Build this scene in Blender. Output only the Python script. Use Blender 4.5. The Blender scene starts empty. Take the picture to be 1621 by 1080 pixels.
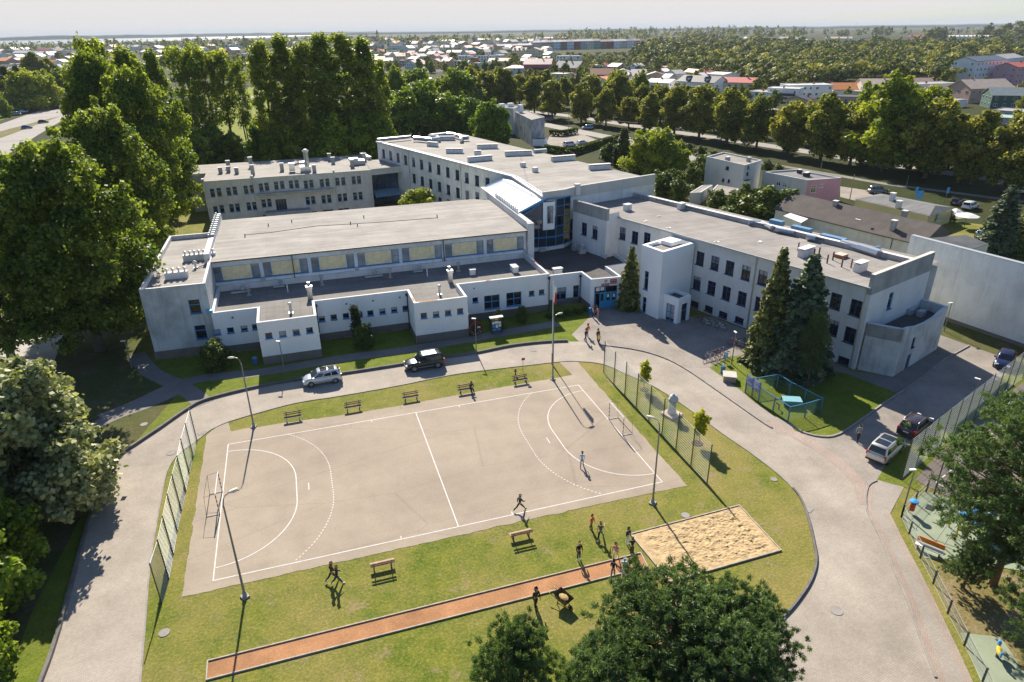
import bpy, math, random
import numpy as np
from mathutils import Vector, Matrix
from mathutils import noise as mnoise
# ---------------------------------------------------------------- camera, light, exposure
sc = bpy.context.scene
COL = sc.collection
rnd = random.Random(7)
PW, PH = 1621.0, 1080.0
CF, CPITCH, CROLL, CYAW = 1066.168, 0.433059, -0.0131878, -0.3055704
CPOS = Vector((-8.4388, -50.5979, 35.4805))
_cp, _sp, _cy, _sy = math.cos(CPITCH), math.sin(CPITCH), math.cos(CYAW), math.sin(CYAW)
FWD = Vector((-_sy*_cp, _cy*_cp, -_sp)); _r0 = Vector((_cy, _sy, 0)); _u0 = _r0.cross(FWD)
RIGHT = _r0*math.cos(CROLL) + _u0*math.sin(CROLL); UP = -_r0*math.sin(CROLL) + _u0*math.cos(CROLL)
cam = bpy.data.cameras.new('camera'); camo = bpy.data.objects.new('camera', cam); COL.objects.link(camo)
cam.sensor_fit = 'HORIZONTAL'; cam.sensor_width = 36.0; cam.lens = CF/PW*36.0
cam.clip_start = 0.5; cam.clip_end = 80000
camo.matrix_world = Matrix(((RIGHT.x, UP.x, -FWD.x, CPOS.x), (RIGHT.y, UP.y, -FWD.y, CPOS.y), (RIGHT.z, UP.z, -FWD.z, CPOS.z), (0, 0, 0, 1)))
sc.camera = camo
SUN_AZ, SUN_EL = math.radians(86.0), math.radians(36.0)      # direction to the sun, from +x towards +y
world = bpy.data.worlds.new('World'); sc.world = world; world.use_nodes = True
_nt = world.node_tree; _bg = _nt.nodes['Background']
_sky = _nt.nodes.new('ShaderNodeTexSky'); _sky.sky_type = 'NISHITA'; _sky.sun_disc = False
_sky.sun_elevation = SUN_EL; _sky.sun_rotation = math.pi/2 - SUN_AZ
_sky.altitude = 0; _sky.air_density = 1.0; _sky.dust_density = 0.7; _sky.ozone_density = 1.0
_tint = _nt.nodes.new('ShaderNodeMix'); _tint.data_type = 'RGBA'; _tint.blend_type = 'MULTIPLY'; _tint.inputs[0].default_value = 1.0
_tint.inputs[7].default_value = (.69, .82, 1.03, 1)
_cap = _nt.nodes.new('ShaderNodeMix'); _cap.data_type = 'RGBA'; _cap.blend_type = 'DARKEN'; _cap.inputs[0].default_value = 1.0; _cap.inputs[7].default_value = (5.75, 5.5, 5.4, 1)   # a hazy, even horizon
_nt.links.new(_sky.outputs[0], _tint.inputs[6]); _nt.links.new(_tint.outputs[2], _cap.inputs[6]); _nt.links.new(_cap.outputs[2], _bg.inputs[0]); _bg.inputs[1].default_value = 0.075
sun = bpy.data.lights.new('sun', 'SUN'); sun.energy = 5.0; sun.angle = math.radians(0.5); sun.color = (1.0, 0.915, 0.785)
suno = bpy.data.objects.new('sun', sun); COL.objects.link(suno)
_sd = Vector((math.cos(SUN_AZ)*math.cos(SUN_EL), math.sin(SUN_AZ)*math.cos(SUN_EL), math.sin(SUN_EL)))
suno.rotation_euler = _sd.to_track_quat('Z', 'Y').to_euler()
sc.view_settings.view_transform = 'Standard'; sc.view_settings.look = 'None'
sc.view_settings.exposure = 0.95; sc.view_settings.gamma = 1.0
sc.render.engine = 'CYCLES'; sc.cycles.max_bounces = 6; sc.cycles.transparent_max_bounces = 8
sc.cycles.volume_bounces = 0
# ---------------------------------------------------------------- helpers
def G(px, py, z=0.0):
    """point of the place seen at photo position (px, py) at height z"""
    d = FWD + RIGHT*((px-PW/2)/CF) + UP*((PH/2-py)/CF)
    t = (z-CPOS.z)/d.z
    return Vector((CPOS.x+d.x*t, CPOS.y+d.y*t, z))
def G2(px, py, z=0.0):
    p = G(px, py, z); return (p.x, p.y)
def PXM(p):
    """photo pixels per metre at a point"""
    return CF/((Vector(p)-CPOS).dot(FWD))
class MB:
    def __init__(s): s.v = []; s.f = []; s.m = []
    def quad(s, a, b, c, d, m=0):
        n = len(s.v); s.v += [tuple(a), tuple(b), tuple(c), tuple(d)]; s.f.append((n, n+1, n+2, n+3)); s.m.append(m)
    def poly(s, pts, m=0):
        n = len(s.v); s.v += [tuple(p) for p in pts]; s.f.append(tuple(range(n, n+len(pts)))); s.m.append(m)
    def box(s, c, d, rz=0.0, m=0, mtop=None):
        cx, cy, cz = c; x, y, z = d[0]/2, d[1]/2, d[2]/2; k, q = math.cos(rz), math.sin(rz); n = len(s.v)
        for sz in (-1, 1):
            for sx, sy in ((-1, -1), (1, -1), (1, 1), (-1, 1)):
                a, b = sx*x, sy*y
                s.v.append((cx+a*k-b*q, cy+a*q+b*k, cz+sz*z))
        for i, f in enumerate(((3, 2, 1, 0), (4, 5, 6, 7), (0, 1, 5, 4), (1, 2, 6, 5), (2, 3, 7, 6), (3, 0, 4, 7))):
            s.f.append(tuple(n+j for j in f)); s.m.append(mtop if (mtop is not None and i == 1) else m)
    def prism(s, pts, z0, z1, m=0, mtop=None, bottom=False):
        n = len(s.v); k = len(pts)
        ar = sum(pts[i][0]*pts[(i+1) % k][1]-pts[(i+1) % k][0]*pts[i][1] for i in range(k))
        if ar < 0: pts = pts[::-1]
        s.v += [(p[0], p[1], z0) for p in pts]+[(p[0], p[1], z1) for p in pts]
        for i in range(k):
            j = (i+1) % k; s.f.append((n+i, n+j, n+k+j, n+k+i)); s.m.append(m)
        s.f.append(tuple(range(n+k, n+2*k))); s.m.append(m if mtop is None else mtop)
        if bottom: s.f.append(tuple(range(n+k-1, n-1, -1))); s.m.append(m)
    def tube(s, pts, r, n=6, m=0, cap=True):
        pts = [Vector(p) for p in pts]; rs = r if isinstance(r, (list, tuple)) else [r]*len(pts); b0 = len(s.v)
        for i, p in enumerate(pts):
            t = (pts[min(i+1, len(pts)-1)]-pts[max(i-1, 0)]).normalized()
            a = Vector((0, 0, 1)) if abs(t.z) < .9 else Vector((1, 0, 0))
            u = t.cross(a).normalized(); w = u.cross(t)
            for j in range(n):
                an = 2*math.pi*j/n; q = p+(u*math.cos(an)+w*math.sin(an))*rs[i]; s.v.append((q.x, q.y, q.z))
        for i in range(len(pts)-1):
            for j in range(n):
                k = (j+1) % n; s.f.append((b0+i*n+k, b0+i*n+j, b0+(i+1)*n+j, b0+(i+1)*n+k)); s.m.append(m)
        if cap:
            s.f.append(tuple(b0+j for j in range(n))); s.m.append(m)
            e = b0+(len(pts)-1)*n; s.f.append(tuple(e+n-1-j for j in range(n))); s.m.append(m)
    def lathe(s, c, prof, n=12, m=0):
        b0 = len(s.v)
        for r, z in prof:
            for j in range(n):
                a = 2*math.pi*j/n; s.v.append((c[0]+r*math.cos(a), c[1]+r*math.sin(a), c[2]+z))
        for i in range(len(prof)-1):
            for j in range(n):
                k = (j+1) % n; s.f.append((b0+i*n+j, b0+i*n+k, b0+(i+1)*n+k, b0+(i+1)*n+j)); s.m.append(m)
        s.f.append(tuple(b0+n-1-j for j in range(n))); s.m.append(m)
        e = b0+(len(prof)-1)*n; s.f.append(tuple(e+j for j in range(n))); s.m.append(m)
    def ball(s, c, r, nu=8, nv=6, m=0):
        rx, ry, rz = r if isinstance(r, (tuple, list)) else (r, r, r); b0 = len(s.v)
        for i in range(nv+1):
            t = math.pi*i/nv
            for j in range(nu):
                a = 2*math.pi*j/nu; s.v.append((c[0]+rx*math.sin(t)*math.cos(a), c[1]+ry*math.sin(t)*math.sin(a), c[2]-rz*math.cos(t)))
        for i in range(nv):
            for j in range(nu):
                k = (j+1) % nu; s.f.append((b0+i*nu+j, b0+i*nu+k, b0+(i+1)*nu+k, b0+(i+1)*nu+j)); s.m.append(m)
    def mesh(s, name, mats, smooth=False):
        me = bpy.data.meshes.new(name); me.from_pydata(s.v, [], s.f)
        if not isinstance(mats, (list, tuple)): mats = [mats]
        for x in mats: me.materials.append(x)
        if len(mats) > 1: me.polygons.foreach_set('material_index', s.m)
        if smooth: me.polygons.foreach_set('use_smooth', [True]*len(me.polygons))
        me.update(); return me
    def build_each(s, name, mats, parent=None, smooth=False):
        """every separate piece becomes an object of its own (pieces whose boxes touch stay together)"""
        par = list(range(len(s.v)))
        def find(i):
            while par[i] != i: par[i] = par[par[i]]; i = par[i]
            return i
        for f in s.f:
            for j in f[1:]: par[find(j)] = find(f[0])
        comp = {}
        for k, f in enumerate(s.f): comp.setdefault(find(f[0]), []).append(k)
        items = []
        for fs in comp.values():
            pts = [s.v[i] for k in fs for i in s.f[k]]; items.append([fs, [min(p[a] for p in pts)-.03 for a in (0, 1, 2)], [max(p[a] for p in pts)+.03 for a in (0, 1, 2)]])
        go = True
        while go:
            go = False
            for i in range(len(items)):
                for j in range(len(items)-1, i, -1):
                    A, B = items[i], items[j]
                    if all(A[1][a] <= B[2][a] and B[1][a] <= A[2][a] for a in (0, 1, 2)):
                        A[0] += B[0]; A[1] = [min(x, y) for x, y in zip(A[1], B[1])]; A[2] = [max(x, y) for x, y in zip(A[2], B[2])]; items.pop(j); go = True
        for fs, _, _ in items:
            m = MB(); ix = {}
            for k in fs:
                for i in s.f[k]:
                    if i not in ix: ix[i] = len(m.v); m.v.append(s.v[i])
                m.f.append(tuple(ix[i] for i in s.f[k])); m.m.append(s.m[k])
            m.build(name, mats, parent, smooth)
    def build(s, name, mats, parent=None, smooth=False):
        return link(name, s.mesh(name, mats, smooth), parent)
def link(name, me, parent=None, loc=None, rz=None):
    o = bpy.data.objects.new(name, me); COL.objects.link(o)
    if parent is not None: o.parent = parent
    if loc is not None: o.location = loc
    if rz is not None: o.rotation_euler = (0, 0, rz)
    return o
def tag(o, label=None, cat=None, group=None, kind=None):
    if label: o['label'] = label
    if cat: o['category'] = cat
    if group: o['group'] = group
    if kind: o['kind'] = kind
    return o
def empty(name, loc=(0, 0, 0), rz=0.0, label=None, cat=None, group=None):
    o = link(name, None, None, loc, rz); o.empty_display_size = .3
    return tag(o, label, cat, group)
def copy_tree(o, parent=None):
    c = o.copy(); COL.objects.link(c)
    if parent is not None: c.parent = parent
    for ch in list(o.children): copy_tree(ch, c)
    return c
def place(o, loc, rz=0.0, s=1.0, label=None):
    o.location = loc; o.rotation_euler = (0, 0, rz); o.scale = (s, s, s) if not isinstance(s, (tuple, list)) else s
    if label: o['label'] = label
    return o
# ---------------------------------------------------------------- materials
def _bsdf(name):
    m = bpy.data.materials.new(name); m.use_nodes = True
    return m, m.node_tree, m.node_tree.nodes['Principled BSDF']
def _noise(nt, scale, detail=4, rough=.55, coord='Object', stretch=None):
    tc = nt.nodes.new('ShaderNodeTexCoord'); n = nt.nodes.new('ShaderNodeTexNoise')
    n.inputs['Scale'].default_value = scale; n.inputs['Detail'].default_value = detail; n.inputs['Roughness'].default_value = rough
    if stretch:
        mp = nt.nodes.new('ShaderNodeMapping'); mp.inputs['Scale'].default_value = stretch
        nt.links.new(tc.outputs[coord], mp.inputs[0]); nt.links.new(mp.outputs[0], n.inputs[0])
    else: nt.links.new(tc.outputs[coord], n.inputs[0])
    return n.outputs['Fac']
def _ramp(nt, fac, stops):
    r = nt.nodes.new('ShaderNodeValToRGB'); e = r.color_ramp.elements
    while len(e) < len(stops): e.new(0.5)
    for x, (p, c) in zip(e, stops):
        x.position = p; x.color = (c[0], c[1], c[2], 1) if isinstance(c, (tuple, list)) else (c, c, c, 1)
    nt.links.new(fac, r.inputs[0]); return r.outputs[0]
def _mix(nt, a, b, fac, mode='MIX'):
    x = nt.nodes.new('ShaderNodeMix'); x.data_type = 'RGBA'; x.blend_type = mode
    for s, val in ((0, fac), (6, a), (7, b)):
        if isinstance(val, (int, float)): x.inputs[s].default_value = val
        elif isinstance(val, (tuple, list)): x.inputs[s].default_value = (val[0], val[1], val[2], 1)
        else: nt.links.new(val, x.inputs[s])
    return x.outputs[2]
def _bump(nt, b, h, strength=.3, dist=.02):
    n = nt.nodes.new('ShaderNodeBump'); n.inputs['Strength'].default_value = strength; n.inputs['Distance'].default_value = dist
    nt.links.new(h, n.inputs['Height']); nt.links.new(n.outputs[0], b.inputs['Normal'])
def sc3(c, k): return tuple(min(1, x*k) for x in c)
_mc = {}
def M(name, col, rough=.8, var=.12, scale=1.5, fine=12., bump=0., metal=0., spec=.3, coord='Object', stretch=None):
    if name in _mc: return _mc[name]
    m, nt, b = _bsdf(name)
    a = _noise(nt, scale, 5, .6, coord, stretch); c1 = _ramp(nt, a, [(.3, sc3(col, 1-var)), (.7, sc3(col, 1+var))])
    if fine:
        f = _noise(nt, fine, 3, .6, coord); g = _ramp(nt, f, [(.25, 1-var*.8), (.75, 1+var*.5)])
        c1 = _mix(nt, c1, g, 1.0, 'MULTIPLY')
        if bump: _bump(nt, b, f, bump)
    nt.links.new(c1, b.inputs['Base Color'])
    b.inputs['Roughness'].default_value = rough; b.inputs['Metallic'].default_value = metal
    b.inputs['Specular IOR Level'].default_value = spec
    _mc[name] = m; return m
def paint(name, col, rough=.35, metal=0.0, coat=0.0):
    if name in _mc: return _mc[name]
    m, nt, b = _bsdf(name)
    f = _noise(nt, 6, 3); c = _ramp(nt, f, [(.2, sc3(col, .88)), (.8, sc3(col, 1.08))]); nt.links.new(c, b.inputs['Base Color'])
    b.inputs['Roughness'].default_value = rough; b.inputs['Metallic'].default_value = metal; b.inputs['Coat Weight'].default_value = coat
    _mc[name] = m; return m
def glassy(name, col, rough=.06, lo=.5, hi=1.6, scale=.35):
    m, nt, b = _bsdf(name)
    f = _noise(nt, scale, 2, .5, 'Object'); oi = nt.nodes.new('ShaderNodeObjectInfo')
    c = _ramp(nt, f, [(.3, sc3(col, lo)), (.7, sc3(col, hi))])
    r = _ramp(nt, oi.outputs['Random'], [(0., .55), (1., 1.5)])
    c = _mix(nt, c, r, 1.0, 'MULTIPLY'); nt.links.new(c, b.inputs['Base Color'])
    b.inputs['Roughness'].default_value = rough; b.inputs['Specular IOR Level'].default_value = .6
    _mc[name] = m; return m
def stained(name, col, dark, amt=.5, scale=.5, rough=.9, bump=.2):
    """weathered render: large blotches, vertical run-down streaks, fine grain"""
    m, nt, b = _bsdf(name)
    a = _noise(nt, scale, 6, .65); s = _noise(nt, .9, 5, .6, 'Object', (1.6, 1.6, .16)); f = _noise(nt, 14, 4)
    c = _mix(nt, col, dark, _ramp(nt, a, [(.42, 0), (.72, amt)]))
    c = _mix(nt, c, dark, _ramp(nt, s, [(.5, 0), (.75, amt*.8)]))
    c = _mix(nt, c, _ramp(nt, f, [(.25, .88), (.75, 1.08)]), 1.0, 'MULTIPLY')
    nt.links.new(c, b.inputs['Base Color']); b.inputs['Roughness'].default_value = rough; b.inputs['Specular IOR Level'].default_value = .2
    if bump: _bump(nt, b, f, bump)
    _mc[name] = m; return m
KG = .76
def felt(name, col, ang=0.0, strip=1.0):
    col = sc3(col, KG)
    """roofing felt: strips of slightly different tone, seams, stains"""
    m, nt, b = _bsdf(name)
    tc = nt.nodes.new('ShaderNodeTexCoord'); mp = nt.nodes.new('ShaderNodeMapping'); mp.inputs['Rotation'].default_value = (0, 0, -ang)
    nt.links.new(tc.outputs['Object'], mp.inputs[0])
    br = nt.nodes.new('ShaderNodeTexBrick'); br.inputs['Scale'].default_value = 1.0
    br.inputs['Brick Width'].default_value = 9.0; br.inputs['Row Height'].default_value = strip; br.inputs['Mortar Size'].default_value = .035
    br.inputs['Color1'].default_value = (*sc3(col, .94), 1); br.inputs['Color2'].default_value = (*sc3(col, 1.06), 1); br.inputs['Mortar'].default_value = (*sc3(col, .84), 1)
    nt.links.new(mp.outputs[0], br.inputs[0])
    a = _noise(nt, .22, 6, .65); st = _noise(nt, .5, 5, .6, 'Object', (.25, 2.5, 1)); f = _noise(nt, 9, 4)
    c = _mix(nt, br.outputs[0], _ramp(nt, a, [(.3, .78), (.65, 1.1)]), 1.0, 'MULTIPLY')
    c = _mix(nt, c, _ramp(nt, st, [(.35, .86), (.6, 1.04)]), 1.0, 'MULTIPLY')
    c = _mix(nt, c, _ramp(nt, f, [(.25, .9), (.75, 1.07)]), 1.0, 'MULTIPLY')
    nt.links.new(c, b.inputs['Base Color']); b.inputs['Roughness'].default_value = .9; b.inputs['Specular IOR Level'].default_value = .25
    _bump(nt, b, f, .2); _mc[name] = m; return m
def pavers(name, col, ang=0.0, bw=.2, rh=.1, patch=.12, mort=.8):
    col = sc3(col, KG)
    m, nt, b = _bsdf(name)
    tc = nt.nodes.new('ShaderNodeTexCoord'); mp = nt.nodes.new('ShaderNodeMapping'); mp.inputs['Rotation'].default_value = (0, 0, -ang)
    nz = nt.nodes.new('ShaderNodeTexNoise'); nz.inputs['Scale'].default_value = .12
    va = nt.nodes.new('ShaderNodeVectorMath'); va.operation = 'MULTIPLY_ADD'; va.inputs[1].default_value = (1.2, 1.2, 0)
    nt.links.new(tc.outputs['Object'], nz.inputs[0]); nt.links.new(nz.outputs['Color'], va.inputs[0]); nt.links.new(tc.outputs['Object'], va.inputs[2])
    nt.links.new(va.outputs[0], mp.inputs[0])
    br = nt.nodes.new('ShaderNodeTexBrick'); br.inputs['Scale'].default_value = 1.0
    br.inputs['Brick Width'].default_value = bw; br.inputs['Row Height'].default_value = rh; br.inputs['Mortar Size'].default_value = rh*.12
    br.inputs['Color1'].default_value = (*sc3(col, .94), 1); br.inputs['Color2'].default_value = (*sc3(col, 1.06), 1); br.inputs['Mortar'].default_value = (*sc3(col, mort), 1)
    nt.links.new(mp.outputs[0], br.inputs[0])
    a = _noise(nt, .16, 6, .62); d = _noise(nt, .75, 5, .6); f = _noise(nt, 5, 4)
    c = _mix(nt, br.outputs[0], _ramp(nt, a, [(.32, 1-patch*1.3), (.68, 1+patch)]), 1.0, 'MULTIPLY')
    c = _mix(nt, c, _ramp(nt, d, [(.3, (1-patch*.5, 1-patch*.6, 1-patch*.7)), (.65, 1.03)]), 1.0, 'MULTIPLY')
    c = _mix(nt, c, _ramp(nt, f, [(.3, .92), (.7, 1.06)]), 1.0, 'MULTIPLY')
    nt.links.new(c, b.inputs['Base Color']); b.inputs['Roughness'].default_value = .88; b.inputs['Specular IOR Level'].default_value = .25
    _bump(nt, b, br.outputs['Fac'], -.25, .01); _mc[name] = m; return m
def asphalt(name, col, dark=.8, patch=.12):
    col = sc3(col, KG)
    m, nt, b = _bsdf(name)
    a = _noise(nt, .09, 6, .62); a2 = _noise(nt, .4, 6, .65); f = _noise(nt, 6, 5, .7); s = _noise(nt, .5, 3, .5, 'Object', (.12, 1, 1)); g = _noise(nt, 40, 2)
    c = _mix(nt, col, sc3(col, dark), _ramp(nt, a, [(.42, 0), (.66, 1)]))
    c = _mix(nt, c, _ramp(nt, a2, [(.3, 1-patch), (.5, 1), (.72, 1+patch*.8)]), 1.0, 'MULTIPLY')
    c = _mix(nt, c, _ramp(nt, s, [(.3, .95), (.7, 1.04)]), 1.0, 'MULTIPLY')
    c = _mix(nt, c, _ramp(nt, f, [(.25, .87), (.75, 1.1)]), 1.0, 'MULTIPLY')
    c = _mix(nt, c, _ramp(nt, g, [(.2, .85), (.8, 1.12)]), 1.0, 'MULTIPLY')
    # thin long repair seams
    v = nt.nodes.new('ShaderNodeTexVoronoi'); v.feature = 'DISTANCE_TO_EDGE'; v.inputs['Scale'].default_value = .11
    tc = nt.nodes.new('ShaderNodeTexCoord'); mp = nt.nodes.new('ShaderNodeMapping'); mp.inputs['Scale'].default_value = (.45, 1.5, 1)
    nt.links.new(tc.outputs['Object'], mp.inputs[0]); nt.links.new(mp.outputs[0], v.inputs[0])
    c = _mix(nt, c, _ramp(nt, v.outputs['Distance'], [(.0, .86), (.008, 1)]), 1.0, 'MULTIPLY')
    nt.links.new(c, b.inputs['Base Color']); b.inputs['Roughness'].default_value = .9; b.inputs['Specular IOR Level'].default_value = .25
    _bump(nt, b, f, .15); _mc[name] = m; return m
def grass_mat(name, g1, g2, dry, bare, dryamt=.5, k=1.0, barefrom=.66):
    g1, g2, dry, bare = (sc3(q, .8) for q in (g1, g2, dry, bare))
    m, nt, b = _bsdf(name)
    big = _noise(nt, .11*k, 6, .62); mid = _noise(nt, .7*k, 6, .68); f = _noise(nt, 5.0, 5, .75); ff = _noise(nt, 26, 3, .7)
    c = _mix(nt, g1, g2, _ramp(nt, mid, [(.35, 0), (.65, 1)]))
    c = _mix(nt, c, dry, _ramp(nt, big, [(.4, 0), (.66, dryamt)]))
    c = _mix(nt, c, dry, _ramp(nt, f, [(.5, 0), (.75, dryamt)]))
    br = _noise(nt, .38*k, 7, .72)
    c = _mix(nt, c, bare, _ramp(nt, br, [(barefrom, 0), (barefrom+.1, .75)]))
    c = _mix(nt, c, _ramp(nt, f, [(.22, .55), (.6, 1.05), (.8, 1.35)]), 1.0, 'MULTIPLY')
    c = _mix(nt, c, _ramp(nt, ff, [(.25, .7), (.75, 1.25)]), 1.0, 'MULTIPLY')
    nt.links.new(c, b.inputs['Base Color']); b.inputs['Roughness'].default_value = .95; b.inputs['Specular IOR Level'].default_value = .1
    _bump(nt, b, f, .7, .08); _mc[name] = m; return m
def leafmat(name, c1, c2, trans=.45, rough=.5, spec=.3, hue=.25):
    m, nt, b = _bsdf(name)
    at = nt.nodes.new('ShaderNodeAttribute'); at.attribute_name = 'tint'
    oi = nt.nodes.new('ShaderNodeObjectInfo')
    c1, c2 = sc3(c1, 1.15), sc3(c2, 1.3); c = _mix(nt, c1, c2, _ramp(nt, at.outputs['Fac'], [(.1, 0), (.9, 1)]))
    c = _mix(nt, c, _ramp(nt, oi.outputs['Random'], [(0, (1-hue*.6, 1-hue*.3, 1-hue*.2)), (.5, 1.), (1, (1+hue*.6, 1+hue*.5, .95))]), 1.0, 'MULTIPLY')
    nt.links.new(c, b.inputs['Base Color']); b.inputs['Roughness'].default_value = rough; b.inputs['Specular IOR Level'].default_value = spec
    tr = nt.nodes.new('ShaderNodeBsdfTranslucent'); c3 = _mix(nt, c, (1.15, 1.2, .52), 1.0, 'MULTIPLY'); nt.links.new(c3, tr.inputs[0])
    mx = nt.nodes.new('ShaderNodeMixShader'); mx.inputs[0].default_value = trans
    nt.links.new(b.outputs[0], mx.inputs[1]); nt.links.new(tr.outputs[0], mx.inputs[2])
    nt.links.new(mx.outputs[0], nt.nodes['Material Output'].inputs[0]); _mc[name] = m; return m
AX = math.radians(-72.0)                      # the long axis of the rear school wings
white_render = stained('white_render', (.92, .92, .92), (.62, .61, .58), .2, .35, bump=.08)
white_clean = stained('white_clean', (.92, .92, .92), (.68, .68, .68), .15, .3, bump=.05)
rough_concrete = stained('rough_concrete', (.62, .63, .62), (.22, .23, .23), .7, .35)
grey_render = stained('grey_render', (.50, .49, .47), (.30, .29, .27), .55, .6)
pale_render = stained('pale_render', (.72, .71, .70), (.44, .42, .40), .5, .5)
plinth_grey = stained('plinth_grey', (.20, .175, .16), (.12, .11, .10), .5, .8)
dirty_concrete = stained('dirty_concrete', (.40, .40, .39), (.17, .17, .17), .7, .3)
felt_tan = felt('felt_tan', (.43, .40, .37), 0.0, 1.0)
felt_dark = felt('felt_dark', (.27, .255, .235), math.pi/2, 1.0)
felt_wing = felt('felt_wing', (.37, .34, .315), AX, 1.0)
felt_rear = felt('felt_rear', (.42, .39, .355), AX+math.pi/2, 1.0)
blue_frame = paint('blue_frame', (.05, .26, .56), .4)
dark_blue_frame = paint('dark_blue_frame', (.02, .06, .19), .4)
door_blue = paint('door_blue', (.03, .30, .58), .4)
pale_blue = paint('pale_blue', (.12, .42, .60), .4)
glass_dark = glassy('glass_dark', (.016, .02, .026))
glass_gym = glassy('glass_gym', (.24, .25, .24))  # pale base colour stands in for light reflected by the panes
zinc = paint('zinc', (.5, .51, .52), .35, .75)
zinc_dull = paint('zinc_dull', (.42, .44, .46), .5, .3)
dark_metal = paint('dark_metal', (.05, .052, .05), .5, .3)
fence_metal = paint('fence_metal', (.06, .07, .065), .5, .2)
wire_metal = paint('wire_metal', (.42, .45, .43), .5, .3)
orange_rust = M('orange_rust', (.55, .22, .07), .8, .3, 3)
lamp_grey = paint('lamp_grey', (.22, .235, .245), .45, .3)
white_paint = M('white_paint', (.82, .80, .78), .7, .1, 2, 10)
# ---------------------------------------------------------------- the setting: ground, roads, paths
meadow = grass_mat('meadow', (.030, .045, .012), (.055, .07, .02), (.11, .10, .04), (.15, .13, .07), .45, .05, .72)
lawn_m = grass_mat('lawn_m', (.115, .175, .020), (.25, .26, .040), (.38, .30, .11), (.36, .28, .15), .75, 1.0, .56)
lush_m = grass_mat('lush_m', (.12, .185, .016), (.22, .265, .03), (.25, .23, .07), (.3, .25, .13), .35, 1.0, .74)
shade_m = grass_mat('shade_m', (.07, .10, .02), (.12, .14, .035), (.16, .13, .07), (.19, .15, .10), .7, 1.0, .52)  # darker grass, with the shade under trees put into its colour
court_m = asphalt('court_m', (.465, .385, .30), .84, .10)
road_m = pavers('road_m', (.485, .425, .36), math.radians(12), .22, .12, .16)
walk_m = pavers('walk_m', (.44, .39, .34), math.radians(-30), .22, .12, .1)
plaza_m = pavers('plaza_m', (.40, .355, .31), math.radians(8), .3, .3, .2)
red_pave = pavers('red_pave', (.47, .375, .315), math.radians(40), .22, .12, .15)
path_m = pavers('path_m', (.30, .275, .25), math.radians(4), .3, .3, .15)
park_m = pavers('park_m', (.40, .355, .31), math.radians(25), .22, .12, .2)
street_m = asphalt('street_m', (.42, .39, .36), .85, .08)
sport_m = asphalt('sport_m', (.27, .225, .195), .85, .08)
kerb_m = M('kerb_m', (.29, .265, .24), .9, .2, 1, 9)
kerb_dark = M('kerb_dark', (.16, .15, .135), .9, .25, 1, 9)
line_m, _n3, _b3 = _bsdf('line_m'); _n3.links.new(_mix(_n3, (.66, .64, .62), (.42, .36, .30), _ramp(_n3, _noise(_n3, 3.5, 6, .7), [(.48, 0), (.72, .8)])), _b3.inputs['Base Color']); _b3.inputs['Roughness'].default_value = .85
safety_m = M('safety_m', (.26, .30, .21), .95, .12, .6, 14)
sand_m = M('sand_m', (.48, .345, .185), .95, .25, 1.6, 6, bump=.9)
clay_m = M('clay_m', (.36, .18, .085), .95, .25, .5, 8, bump=.5)
def sheet(name, pts, z, mat, kind='structure'):
    b = MB(); b.poly([(p[0], p[1], z) for p in pts]); o = b.build(name, mat)
    if o.data.polygons[0].normal.z < 0: o.data.flip_normals()
    return tag(o, kind=kind)
def P(s, z=0): return [G2(*map(float, q.split(',')), z) for q in s.split()]
def smooth_line(pts, n=4, closed=False):
    out = []; k = len(pts)
    for i in range(k if closed else k-1):
        p0, p1, p2, p3 = (pts[(i+j) % k] if closed else pts[max(0, min(k-1, i+j))] for j in (-1, 0, 1, 2))
        for t in range(n):
            t /= n
            out.append(tuple(.5*((2*p1[a])+(-p0[a]+p2[a])*t+(2*p0[a]-5*p1[a]+4*p2[a]-p3[a])*t*t+(-p0[a]+3*p1[a]-3*p2[a]+p3[a])*t**3) for a in (0, 1)))
    if not closed: out.append(tuple(pts[-1][:2]))
    return out
def strip_pts(pts, w):
    L, R = [], []
    for i, p in enumerate(pts):
        a = Vector(pts[max(i-1, 0)][:2]); b = Vector(pts[min(i+1, len(pts)-1)][:2]); d = (b-a).normalized(); n = Vector((-d.y, d.x))
        L.append((p[0]+n.x*w/2, p[1]+n.y*w/2)); R.append((p[0]-n.x*w/2, p[1]-n.y*w/2))
    return L, R
def strip(mb, pts, w, z, m=0):
    L, R = strip_pts(pts, w)
    for i in range(len(pts)-1): mb.quad((*R[i], z), (*R[i+1], z), (*L[i+1], z), (*L[i], z), m)
def kerb(name, pts, w, h, mat, z=0.0):
    mb = MB(); L, R = strip_pts(pts, w)
    for i in range(len(pts)-1):
        mb.quad((*R[i], z+h), (*R[i+1], z+h), (*L[i+1], z+h), (*L[i], z+h))
        mb.quad((*R[i], z-.05), (*R[i+1], z-.05), (*R[i+1], z+h), (*R[i], z+h)); mb.quad((*L[i+1], z-.05), (*L[i], z-.05), (*L[i], z+h), (*L[i+1], z+h))
    for e in (0, -1): mb.quad((*R[e], z-.05), (*L[e], z-.05), (*L[e], z+h), (*R[e], z+h))
    return tag(mb.build(name, mat), kind='structure')
gb = MB(); gb.quad((-60000, -3000, -.02), (60000, -3000, -.02), (60000, 60000, -.02), (-60000, 60000, -.02)); tag(gb.build('ground', meadow), kind='structure')
sheet('lawn', [(-75, -70), (100, -70), (120, 40), (60, 125), (-60, 125), (-90, 60)], 0.0, lawn_m)
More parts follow.
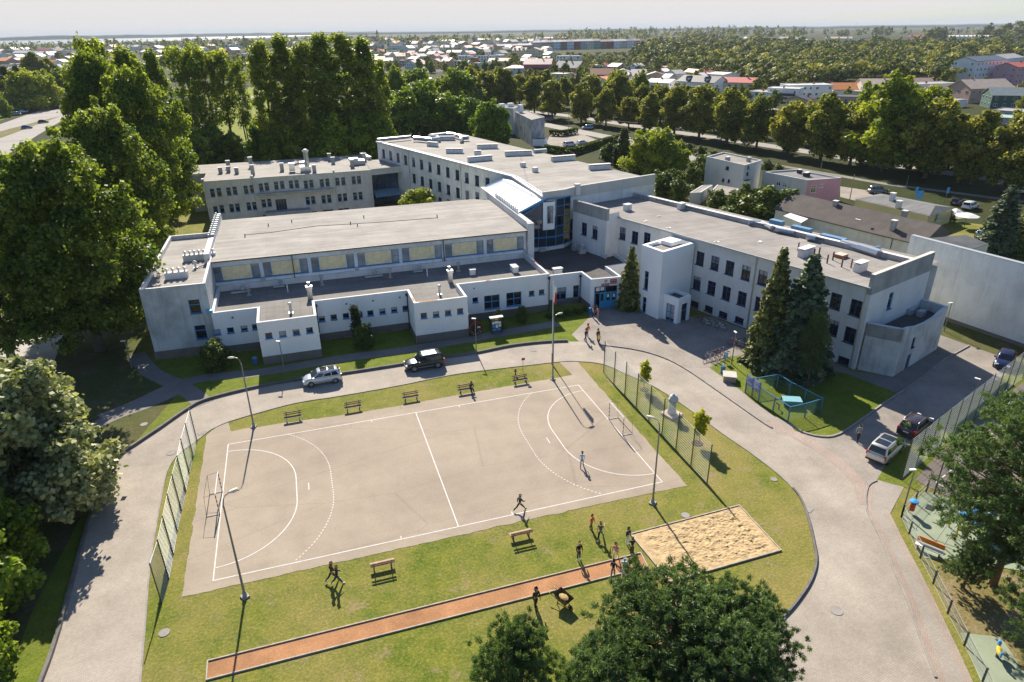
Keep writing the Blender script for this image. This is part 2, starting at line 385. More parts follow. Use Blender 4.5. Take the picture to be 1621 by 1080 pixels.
# outer lawns in front of the school (greener)
outer = smooth_line(P('66,1080 93,1002 141,828 163,765 189,724 222,700 252,680 300,647 333,632 410,613 477,602 540,593 637,578 703,567 753,560 813,548 873,542 917,541'), 4)
sheet('front_lawn', outer+[(27.5, 27), (27.5, 31), (-30, 31), (-48, 30), (-40, -40), (-25.6, -40)], .006, lush_m)
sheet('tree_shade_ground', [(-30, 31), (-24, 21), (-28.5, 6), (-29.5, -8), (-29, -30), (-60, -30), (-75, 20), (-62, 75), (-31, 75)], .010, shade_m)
# loop road
inner = smooth_line(P('222,1080 229,1000 237,900 247,835 256,785 264,748 280,722 311,698 329,684 341,677 362,668 405,655 470,638 540,627 630,611 720,593 807,582 887,573 918,572.5 955,577 990,592 1033,611 1081,641 1144,687 1192,720 1240,758 1266,788 1278,818 1287,855 1292,888 1284,918 1266,947 1244,973 1215,996 1160,1022 1080,1050 980,1080'), 4)
inner = [(-21.5, -34)]+inner+[(4, -36)]
o2 = smooth_line(P('917,541 950,546.5 1000,553 1040,563 1081,582 1144,625 1204,667'), 4)
road_out = [(-28.0, -34)]+outer[:-1]+o2+P('1235,682 1290,712 1340,745 1374,769')+smooth_line(P('1374,769 1370,800 1378,822 1396,858 1414,902 1437,954 1455,1006 1481,1073 1495,1110'), 3)+[(34, -52), (4, -52)]
# the road is laid as quads between its two borders
def resample(pts, n):
    d = [0]
    for a, b in zip(pts, pts[1:]): d.append(d[-1]+math.dist(a[:2], b[:2]))
    out = []
    for i in range(n):
        t = d[-1]*i/(n-1); j = min(max(k for k in range(len(d)) if d[k] <= t+1e-9), len(d)-2)
        u = (t-d[j])/max(1e-9, d[j+1]-d[j]); out.append(tuple(pts[j][a]*(1-u)+pts[j+1][a]*u for a in (0, 1)))
    return out
rb = MB(); A_, B_ = resample(inner, 160), resample(road_out, 160)
rb.poly([(p[0], p[1], .012) for p in inner+road_out[::-1]])
ro = rb.build('road', road_m); tag(ro, kind='structure')
if ro.data.polygons[0].normal.z < 0: ro.data.flip_normals()
# forecourt, pavements, parking
sheet('forecourt', [(27.6, 29.0), (27.0, 26.5)]+P('905,530 917,541')+o2+P('1225,684 1256,693 1251,670 1224,658 1194,637 1171,617 1123,582 1158,564')+[(46, 10), (42.5, 21), (39.2, 22.4), (35.5, 29.5), (32.6, 29)], .016, plaza_m)
sheet('pavement', P('1081,583 1144,626 1204,668 1225,684 1256,693 1262,690 1251,671 1224,659 1194,638 1171,618 1123,583'), .020, walk_m)
park_edge = P('1374,769 1388,760 1403,735 1445,698 1500,652 1560,612 1621,577 1700,540')
sheet('car_park', P('1268,684 1300,692 1328,688 1365,664 1395,642 1458,600 1482,575 1490,532 1534,547 1573,560 1660,592')[0:11]+[(78, 6), (74, -3)]+park_edge[::-1][1:]+P('1340,746 1290,713 1235,683'), .018, park_m)
rp = MB(); strip(rp, smooth_line(P('1212,668 1250,684 1290,706 1330,735 1358,765 1372,800'), 4), 1.15, .024); tag(rp.build('red_paving_band', red_pave), kind='structure')
side_l = P('1374,769 1370,798 1378,822 1396,858 1414,902 1437,954 1455,1006 1481,1073 1500,1120'); side_r = P('1432,770 1409,813 1429,854 1459,910 1488,969 1518,1032 1540,1080 1558,1120')
sheet('side_pavement', smooth_line(side_l, 3)+side_r[::-1]+P('1388,760'), .026, walk_m)
rb2 = MB(); L_ = smooth_line([tuple(x) for x in side_l], 3); strip(rb2, [(p[0]+.35, p[1]) for p in L_], .45, .031)
strip(rb2, [(p[0]-.3, p[1]) for p in smooth_line([tuple(x) for x in side_r[1:]], 3)], .35, .031)
tag(rb2.build('red_paving_edge', red_pave), kind='structure')
# second lawn with the young trees, parking-side verge
sheet('wing_lawn', P('1123,582 1171,617 1194,637 1224,658 1251,670 1268,684 1300,692 1328,688 1365,664 1395,642 1418,622 1340,592 1270,577 1200,566 1158,564'), .030, lush_m)
sheet('wing_path', [(46.2, 10), (48.5, 2), (51.6, -.2), (62.1, 3.6), (66, 8.5)]+P('1534,547 1492,572 1458,600 1418,622 1340,592 1270,577 1200,566 1158,564'), .022, path_m)
sheet('verge', P('1388,760 1403,735 1445,698 1500,652 1560,612 1621,577 1680,560 1640,610 1560,660 1500,715 1448,760 1463,779 1432,772'), .028, lush_m)
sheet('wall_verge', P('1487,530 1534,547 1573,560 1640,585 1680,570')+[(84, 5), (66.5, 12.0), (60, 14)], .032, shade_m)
sheet('sports_court', P('1448,760 1500,704 1560,650 1640,590 1760,620 1640,830 1510,792 1480,777'), .034, sport_m)
sheet('playground_surface', P('1428,819 1463,779 1540,800 1640,838 1620,905 1530,890 1463,884'), .036, safety_m)
sheet('playground_patch', P('1520,1002 1584,1009 1622,1066 1650,1110 1565,1110'), .036, safety_m)
sheet('sandy_ground', P('1480,890 1600,905 1680,960 1680,1110 1622,1066 1584,1009 1520,1002 1494,946'), .014, grass_mat('worn', (.15, .15, .03), (.24, .2, .06), (.33, .26, .13), (.40, .31, .2), .9, 1.0, .5))
# paths in front of the gym hall
pb = MB()
strip(pb, smooth_line(P('160,662 215,640 287,607 345,596 410,590 540,568 650,553 753,535 883,512'), 4), 1.9, .014)
tag(pb.build('front_path', path_m), kind='structure')
pb = MB(); strip(pb, smooth_line(P('215,560 240,590 287,612 325,640'), 4), 2.0, .0185); strip(pb, smooth_line(P('120,690 180,660 235,640 280,620'), 4), 1.7, .0215)
tag(pb.build('cross_path', path_m), kind='structure')
# court
def ragged(pts, amp=.13, step=.45):
    out = []
    for i in range(len(pts)):
        a, b = Vector(pts[i]), Vector(pts[(i+1) % len(pts)]); k = max(1, int((b-a).length/step)); n = Vector((-(b-a).y, (b-a).x)).normalized()
        for j in range(k): p = a.lerp(b, j/k); q = amp*(mnoise.noise(Vector((p.x*.8, p.y*.8, 2)))+.7*mnoise.noise(Vector((p.x*2.7, p.y*2.7, 7)))); out.append((p.x+n.x*q, p.y+n.y*q))
    return out
sheet('sports_ground', ragged(P('327,690 341,677 362,668 366,682 400,677 450,670 560,655 640,641 745,622 820,609 905,594 886,573.5 914,573 1000,671 1088,769 900,809 600,876 430,914 288,945')), .016, court_m)
cl = MB(); LW = .08; HL, HW = 18.0, 9.2; ZL = .021
def rect_line(a, b, w=LW): strip(cl, [a, b], w, ZL)
rect_line((-HL-.045, HW), (HL+.045, HW)); rect_line((-HL-.045, -HW), (HL+.045, -HW))
rect_line((-HL, -HW+.045), (-HL, HW-.045)); rect_line((HL, -HW+.045), (HL, HW-.045)); rect_line((0, -HW+.045), (0, HW-.045))
for s in (-1, 1):
    def arc(rx, ry, a0, a1, n):
        out = []
        for i in range(n+1):
            a = a0+(a1-a0)*i/n
            y0 = 1.55 if a > 0 else -1.55
            out.append((s*(-HL+rx*math.cos(a)), y0+ry*math.sin(a)))
        return out
    up = arc(6.0, 6.35, .001, math.pi/2, 24); dn = arc(6.0, 6.35, -.001, -math.pi/2, 24)
    ln = [p for p in up[::-1]]+dn
    ln[0] = (s*(-HL+.05), ln[0][1]); ln[-1] = (s*(-HL+.05), ln[-1][1]); strip(cl, ln, LW, ZL+.004)
    amax = math.asin(min(1, (HW-1.55)/9.6))
    ln = arc(8.95, 9.6, .001, amax, 60)[::-1]+arc(8.95, 9.6, -.001, -amax, 60)
    ln = resample(ln, 120)
    for i in range(0, 118, 2):
        strip(cl, ln[i:i+2], LW, ZL+.004)
    rect_line((s*-11.0, -.5), (s*-11.0, .5))
for x in (-4.5, 4.5): rect_line((x, -HW+.05), (x, -HW+.4), .07); rect_line((x, HW-.05), (x, HW-.4), .07)
cl.ball((0, 0, ZL-.1), (.16, .16, .12), 10, 6)
tag(cl.build('court_lines', line_m), kind='structure')
sp = MB()
for s in ('1481,765 1518,735', '1481,765 1506,777', '1506,777 1540,752', '1518,735 1600,660'):
    strip(sp, P(s), .09, .040)
tag(sp.build('sports_court_lines', line_m), kind='structure')
kerb('kerb_outer', [(-28.0, -34)]+outer[:-2], .22, .28, kerb_dark); kerb('kerb_forecourt', smooth_line(P('950,546.5 1000,553 1040,563 1081,582 1144,625 1204,667 1222,678'), 4), .16, .13, kerb_m)
kerb('kerb_lawn', inner[:-40], .12, .06, kerb_m); kerb('kerb_lawn_end', inner[-44:-8], .15, .17, kerb_dark)
kerb('kerb_wing_lawn', smooth_line(P('1251,671 1268,684 1300,692 1328,688 1365,664 1395,642 1458,600 1492,572 1534,548'), 3), .18, .14, kerb_m)
kerb('kerb_walk', smooth_line(P('1388,761 1374,770 1370,798 1378,822 1396,858 1414,902 1437,954 1455,1006 1481,1073'), 3), .14, .1, kerb_m)
# drain lids and manholes
def lid(px, py, r, sq=False, col=None):
    m = MB(); c = G(px, py, .0)
    if sq: m.box((c.x, c.y, .025), (r*2, r*1.2, .03), .5)
    else: m.lathe((c.x, c.y, .0), [(r, 0), (r, .038), (r*.85, .042), (r*.8, .036)], 16)
    return m.build('manhole_cover', col or kerb_m)
for px, py, r, q, lb in ((1324, 967, .42, 0, 'round manhole cover in the wide road beside the pine'), (1225, 759, .3, 0, 'small manhole cover in the grass left of the road bend'), (1281, 807, .4, 1, 'rusty drain grate at the road edge right of the sandpit'),
                         (845, 555, .4, 0, 'pale manhole cover in the road below the entrance'), (228, 672, .35, 0, 'manhole cover in the lawn left of the road'), (271, 717, .45, 0, 'manhole cover in the road beside the left fence'), (320, 686, .4, 1, 'square drain at the corner of the court and road'),
                         (1085, 816, .35, 0, 'pale manhole cover in the grass above the sandpit'), (260, 1002, .35, 0, 'manhole cover in the grass below the left fence')):
    tag(lid(px, py, r, q), lb, 'manhole cover')
# sandpit and run-up
def timber_frame(name, pts, w, h, mat, parent):
    for i in range(len(pts)):
        a, b = Vector(pts[i]), Vector(pts[(i+1) % len(pts)]); d = (b-a); L = d.length-(w if i % 2 == 0 else -w)
        m = MB(); m.box(((a.x+b.x)/2, (a.y+b.y)/2, h/2-.02), (L, w, h+.04), math.atan2(d.y, d.x)); m.build('edging_board', mat, parent)
pit = P('998,846.5 1170,801 1236,872 1060,922')
po = empty('sandpit', (0, 0, 0), 0, 'wood edged sandpit of raked sand between the lawn and the round pine', 'sandpit')
wood_pale = M('wood_pale', (.42, .36, .29), .85, .25, 2, 10); wood_dark = M('wood_dark', (.17, .12, .09), .85, .3, 2, 10)
n = 150; a, b, c, d = (Vector(p) for p in pit); sm = MB(); rr = random.Random(3)
for j in range(n+1):
    for i in range(n+1):
        u, v = i/n, j/n; p = (a*(1-u)+b*u)*(1-v)+(d*(1-u)+c*u)*v
        e = min(1, 8*min(u, 1-u), 8*min(v, 1-v))
        k = .06+e*.55*(.13*mnoise.noise(Vector((p.x*2.1, p.y*2.1, 0)))+.12*mnoise.noise(Vector((p.x*4.7, p.y*4.7, 3)))*(.25+u)+.06*mnoise.noise(Vector((p.x*.7, p.y*.7, 9)))+.09*mnoise.noise(Vector((p.x*9.5, p.y*9.5, 5))))
        sm.v.append((p.x, p.y, k))
for j in range(n):
    for i in range(n):
        q = j*(n+1)+i; sm.f.append((q, q+1, q+n+2, q+n+1)); sm.m.append(0)
so = sm.build('sand', sand_m, po, True)
if so.data.polygons[0].normal.z < 0: so.data.flip_normals()
timber_frame('edge', pit, .1, .12, wood_pale, po)
run = P('329,1047 1014,876 1025,898 327,1077')
ro_ = empty('running_track', (0, 0, 0), 0, 'narrow long jump run-up of orange clay with timber edges', 'running track')
m = MB(); m.poly([(p[0], p[1], .02) for p in run][::-1]); m.build('clay_surface', clay_m, ro_)
timber_frame('edge', run, .08, .1, wood_pale, ro_)
# ---------------------------------------------------------------- school buildings
def facade(mb, p0, p1, z0, z1, ops=(), depth=.22, m=0, mr=None):
    """vertical wall from p0 to p1 (outside on the right hand) with rectangular openings (u0,u1,za,zb) and their reveals"""
    p0 = Vector((p0[0], p0[1])); p1 = Vector((p1[0], p1[1])); L = (p1-p0).length; d = (p1-p0)/L; n = Vector((-d.y, d.x))
    us = sorted({0.0, L, *[min(L, max(0, o[k])) for o in ops for k in (0, 1)]}); zs = sorted({z0, z1, *[min(z1, max(z0, o[k])) for o in ops for k in (2, 3)]})
    def Q(u, z, dd=0): return (p0.x+d.x*u+n.x*dd, p0.y+d.y*u+n.y*dd, z)
    for i in range(len(us)-1):
        j = 0
        for j in range(len(zs)-1):
            uc, zc = (us[i]+us[i+1])/2, (zs[j]+zs[j+1])/2
            if any(o[0] < uc < o[1] and o[2] < zc < o[3] for o in ops): continue
            mb.quad(Q(us[i], zs[j]), Q(us[i+1], zs[j]), Q(us[i+1], zs[j+1]), Q(us[i], zs[j+1]), m)
    mr = m if mr is None else mr
    for a, b, za, zb in [o[:4] for o in ops]:
        mb.quad(Q(a, za), Q(b, za), Q(b, za, depth), Q(a, za, depth), mr); mb.quad(Q(b, zb), Q(a, zb), Q(a, zb, depth), Q(b, zb, depth), mr)
        mb.quad(Q(a, zb), Q(a, za), Q(a, za, depth), Q(a, zb, depth), mr); mb.quad(Q(b, za), Q(b, zb), Q(b, zb, depth), Q(b, za, depth), mr)
def on_wall(p0, p1, px, py):
    """photo position -> (u, z) on the vertical plane through p0, p1"""
    d = FWD + RIGHT*((px-PW/2)/CF) + UP*((PH/2-py)/CF)
    e = Vector((p1[0]-p0[0], p1[1]-p0[1])).normalized(); n = Vector((-e.y, e.x))
    t = ((p0[0]-CPOS.x)*n.x+(p0[1]-CPOS.y)*n.y)/(d.x*n.x+d.y*n.y)
    X = CPOS+d*t
    return ((X.x-p0[0])*e.x+(X.y-p0[1])*e.y, X.z)
_wm = {}; UBL = []
for _n, _c in (('blind_pale', (.42, .40, .36)), ('blind_grey', (.2, .21, .23))):
    _b = MB(); _b.quad((-.5, 0, -1), (.5, 0, -1), (.5, 0, 0), (-.5, 0, 0)); UBL.append(_b.mesh('blind', M(_n, _c, .7, .15, 1)))
def win_mesh(kind, w, h):
    key = (kind, round(w, 2), round(h, 2))
    if key in _wm: return _wm[key]
    f = MB(); g = MB(); s = MB(); y = .13; t = .07
    if kind in ('cross', 'big4', 'tall', 'small', 'basement', 'gym', 'plainw'):
        for x in (-w/2+t/2, w/2-t/2): f.box((x, y, h/2), (t, .08, h))
        for z in (t/2, h-t/2): f.box((0, y, z), (w-2*t, .08, t))
        if kind in ('cross', 'plainw'): f.box((0, y-.003, h/2), (t, .08, h-2*t)); f.box((0, y-.006, h*.66), (w-2*t, .08, t))
        if kind == 'big4': f.box((0, y-.003, h/2), (t*1.6, .08, h-2*t)); f.box((0, y-.006, h*.52), (w-2*t, .08, t*1.6))
        if kind == 'tall': f.box((0, y-.006, h*.62), (w-2*t, .08, t*1.4))
        if kind == 'gym':
            for x in (-w/2+.98, w/2-.98): f.box((x, y-.003, h/2), (t*1.5, .08, h-2*t))
            for x in (-w/2+.5, w/2-.5): f.box((x, y-.006, h*.5), (.9, .08, t))
    g.quad((-w/2, y+.03, 0), (w/2, y+.03, 0), (w/2, y+.03, h), (-w/2, y+.03, h))
    s.box((0, -.0, -.035), (w+.1, .3, .07))
    fm = {'cross': dark_blue_frame, 'basement': dark_blue_frame, 'plainw': white_paint}.get(kind, blue_frame)
    r = (f.mesh('window', fm), g.mesh('pane', glass_gym if kind == 'gym' else glass_dark), s.mesh('sill', white_paint if kind == 'plainw' else blue_frame if kind in ('small', 'gym', 'big4', 'tall') else dark_blue_frame))
    _wm[key] = r; return r
def window(par, p0, p1, u, z, w, h, kind, sill=True):
    d = Vector((p1[0]-p0[0], p1[1]-p0[1])).normalized(); rz = math.atan2(d.y, d.x)
    a, g, s = win_mesh(kind, w, h)
    o = link('window', a, par, (p0[0]+d.x*u, p0[1]+d.y*u, z), rz)
    link('pane', g, o)
    if kind in ('cross', 'big4', 'small') and rnd.random() < .42:
        q = link('blind', UBL[rnd.randrange(2)], o, (0, .152, h-.05)); q.scale = (w-.14, 1, h*rnd.choice((.25, .35, .5, .8)))
    if sill: link('sill', s, o)
    return o
def wall_windows(mb, par, p0, p1, z0, z1, wins, m=0, depth=.22, name=None, extra=()):
    """wins: (px, py centre in the photo, w, h, kind)"""
    ops = []; todo = []
    for px, py, w, h, k in wins:
        u, z = on_wall(p0, p1, px, py); ops.append((u-w/2, u+w/2, z-h/2, z+h/2)); todo.append((u, z-h/2, w, h, k))
    facade(mb, p0, p1, z0, z1, list(ops)+list(extra), depth, m)
    for u, z, w, h, k in todo: window(par, p0, p1, u, z, w, h, k)
def parapet(mb, pts, z0, z1, w=.28, m=0, closed=True):
    """coping strip inside a closed outline (counter-clockwise)"""
    k = len(pts); inn = []
    for i in range(k):
        a, b, c = Vector(pts[i-1]), Vector(pts[i]), Vector(pts[(i+1) % k]); d1 = (b-a).normalized(); d2 = (c-b).normalized()
        n1, n2 = Vector((-d1.y, d1.x)), Vector((-d2.y, d2.x)); q = (n1+n2); q = q/max(.3, q.dot(n1)); inn.append((b.x+q.x*w, b.y+q.y*w))
    for i in range(k):
        j = (i+1) % k
        mb.quad((*pts[i], z1), (*pts[j], z1), (*inn[j], z1), (*inn[i], z1), m)
        mb.quad((*inn[j], z0), (*inn[i], z0), (*inn[i], z1), (*inn[j], z1), m)
    return inn
def roofing(pts, z, mat, par, name='roof'):
    m = MB(); m.poly([(p[0], p[1], z) for p in pts]); o = m.build(name, mat, par)
    if o.data.polygons[0].normal.z < 0: o.data.flip_normals()
    return o
def vent_pipe(par, x, y, z, h=1.1, r=.14, cap=True):
    m = MB(); m.tube([(x, y, z), (x, y, z+h)], r, 8); m.box((x, y, z+.05), (.55, .55, .1))
    if cap: m.lathe((x, y, z+h-.02), [(r*1.1, -.1), (r*1.9, 0), (r*1.9, .1), (r*.6, .22)], 8)
    return m.build('vent_pipe', zinc, par)
def chimney(par, c, d, rz=0.0, mat=None, cap=True, holes=0):
    m = MB(); x, y, z = c; m.box((x, y, z+d[2]/2), d, rz, 0)
    if holes:
        k, q = math.cos(rz), math.sin(rz); L = d[0]
        for i in range(holes):
            t = -L/2+L*(i+.5)/holes; m.box((x+t*k, y+t*q, z+d[2]+.06), (L/holes*.45, d[1]*.85, .12), rz, 1)
        m.box((x, y, z+d[2]+.16), (d[0]+.2, d[1]+.2, .09), rz, 2)
    elif cap: m.box((x, y, z+d[2]+.045), (d[0]+.16, d[1]+.16, .09), rz, 2)
    return m.build('chimney', [pale_render if mat is None or mat is white_render else mat, dark_metal, pale_render], par)
# ======== gym hall: rough tower block, gym, low front block
gym = empty('gym_hall', (-20, 31, 0), 0, 'white gym hall with a strip of wide windows above a low front', 'school hall')
def PA(o):      # children built in world coordinates
    o.matrix_parent_inverse = Matrix.Identity(4); return o
class W:        # world-space parent: an empty whose children keep world coordinates
    pass
gym.location = (0, 0, 0)
T = [(-27.3, 31.7), (-20.2, 31.55), (-20.4, 55.3), (-27.0, 55.3)]
m = MB()
u1, zz1 = on_wall(T[0], T[1], 308, 485.5); u2, zz2 = on_wall(T[0], T[1], 318, 525)
wall_windows(m, gym, T[0], T[1], 0, 8.9, [(308.5, 485.5, 1.25, 1.75, 'tall'), (318, 526, 1.25, 1.8, 'tall')])
facade(m, T[1], T[2], 0, 8.9); facade(m, T[2], T[3], 0, 8.9); facade(m, T[3], T[0], 0, 8.9)
parapet(m, T, 8.3, 8.9, .32, 1)
m.build('tower_wall', [rough_concrete, pale_render], gym)
roofing([(-27.2, 31.8), (-20.3, 31.7), (-20.5, 55.2), (-26.9, 55.2)], 8.32, felt_tan, gym, 'tower_roof')
m = MB(); m.prism([(-27.36, 31.62), (-20.14, 31.48), (-20.14, 31.7), (-27.3, 31.8)], -.1, 1.0); m.prism([(-27.42, 31.62), (-27.2, 31.62), (-26.9, 55.4), (-27.12, 55.4)], -.1, .99); m.build('tower_plinth', plinth_grey, gym)
m = MB(); m.prism([(-29.6, 41.5), (-27.25, 41.5), (-27.2, 46.0), (-29.6, 46.0)], 0, 7.4, 0, 1); parapet(m, [(-29.6, 41.5), (-27.25, 41.5), (-27.25, 46), (-29.6, 46)], 7.4, 7.9, .3, 0)
m.prism([(-29.65, 41.45), (-27.3, 41.45), (-27.3, 41.5), (-29.65, 41.5)], 7.0, 7.9); m.build('side_annex', [pale_render, felt_dark], gym)
for (cx, cy), L, nv in (((-21.9, 43.6), 4.0, 7), ((-23.9, 36.6), 2.6, 4)):
    m = MB(); m.box((cx, cy, 8.72), (L, .75, .8)); o = m.build('vent_block', pale_render, gym)
    q = MB()
    for i in range(nv):
        x = cx-L/2+.3+(L-.6)*i/(nv-1)
        q.tube([(x, cy, 9.1), (x, cy, 9.5)], .11, 8); q.lathe((x, cy, 9.5), [(.11, -.02), (.2, .03), (.2, .1), (.05, .17)], 8)
    q.build_each('vent_cowl', zinc, o)
vent_pipe(gym, -22.1, 39.9, 8.32, .8)
m = MB(); m.tube([(-22.1, 39.3, 8.45), (-20.8, 40.6, 8.5)], .06, 5); m.tube([(-26.0, 36.9, 8.35), (-26.1, 36.9, 9.9)], .05, 6); m.tube([(-26.4, 39.8, 8.35), (-27.4, 37.6, 9.6)], .04, 5); m.build_each('roof_pipe', zinc_dull, gym)
# gym block
GY0, GY1, GX0, GX1, GZ = 40.8, 62.6, -20.5, 22.75, 8.65
m = MB(); gw = []
for xl, xr, yc in ((336.5, 411, 437), (414.5, 487.5, 427.2), (489.6, 558.5, 417.8), (562.6, 629.8, 410.3), (633.2, 696.4, 403.4), (701.5, 762.2, 397.4), (767, 828.2, 389.8)):
    gw.append(((xl+xr)/2, yc, 5.75, 2.05, 'gym'))
ops = []
for i in range(7):
    u = 3.05+6.17*i; z = 5.9; ops.append((u-2.85, u+2.85, z, z+2.0))
facade(m, (GX0, GY0), (GX1, GY0), 4.4, GZ, ops, .2)
facade(m, (GX1, GY0), (GX1, GY1), 3, GZ); facade(m, (GX1, GY1), (GX0, GY1), 0, GZ)
m.build('gym_wall', stained('gym_render', (.78, .81, .83), (.40, .42, .44), .5, .45), gym)
ribs = stained('ribbed_panel', (.95, .80, .50), (.62, .50, .29), .6, 1.2, .5, 0)
for o in ops:
    wo = window(gym, (GX0, GY0), (GX1, GY0), (o[0]+o[1])/2, o[2], 5.7, 2.0, 'gym')
    q = MB()
    for i in range(26):
        x0 = -1.86+3.72*i/26; q.quad((x0, .13 if i % 2 else .105, .07), (x0+3.72/26, .105 if i % 2 else .13, .07), (x0+3.72/26, .105 if i % 2 else .13, 1.93), (x0, .13 if i % 2 else .105, 1.93))
    q.build('translucent_panel', ribs, wo)
    sg = MB()
    if ops.index(o) % 2 == 0: sg.box((GX0+(o[0]+o[1])/2+3.08, GY0-.1, 5.45), (.6, .2, .9)); sg.build('downpipe_box', zinc_dull, gym)
roofing([(GX0-.05, GY0-.35), (GX1+.1, GY0-.35), (GX1+.6, GY1-1.6), (GX1-2.3, GY1+.2), (GX0-.05, GY1+.2)], GZ+.12, felt_tan, gym, 'gym_roof')
m = MB(); m.box(((GX0+GX1)/2, GY0-.36, GZ+.03), (GX1-GX0+.2, .16, .17)); m.box((GX0+3.3*6.17*.5, GY0-.3, 7.0), (.12, .12, 3.2)); m.box((GX0+3.05+6.17*4.5, GY0-.2, 7.0), (.12, .12, 3.2)); m.build('gutter', paint('brown_gutter', (.06, .045, .035), .5), gym)
m = MB()
for px, py in ((462, 352), (388, 375), (425, 358), (576, 345), (692, 344), (555, 355), (566, 358)):
    p = G(px, py, GZ+.12); m.tube([(p.x, p.y, p.z), (p.x, p.y, p.z+.45)], .08, 6)
m.build_each('stub_pipe', dark_metal, gym)
m = MB(); m.tube([G(388, 372, GZ+.15), G(430, 368, GZ+.15), G(500, 358, GZ+.15), G(600, 352, GZ+.15), G(692, 345, GZ+.15)], .03, 4); m.build('lightning_wire', dark_metal, gym)
# parapet with vent row between tower and gym, and at the right end
m = MB(); m.box((-20.75, 52.5, 9.0), (.7, 22.5, 1.3)); o = m.build('vent_wall', pale_render, gym); q = MB()
for i in range(11):
    y = 50.0+i*1.2; q.box((-20.75, y, 9.8), (.85, .3, .34)); q.tube([(-20.9, y, 9.9), (-20.9, y, 10.25)], .12, 7)
q.build_each('vent_cowl', zinc_dull, o)
m = MB(); m.box((23.5, 54.0, 5.0), (.75, 26.4, 9.6)); m.box((23.4, 40.7, 4.95), (.95, .7, 9.7)); o = m.build('vent_wall', pale_render, gym); q = MB()
for i in range(13):
    y = 47.0+i*.95; q.tube([(23.45, y, 9.75), (23.45, y, 10.35)], .13, 7); q.lathe((23.45, y, 10.35), [(.13, -.02), (.2, .03), (.2, .1), (.05, .17)], 7)
q.build_each('vent_cowl', zinc_dull, o)
# low front block
LZ, LP = 4.6, 5.4
out = [(-20.15, 30.72), (-14.95, 30.72), (-14.95, 25.82), (-8.28, 25.82), (-8.28, 30.66), (3.2, 30.62), (3.2, 25.82), (9.92, 25.82), (9.92, 30.58), (22.6, 30.45), (22.6, 40.8), (-20.15, 40.8)]
m = MB()
SM = lambda px, py: (px, py, .78, .72, 'small')
BS = lambda px, py, w=1.3: (px, py, w, .55, 'basement')
fw = {0: [SM(343.7, 525.8), SM(364.9, 523), SM(386.6, 520), SM(404.4, 517.5), BS(375, 560.5, 1.1), BS(400, 557, 1.5)],
      2: [SM(425.5, 531.4), SM(447.5, 528.7), SM(468.9, 525.9), SM(490, 522.8)],
      4: [SM(509.5, 504.9), SM(528.4, 502.2), SM(547.7, 500.2), SM(569, 497.8), SM(586.4, 495.7), SM(605.4, 493), SM(624, 490.4), SM(642, 488.2), BS(555, 536.3, 1.5), BS(606, 529.4, 1.1), BS(631, 525.9, 1.4), BS(530, 539, 1.1)],
      6: [SM(670.9, 499.6), SM(690.3, 497.5), SM(709.2, 494.9), SM(728.4, 492.4)],
      8: [SM(752.4, 475.1), (778.9, 478.2, 2.15, 1.95, 'big4'), (813.6, 473.5, 2.15, 1.95, 'big4'), SM(841.7, 464.3), SM(857.4, 462.3), BS(806.4, 503, 1.2), BS(839, 498.8, 1.1), BS(852, 496.8, .9), BS(752, 511, 1.0)]}
for i in range(9):
    wall_windows(m, gym, out[i], out[i+1], 0, LP, fw.get(i, []))
facade(m, out[9], out[10], 0, LP)
parapet(m, out, LZ, LP, .3, 1)
m.build('front_wall', [white_render, pale_render], gym)
roofing([(-20.1, 30.8), (-14.85, 30.8), (-14.85, 25.9), (-8.35, 25.9), (-8.35, 30.75), (3.3, 30.7), (3.3, 25.9), (9.85, 25.9), (9.85, 30.65), (22.5, 30.5), (22.5, 40.85), (-20.1, 40.85)], LZ+.02, felt_dark, gym, 'front_roof')
m = MB()
for i, h in ((0, .95), (1, .95), (2, 1.05), (3, .95), (4, .95), (5, .95), (6, 1.05), (7, .95), (8, .95)):
    a, b = Vector(out[i]), Vector(out[i+1]); d = (b-a).normalized(); n = Vector((d.y, -d.x))
    e = .03; ops = [];
    for px, py, w, hh, k in fw.get(i, []):
        if k == 'basement':
            u, z = on_wall(out[i], out[i+1], px, py); ops.append((u-w/2-.02, u+w/2+.02, max(0, z-hh/2-.03), min(h, z+hh/2+.03)))
    facade(m, (a.x+n.x*e, a.y+n.y*e), (b.x+n.x*e, b.y+n.y*e), -.1, h, ops, .06)
    m.quad((a.x+n.x*e, a.y+n.y*e, h), (b.x+n.x*e, b.y+n.y*e, h), (b.x, b.y, h+.004), (a.x, a.y, h+.004))
m.build('plinth', plinth_grey, gym)
m = MB()
for x0, x1 in ((-14.97, -8.26), (3.18, 9.94)): m.box(((x0+x1)/2, 25.79, 3.05), (x1-x0+.06, .1, .05))
m.build_each('string_course', white_render, gym)
for px, py in ((394.5, 468), (510, 452), (618, 440), (726, 430)): p = G(px, py, LZ); vent_pipe(gym, p.x, p.y, LZ, 1.25, .17)
for px, py in ((461, 496), (696, 467)): p = G(px, py, LZ); vent_pipe(gym, p.x, p.y, LZ, 1.2, .15)
for px, py, L in ((382, 465, 2.4), (442, 456, 1.4), (592, 440, 2.4), (662, 432, 1.3)):
    p = G(px, py, LZ); mm = MB(); mm.box((p.x, p.y, LZ+.25), (L, .35, .2)); mm.lathe((p.x+.25, p.y+.4, LZ), [(.18, 0), (.18, .55), (.33, .6), (.33, .8), (.1, .95)], 10); mm.build('vent_fan', zinc_dull, gym)
for px, py in ((491.5, 472), (712.5, 446)):
    p = G(px, py, LZ); mm = MB(); mm.box((p.x, p.y, LZ+.7), (.6, .9, 1.4)); mm.box((p.x, p.y-.2, LZ+1.55), (.8, .7, .35)); mm.tube([(p.x, p.y+.2, LZ+1.4), (p.x, p.y+.2, LZ+2.1)], .2, 8); mm.build('exhaust_stack', zinc, gym)
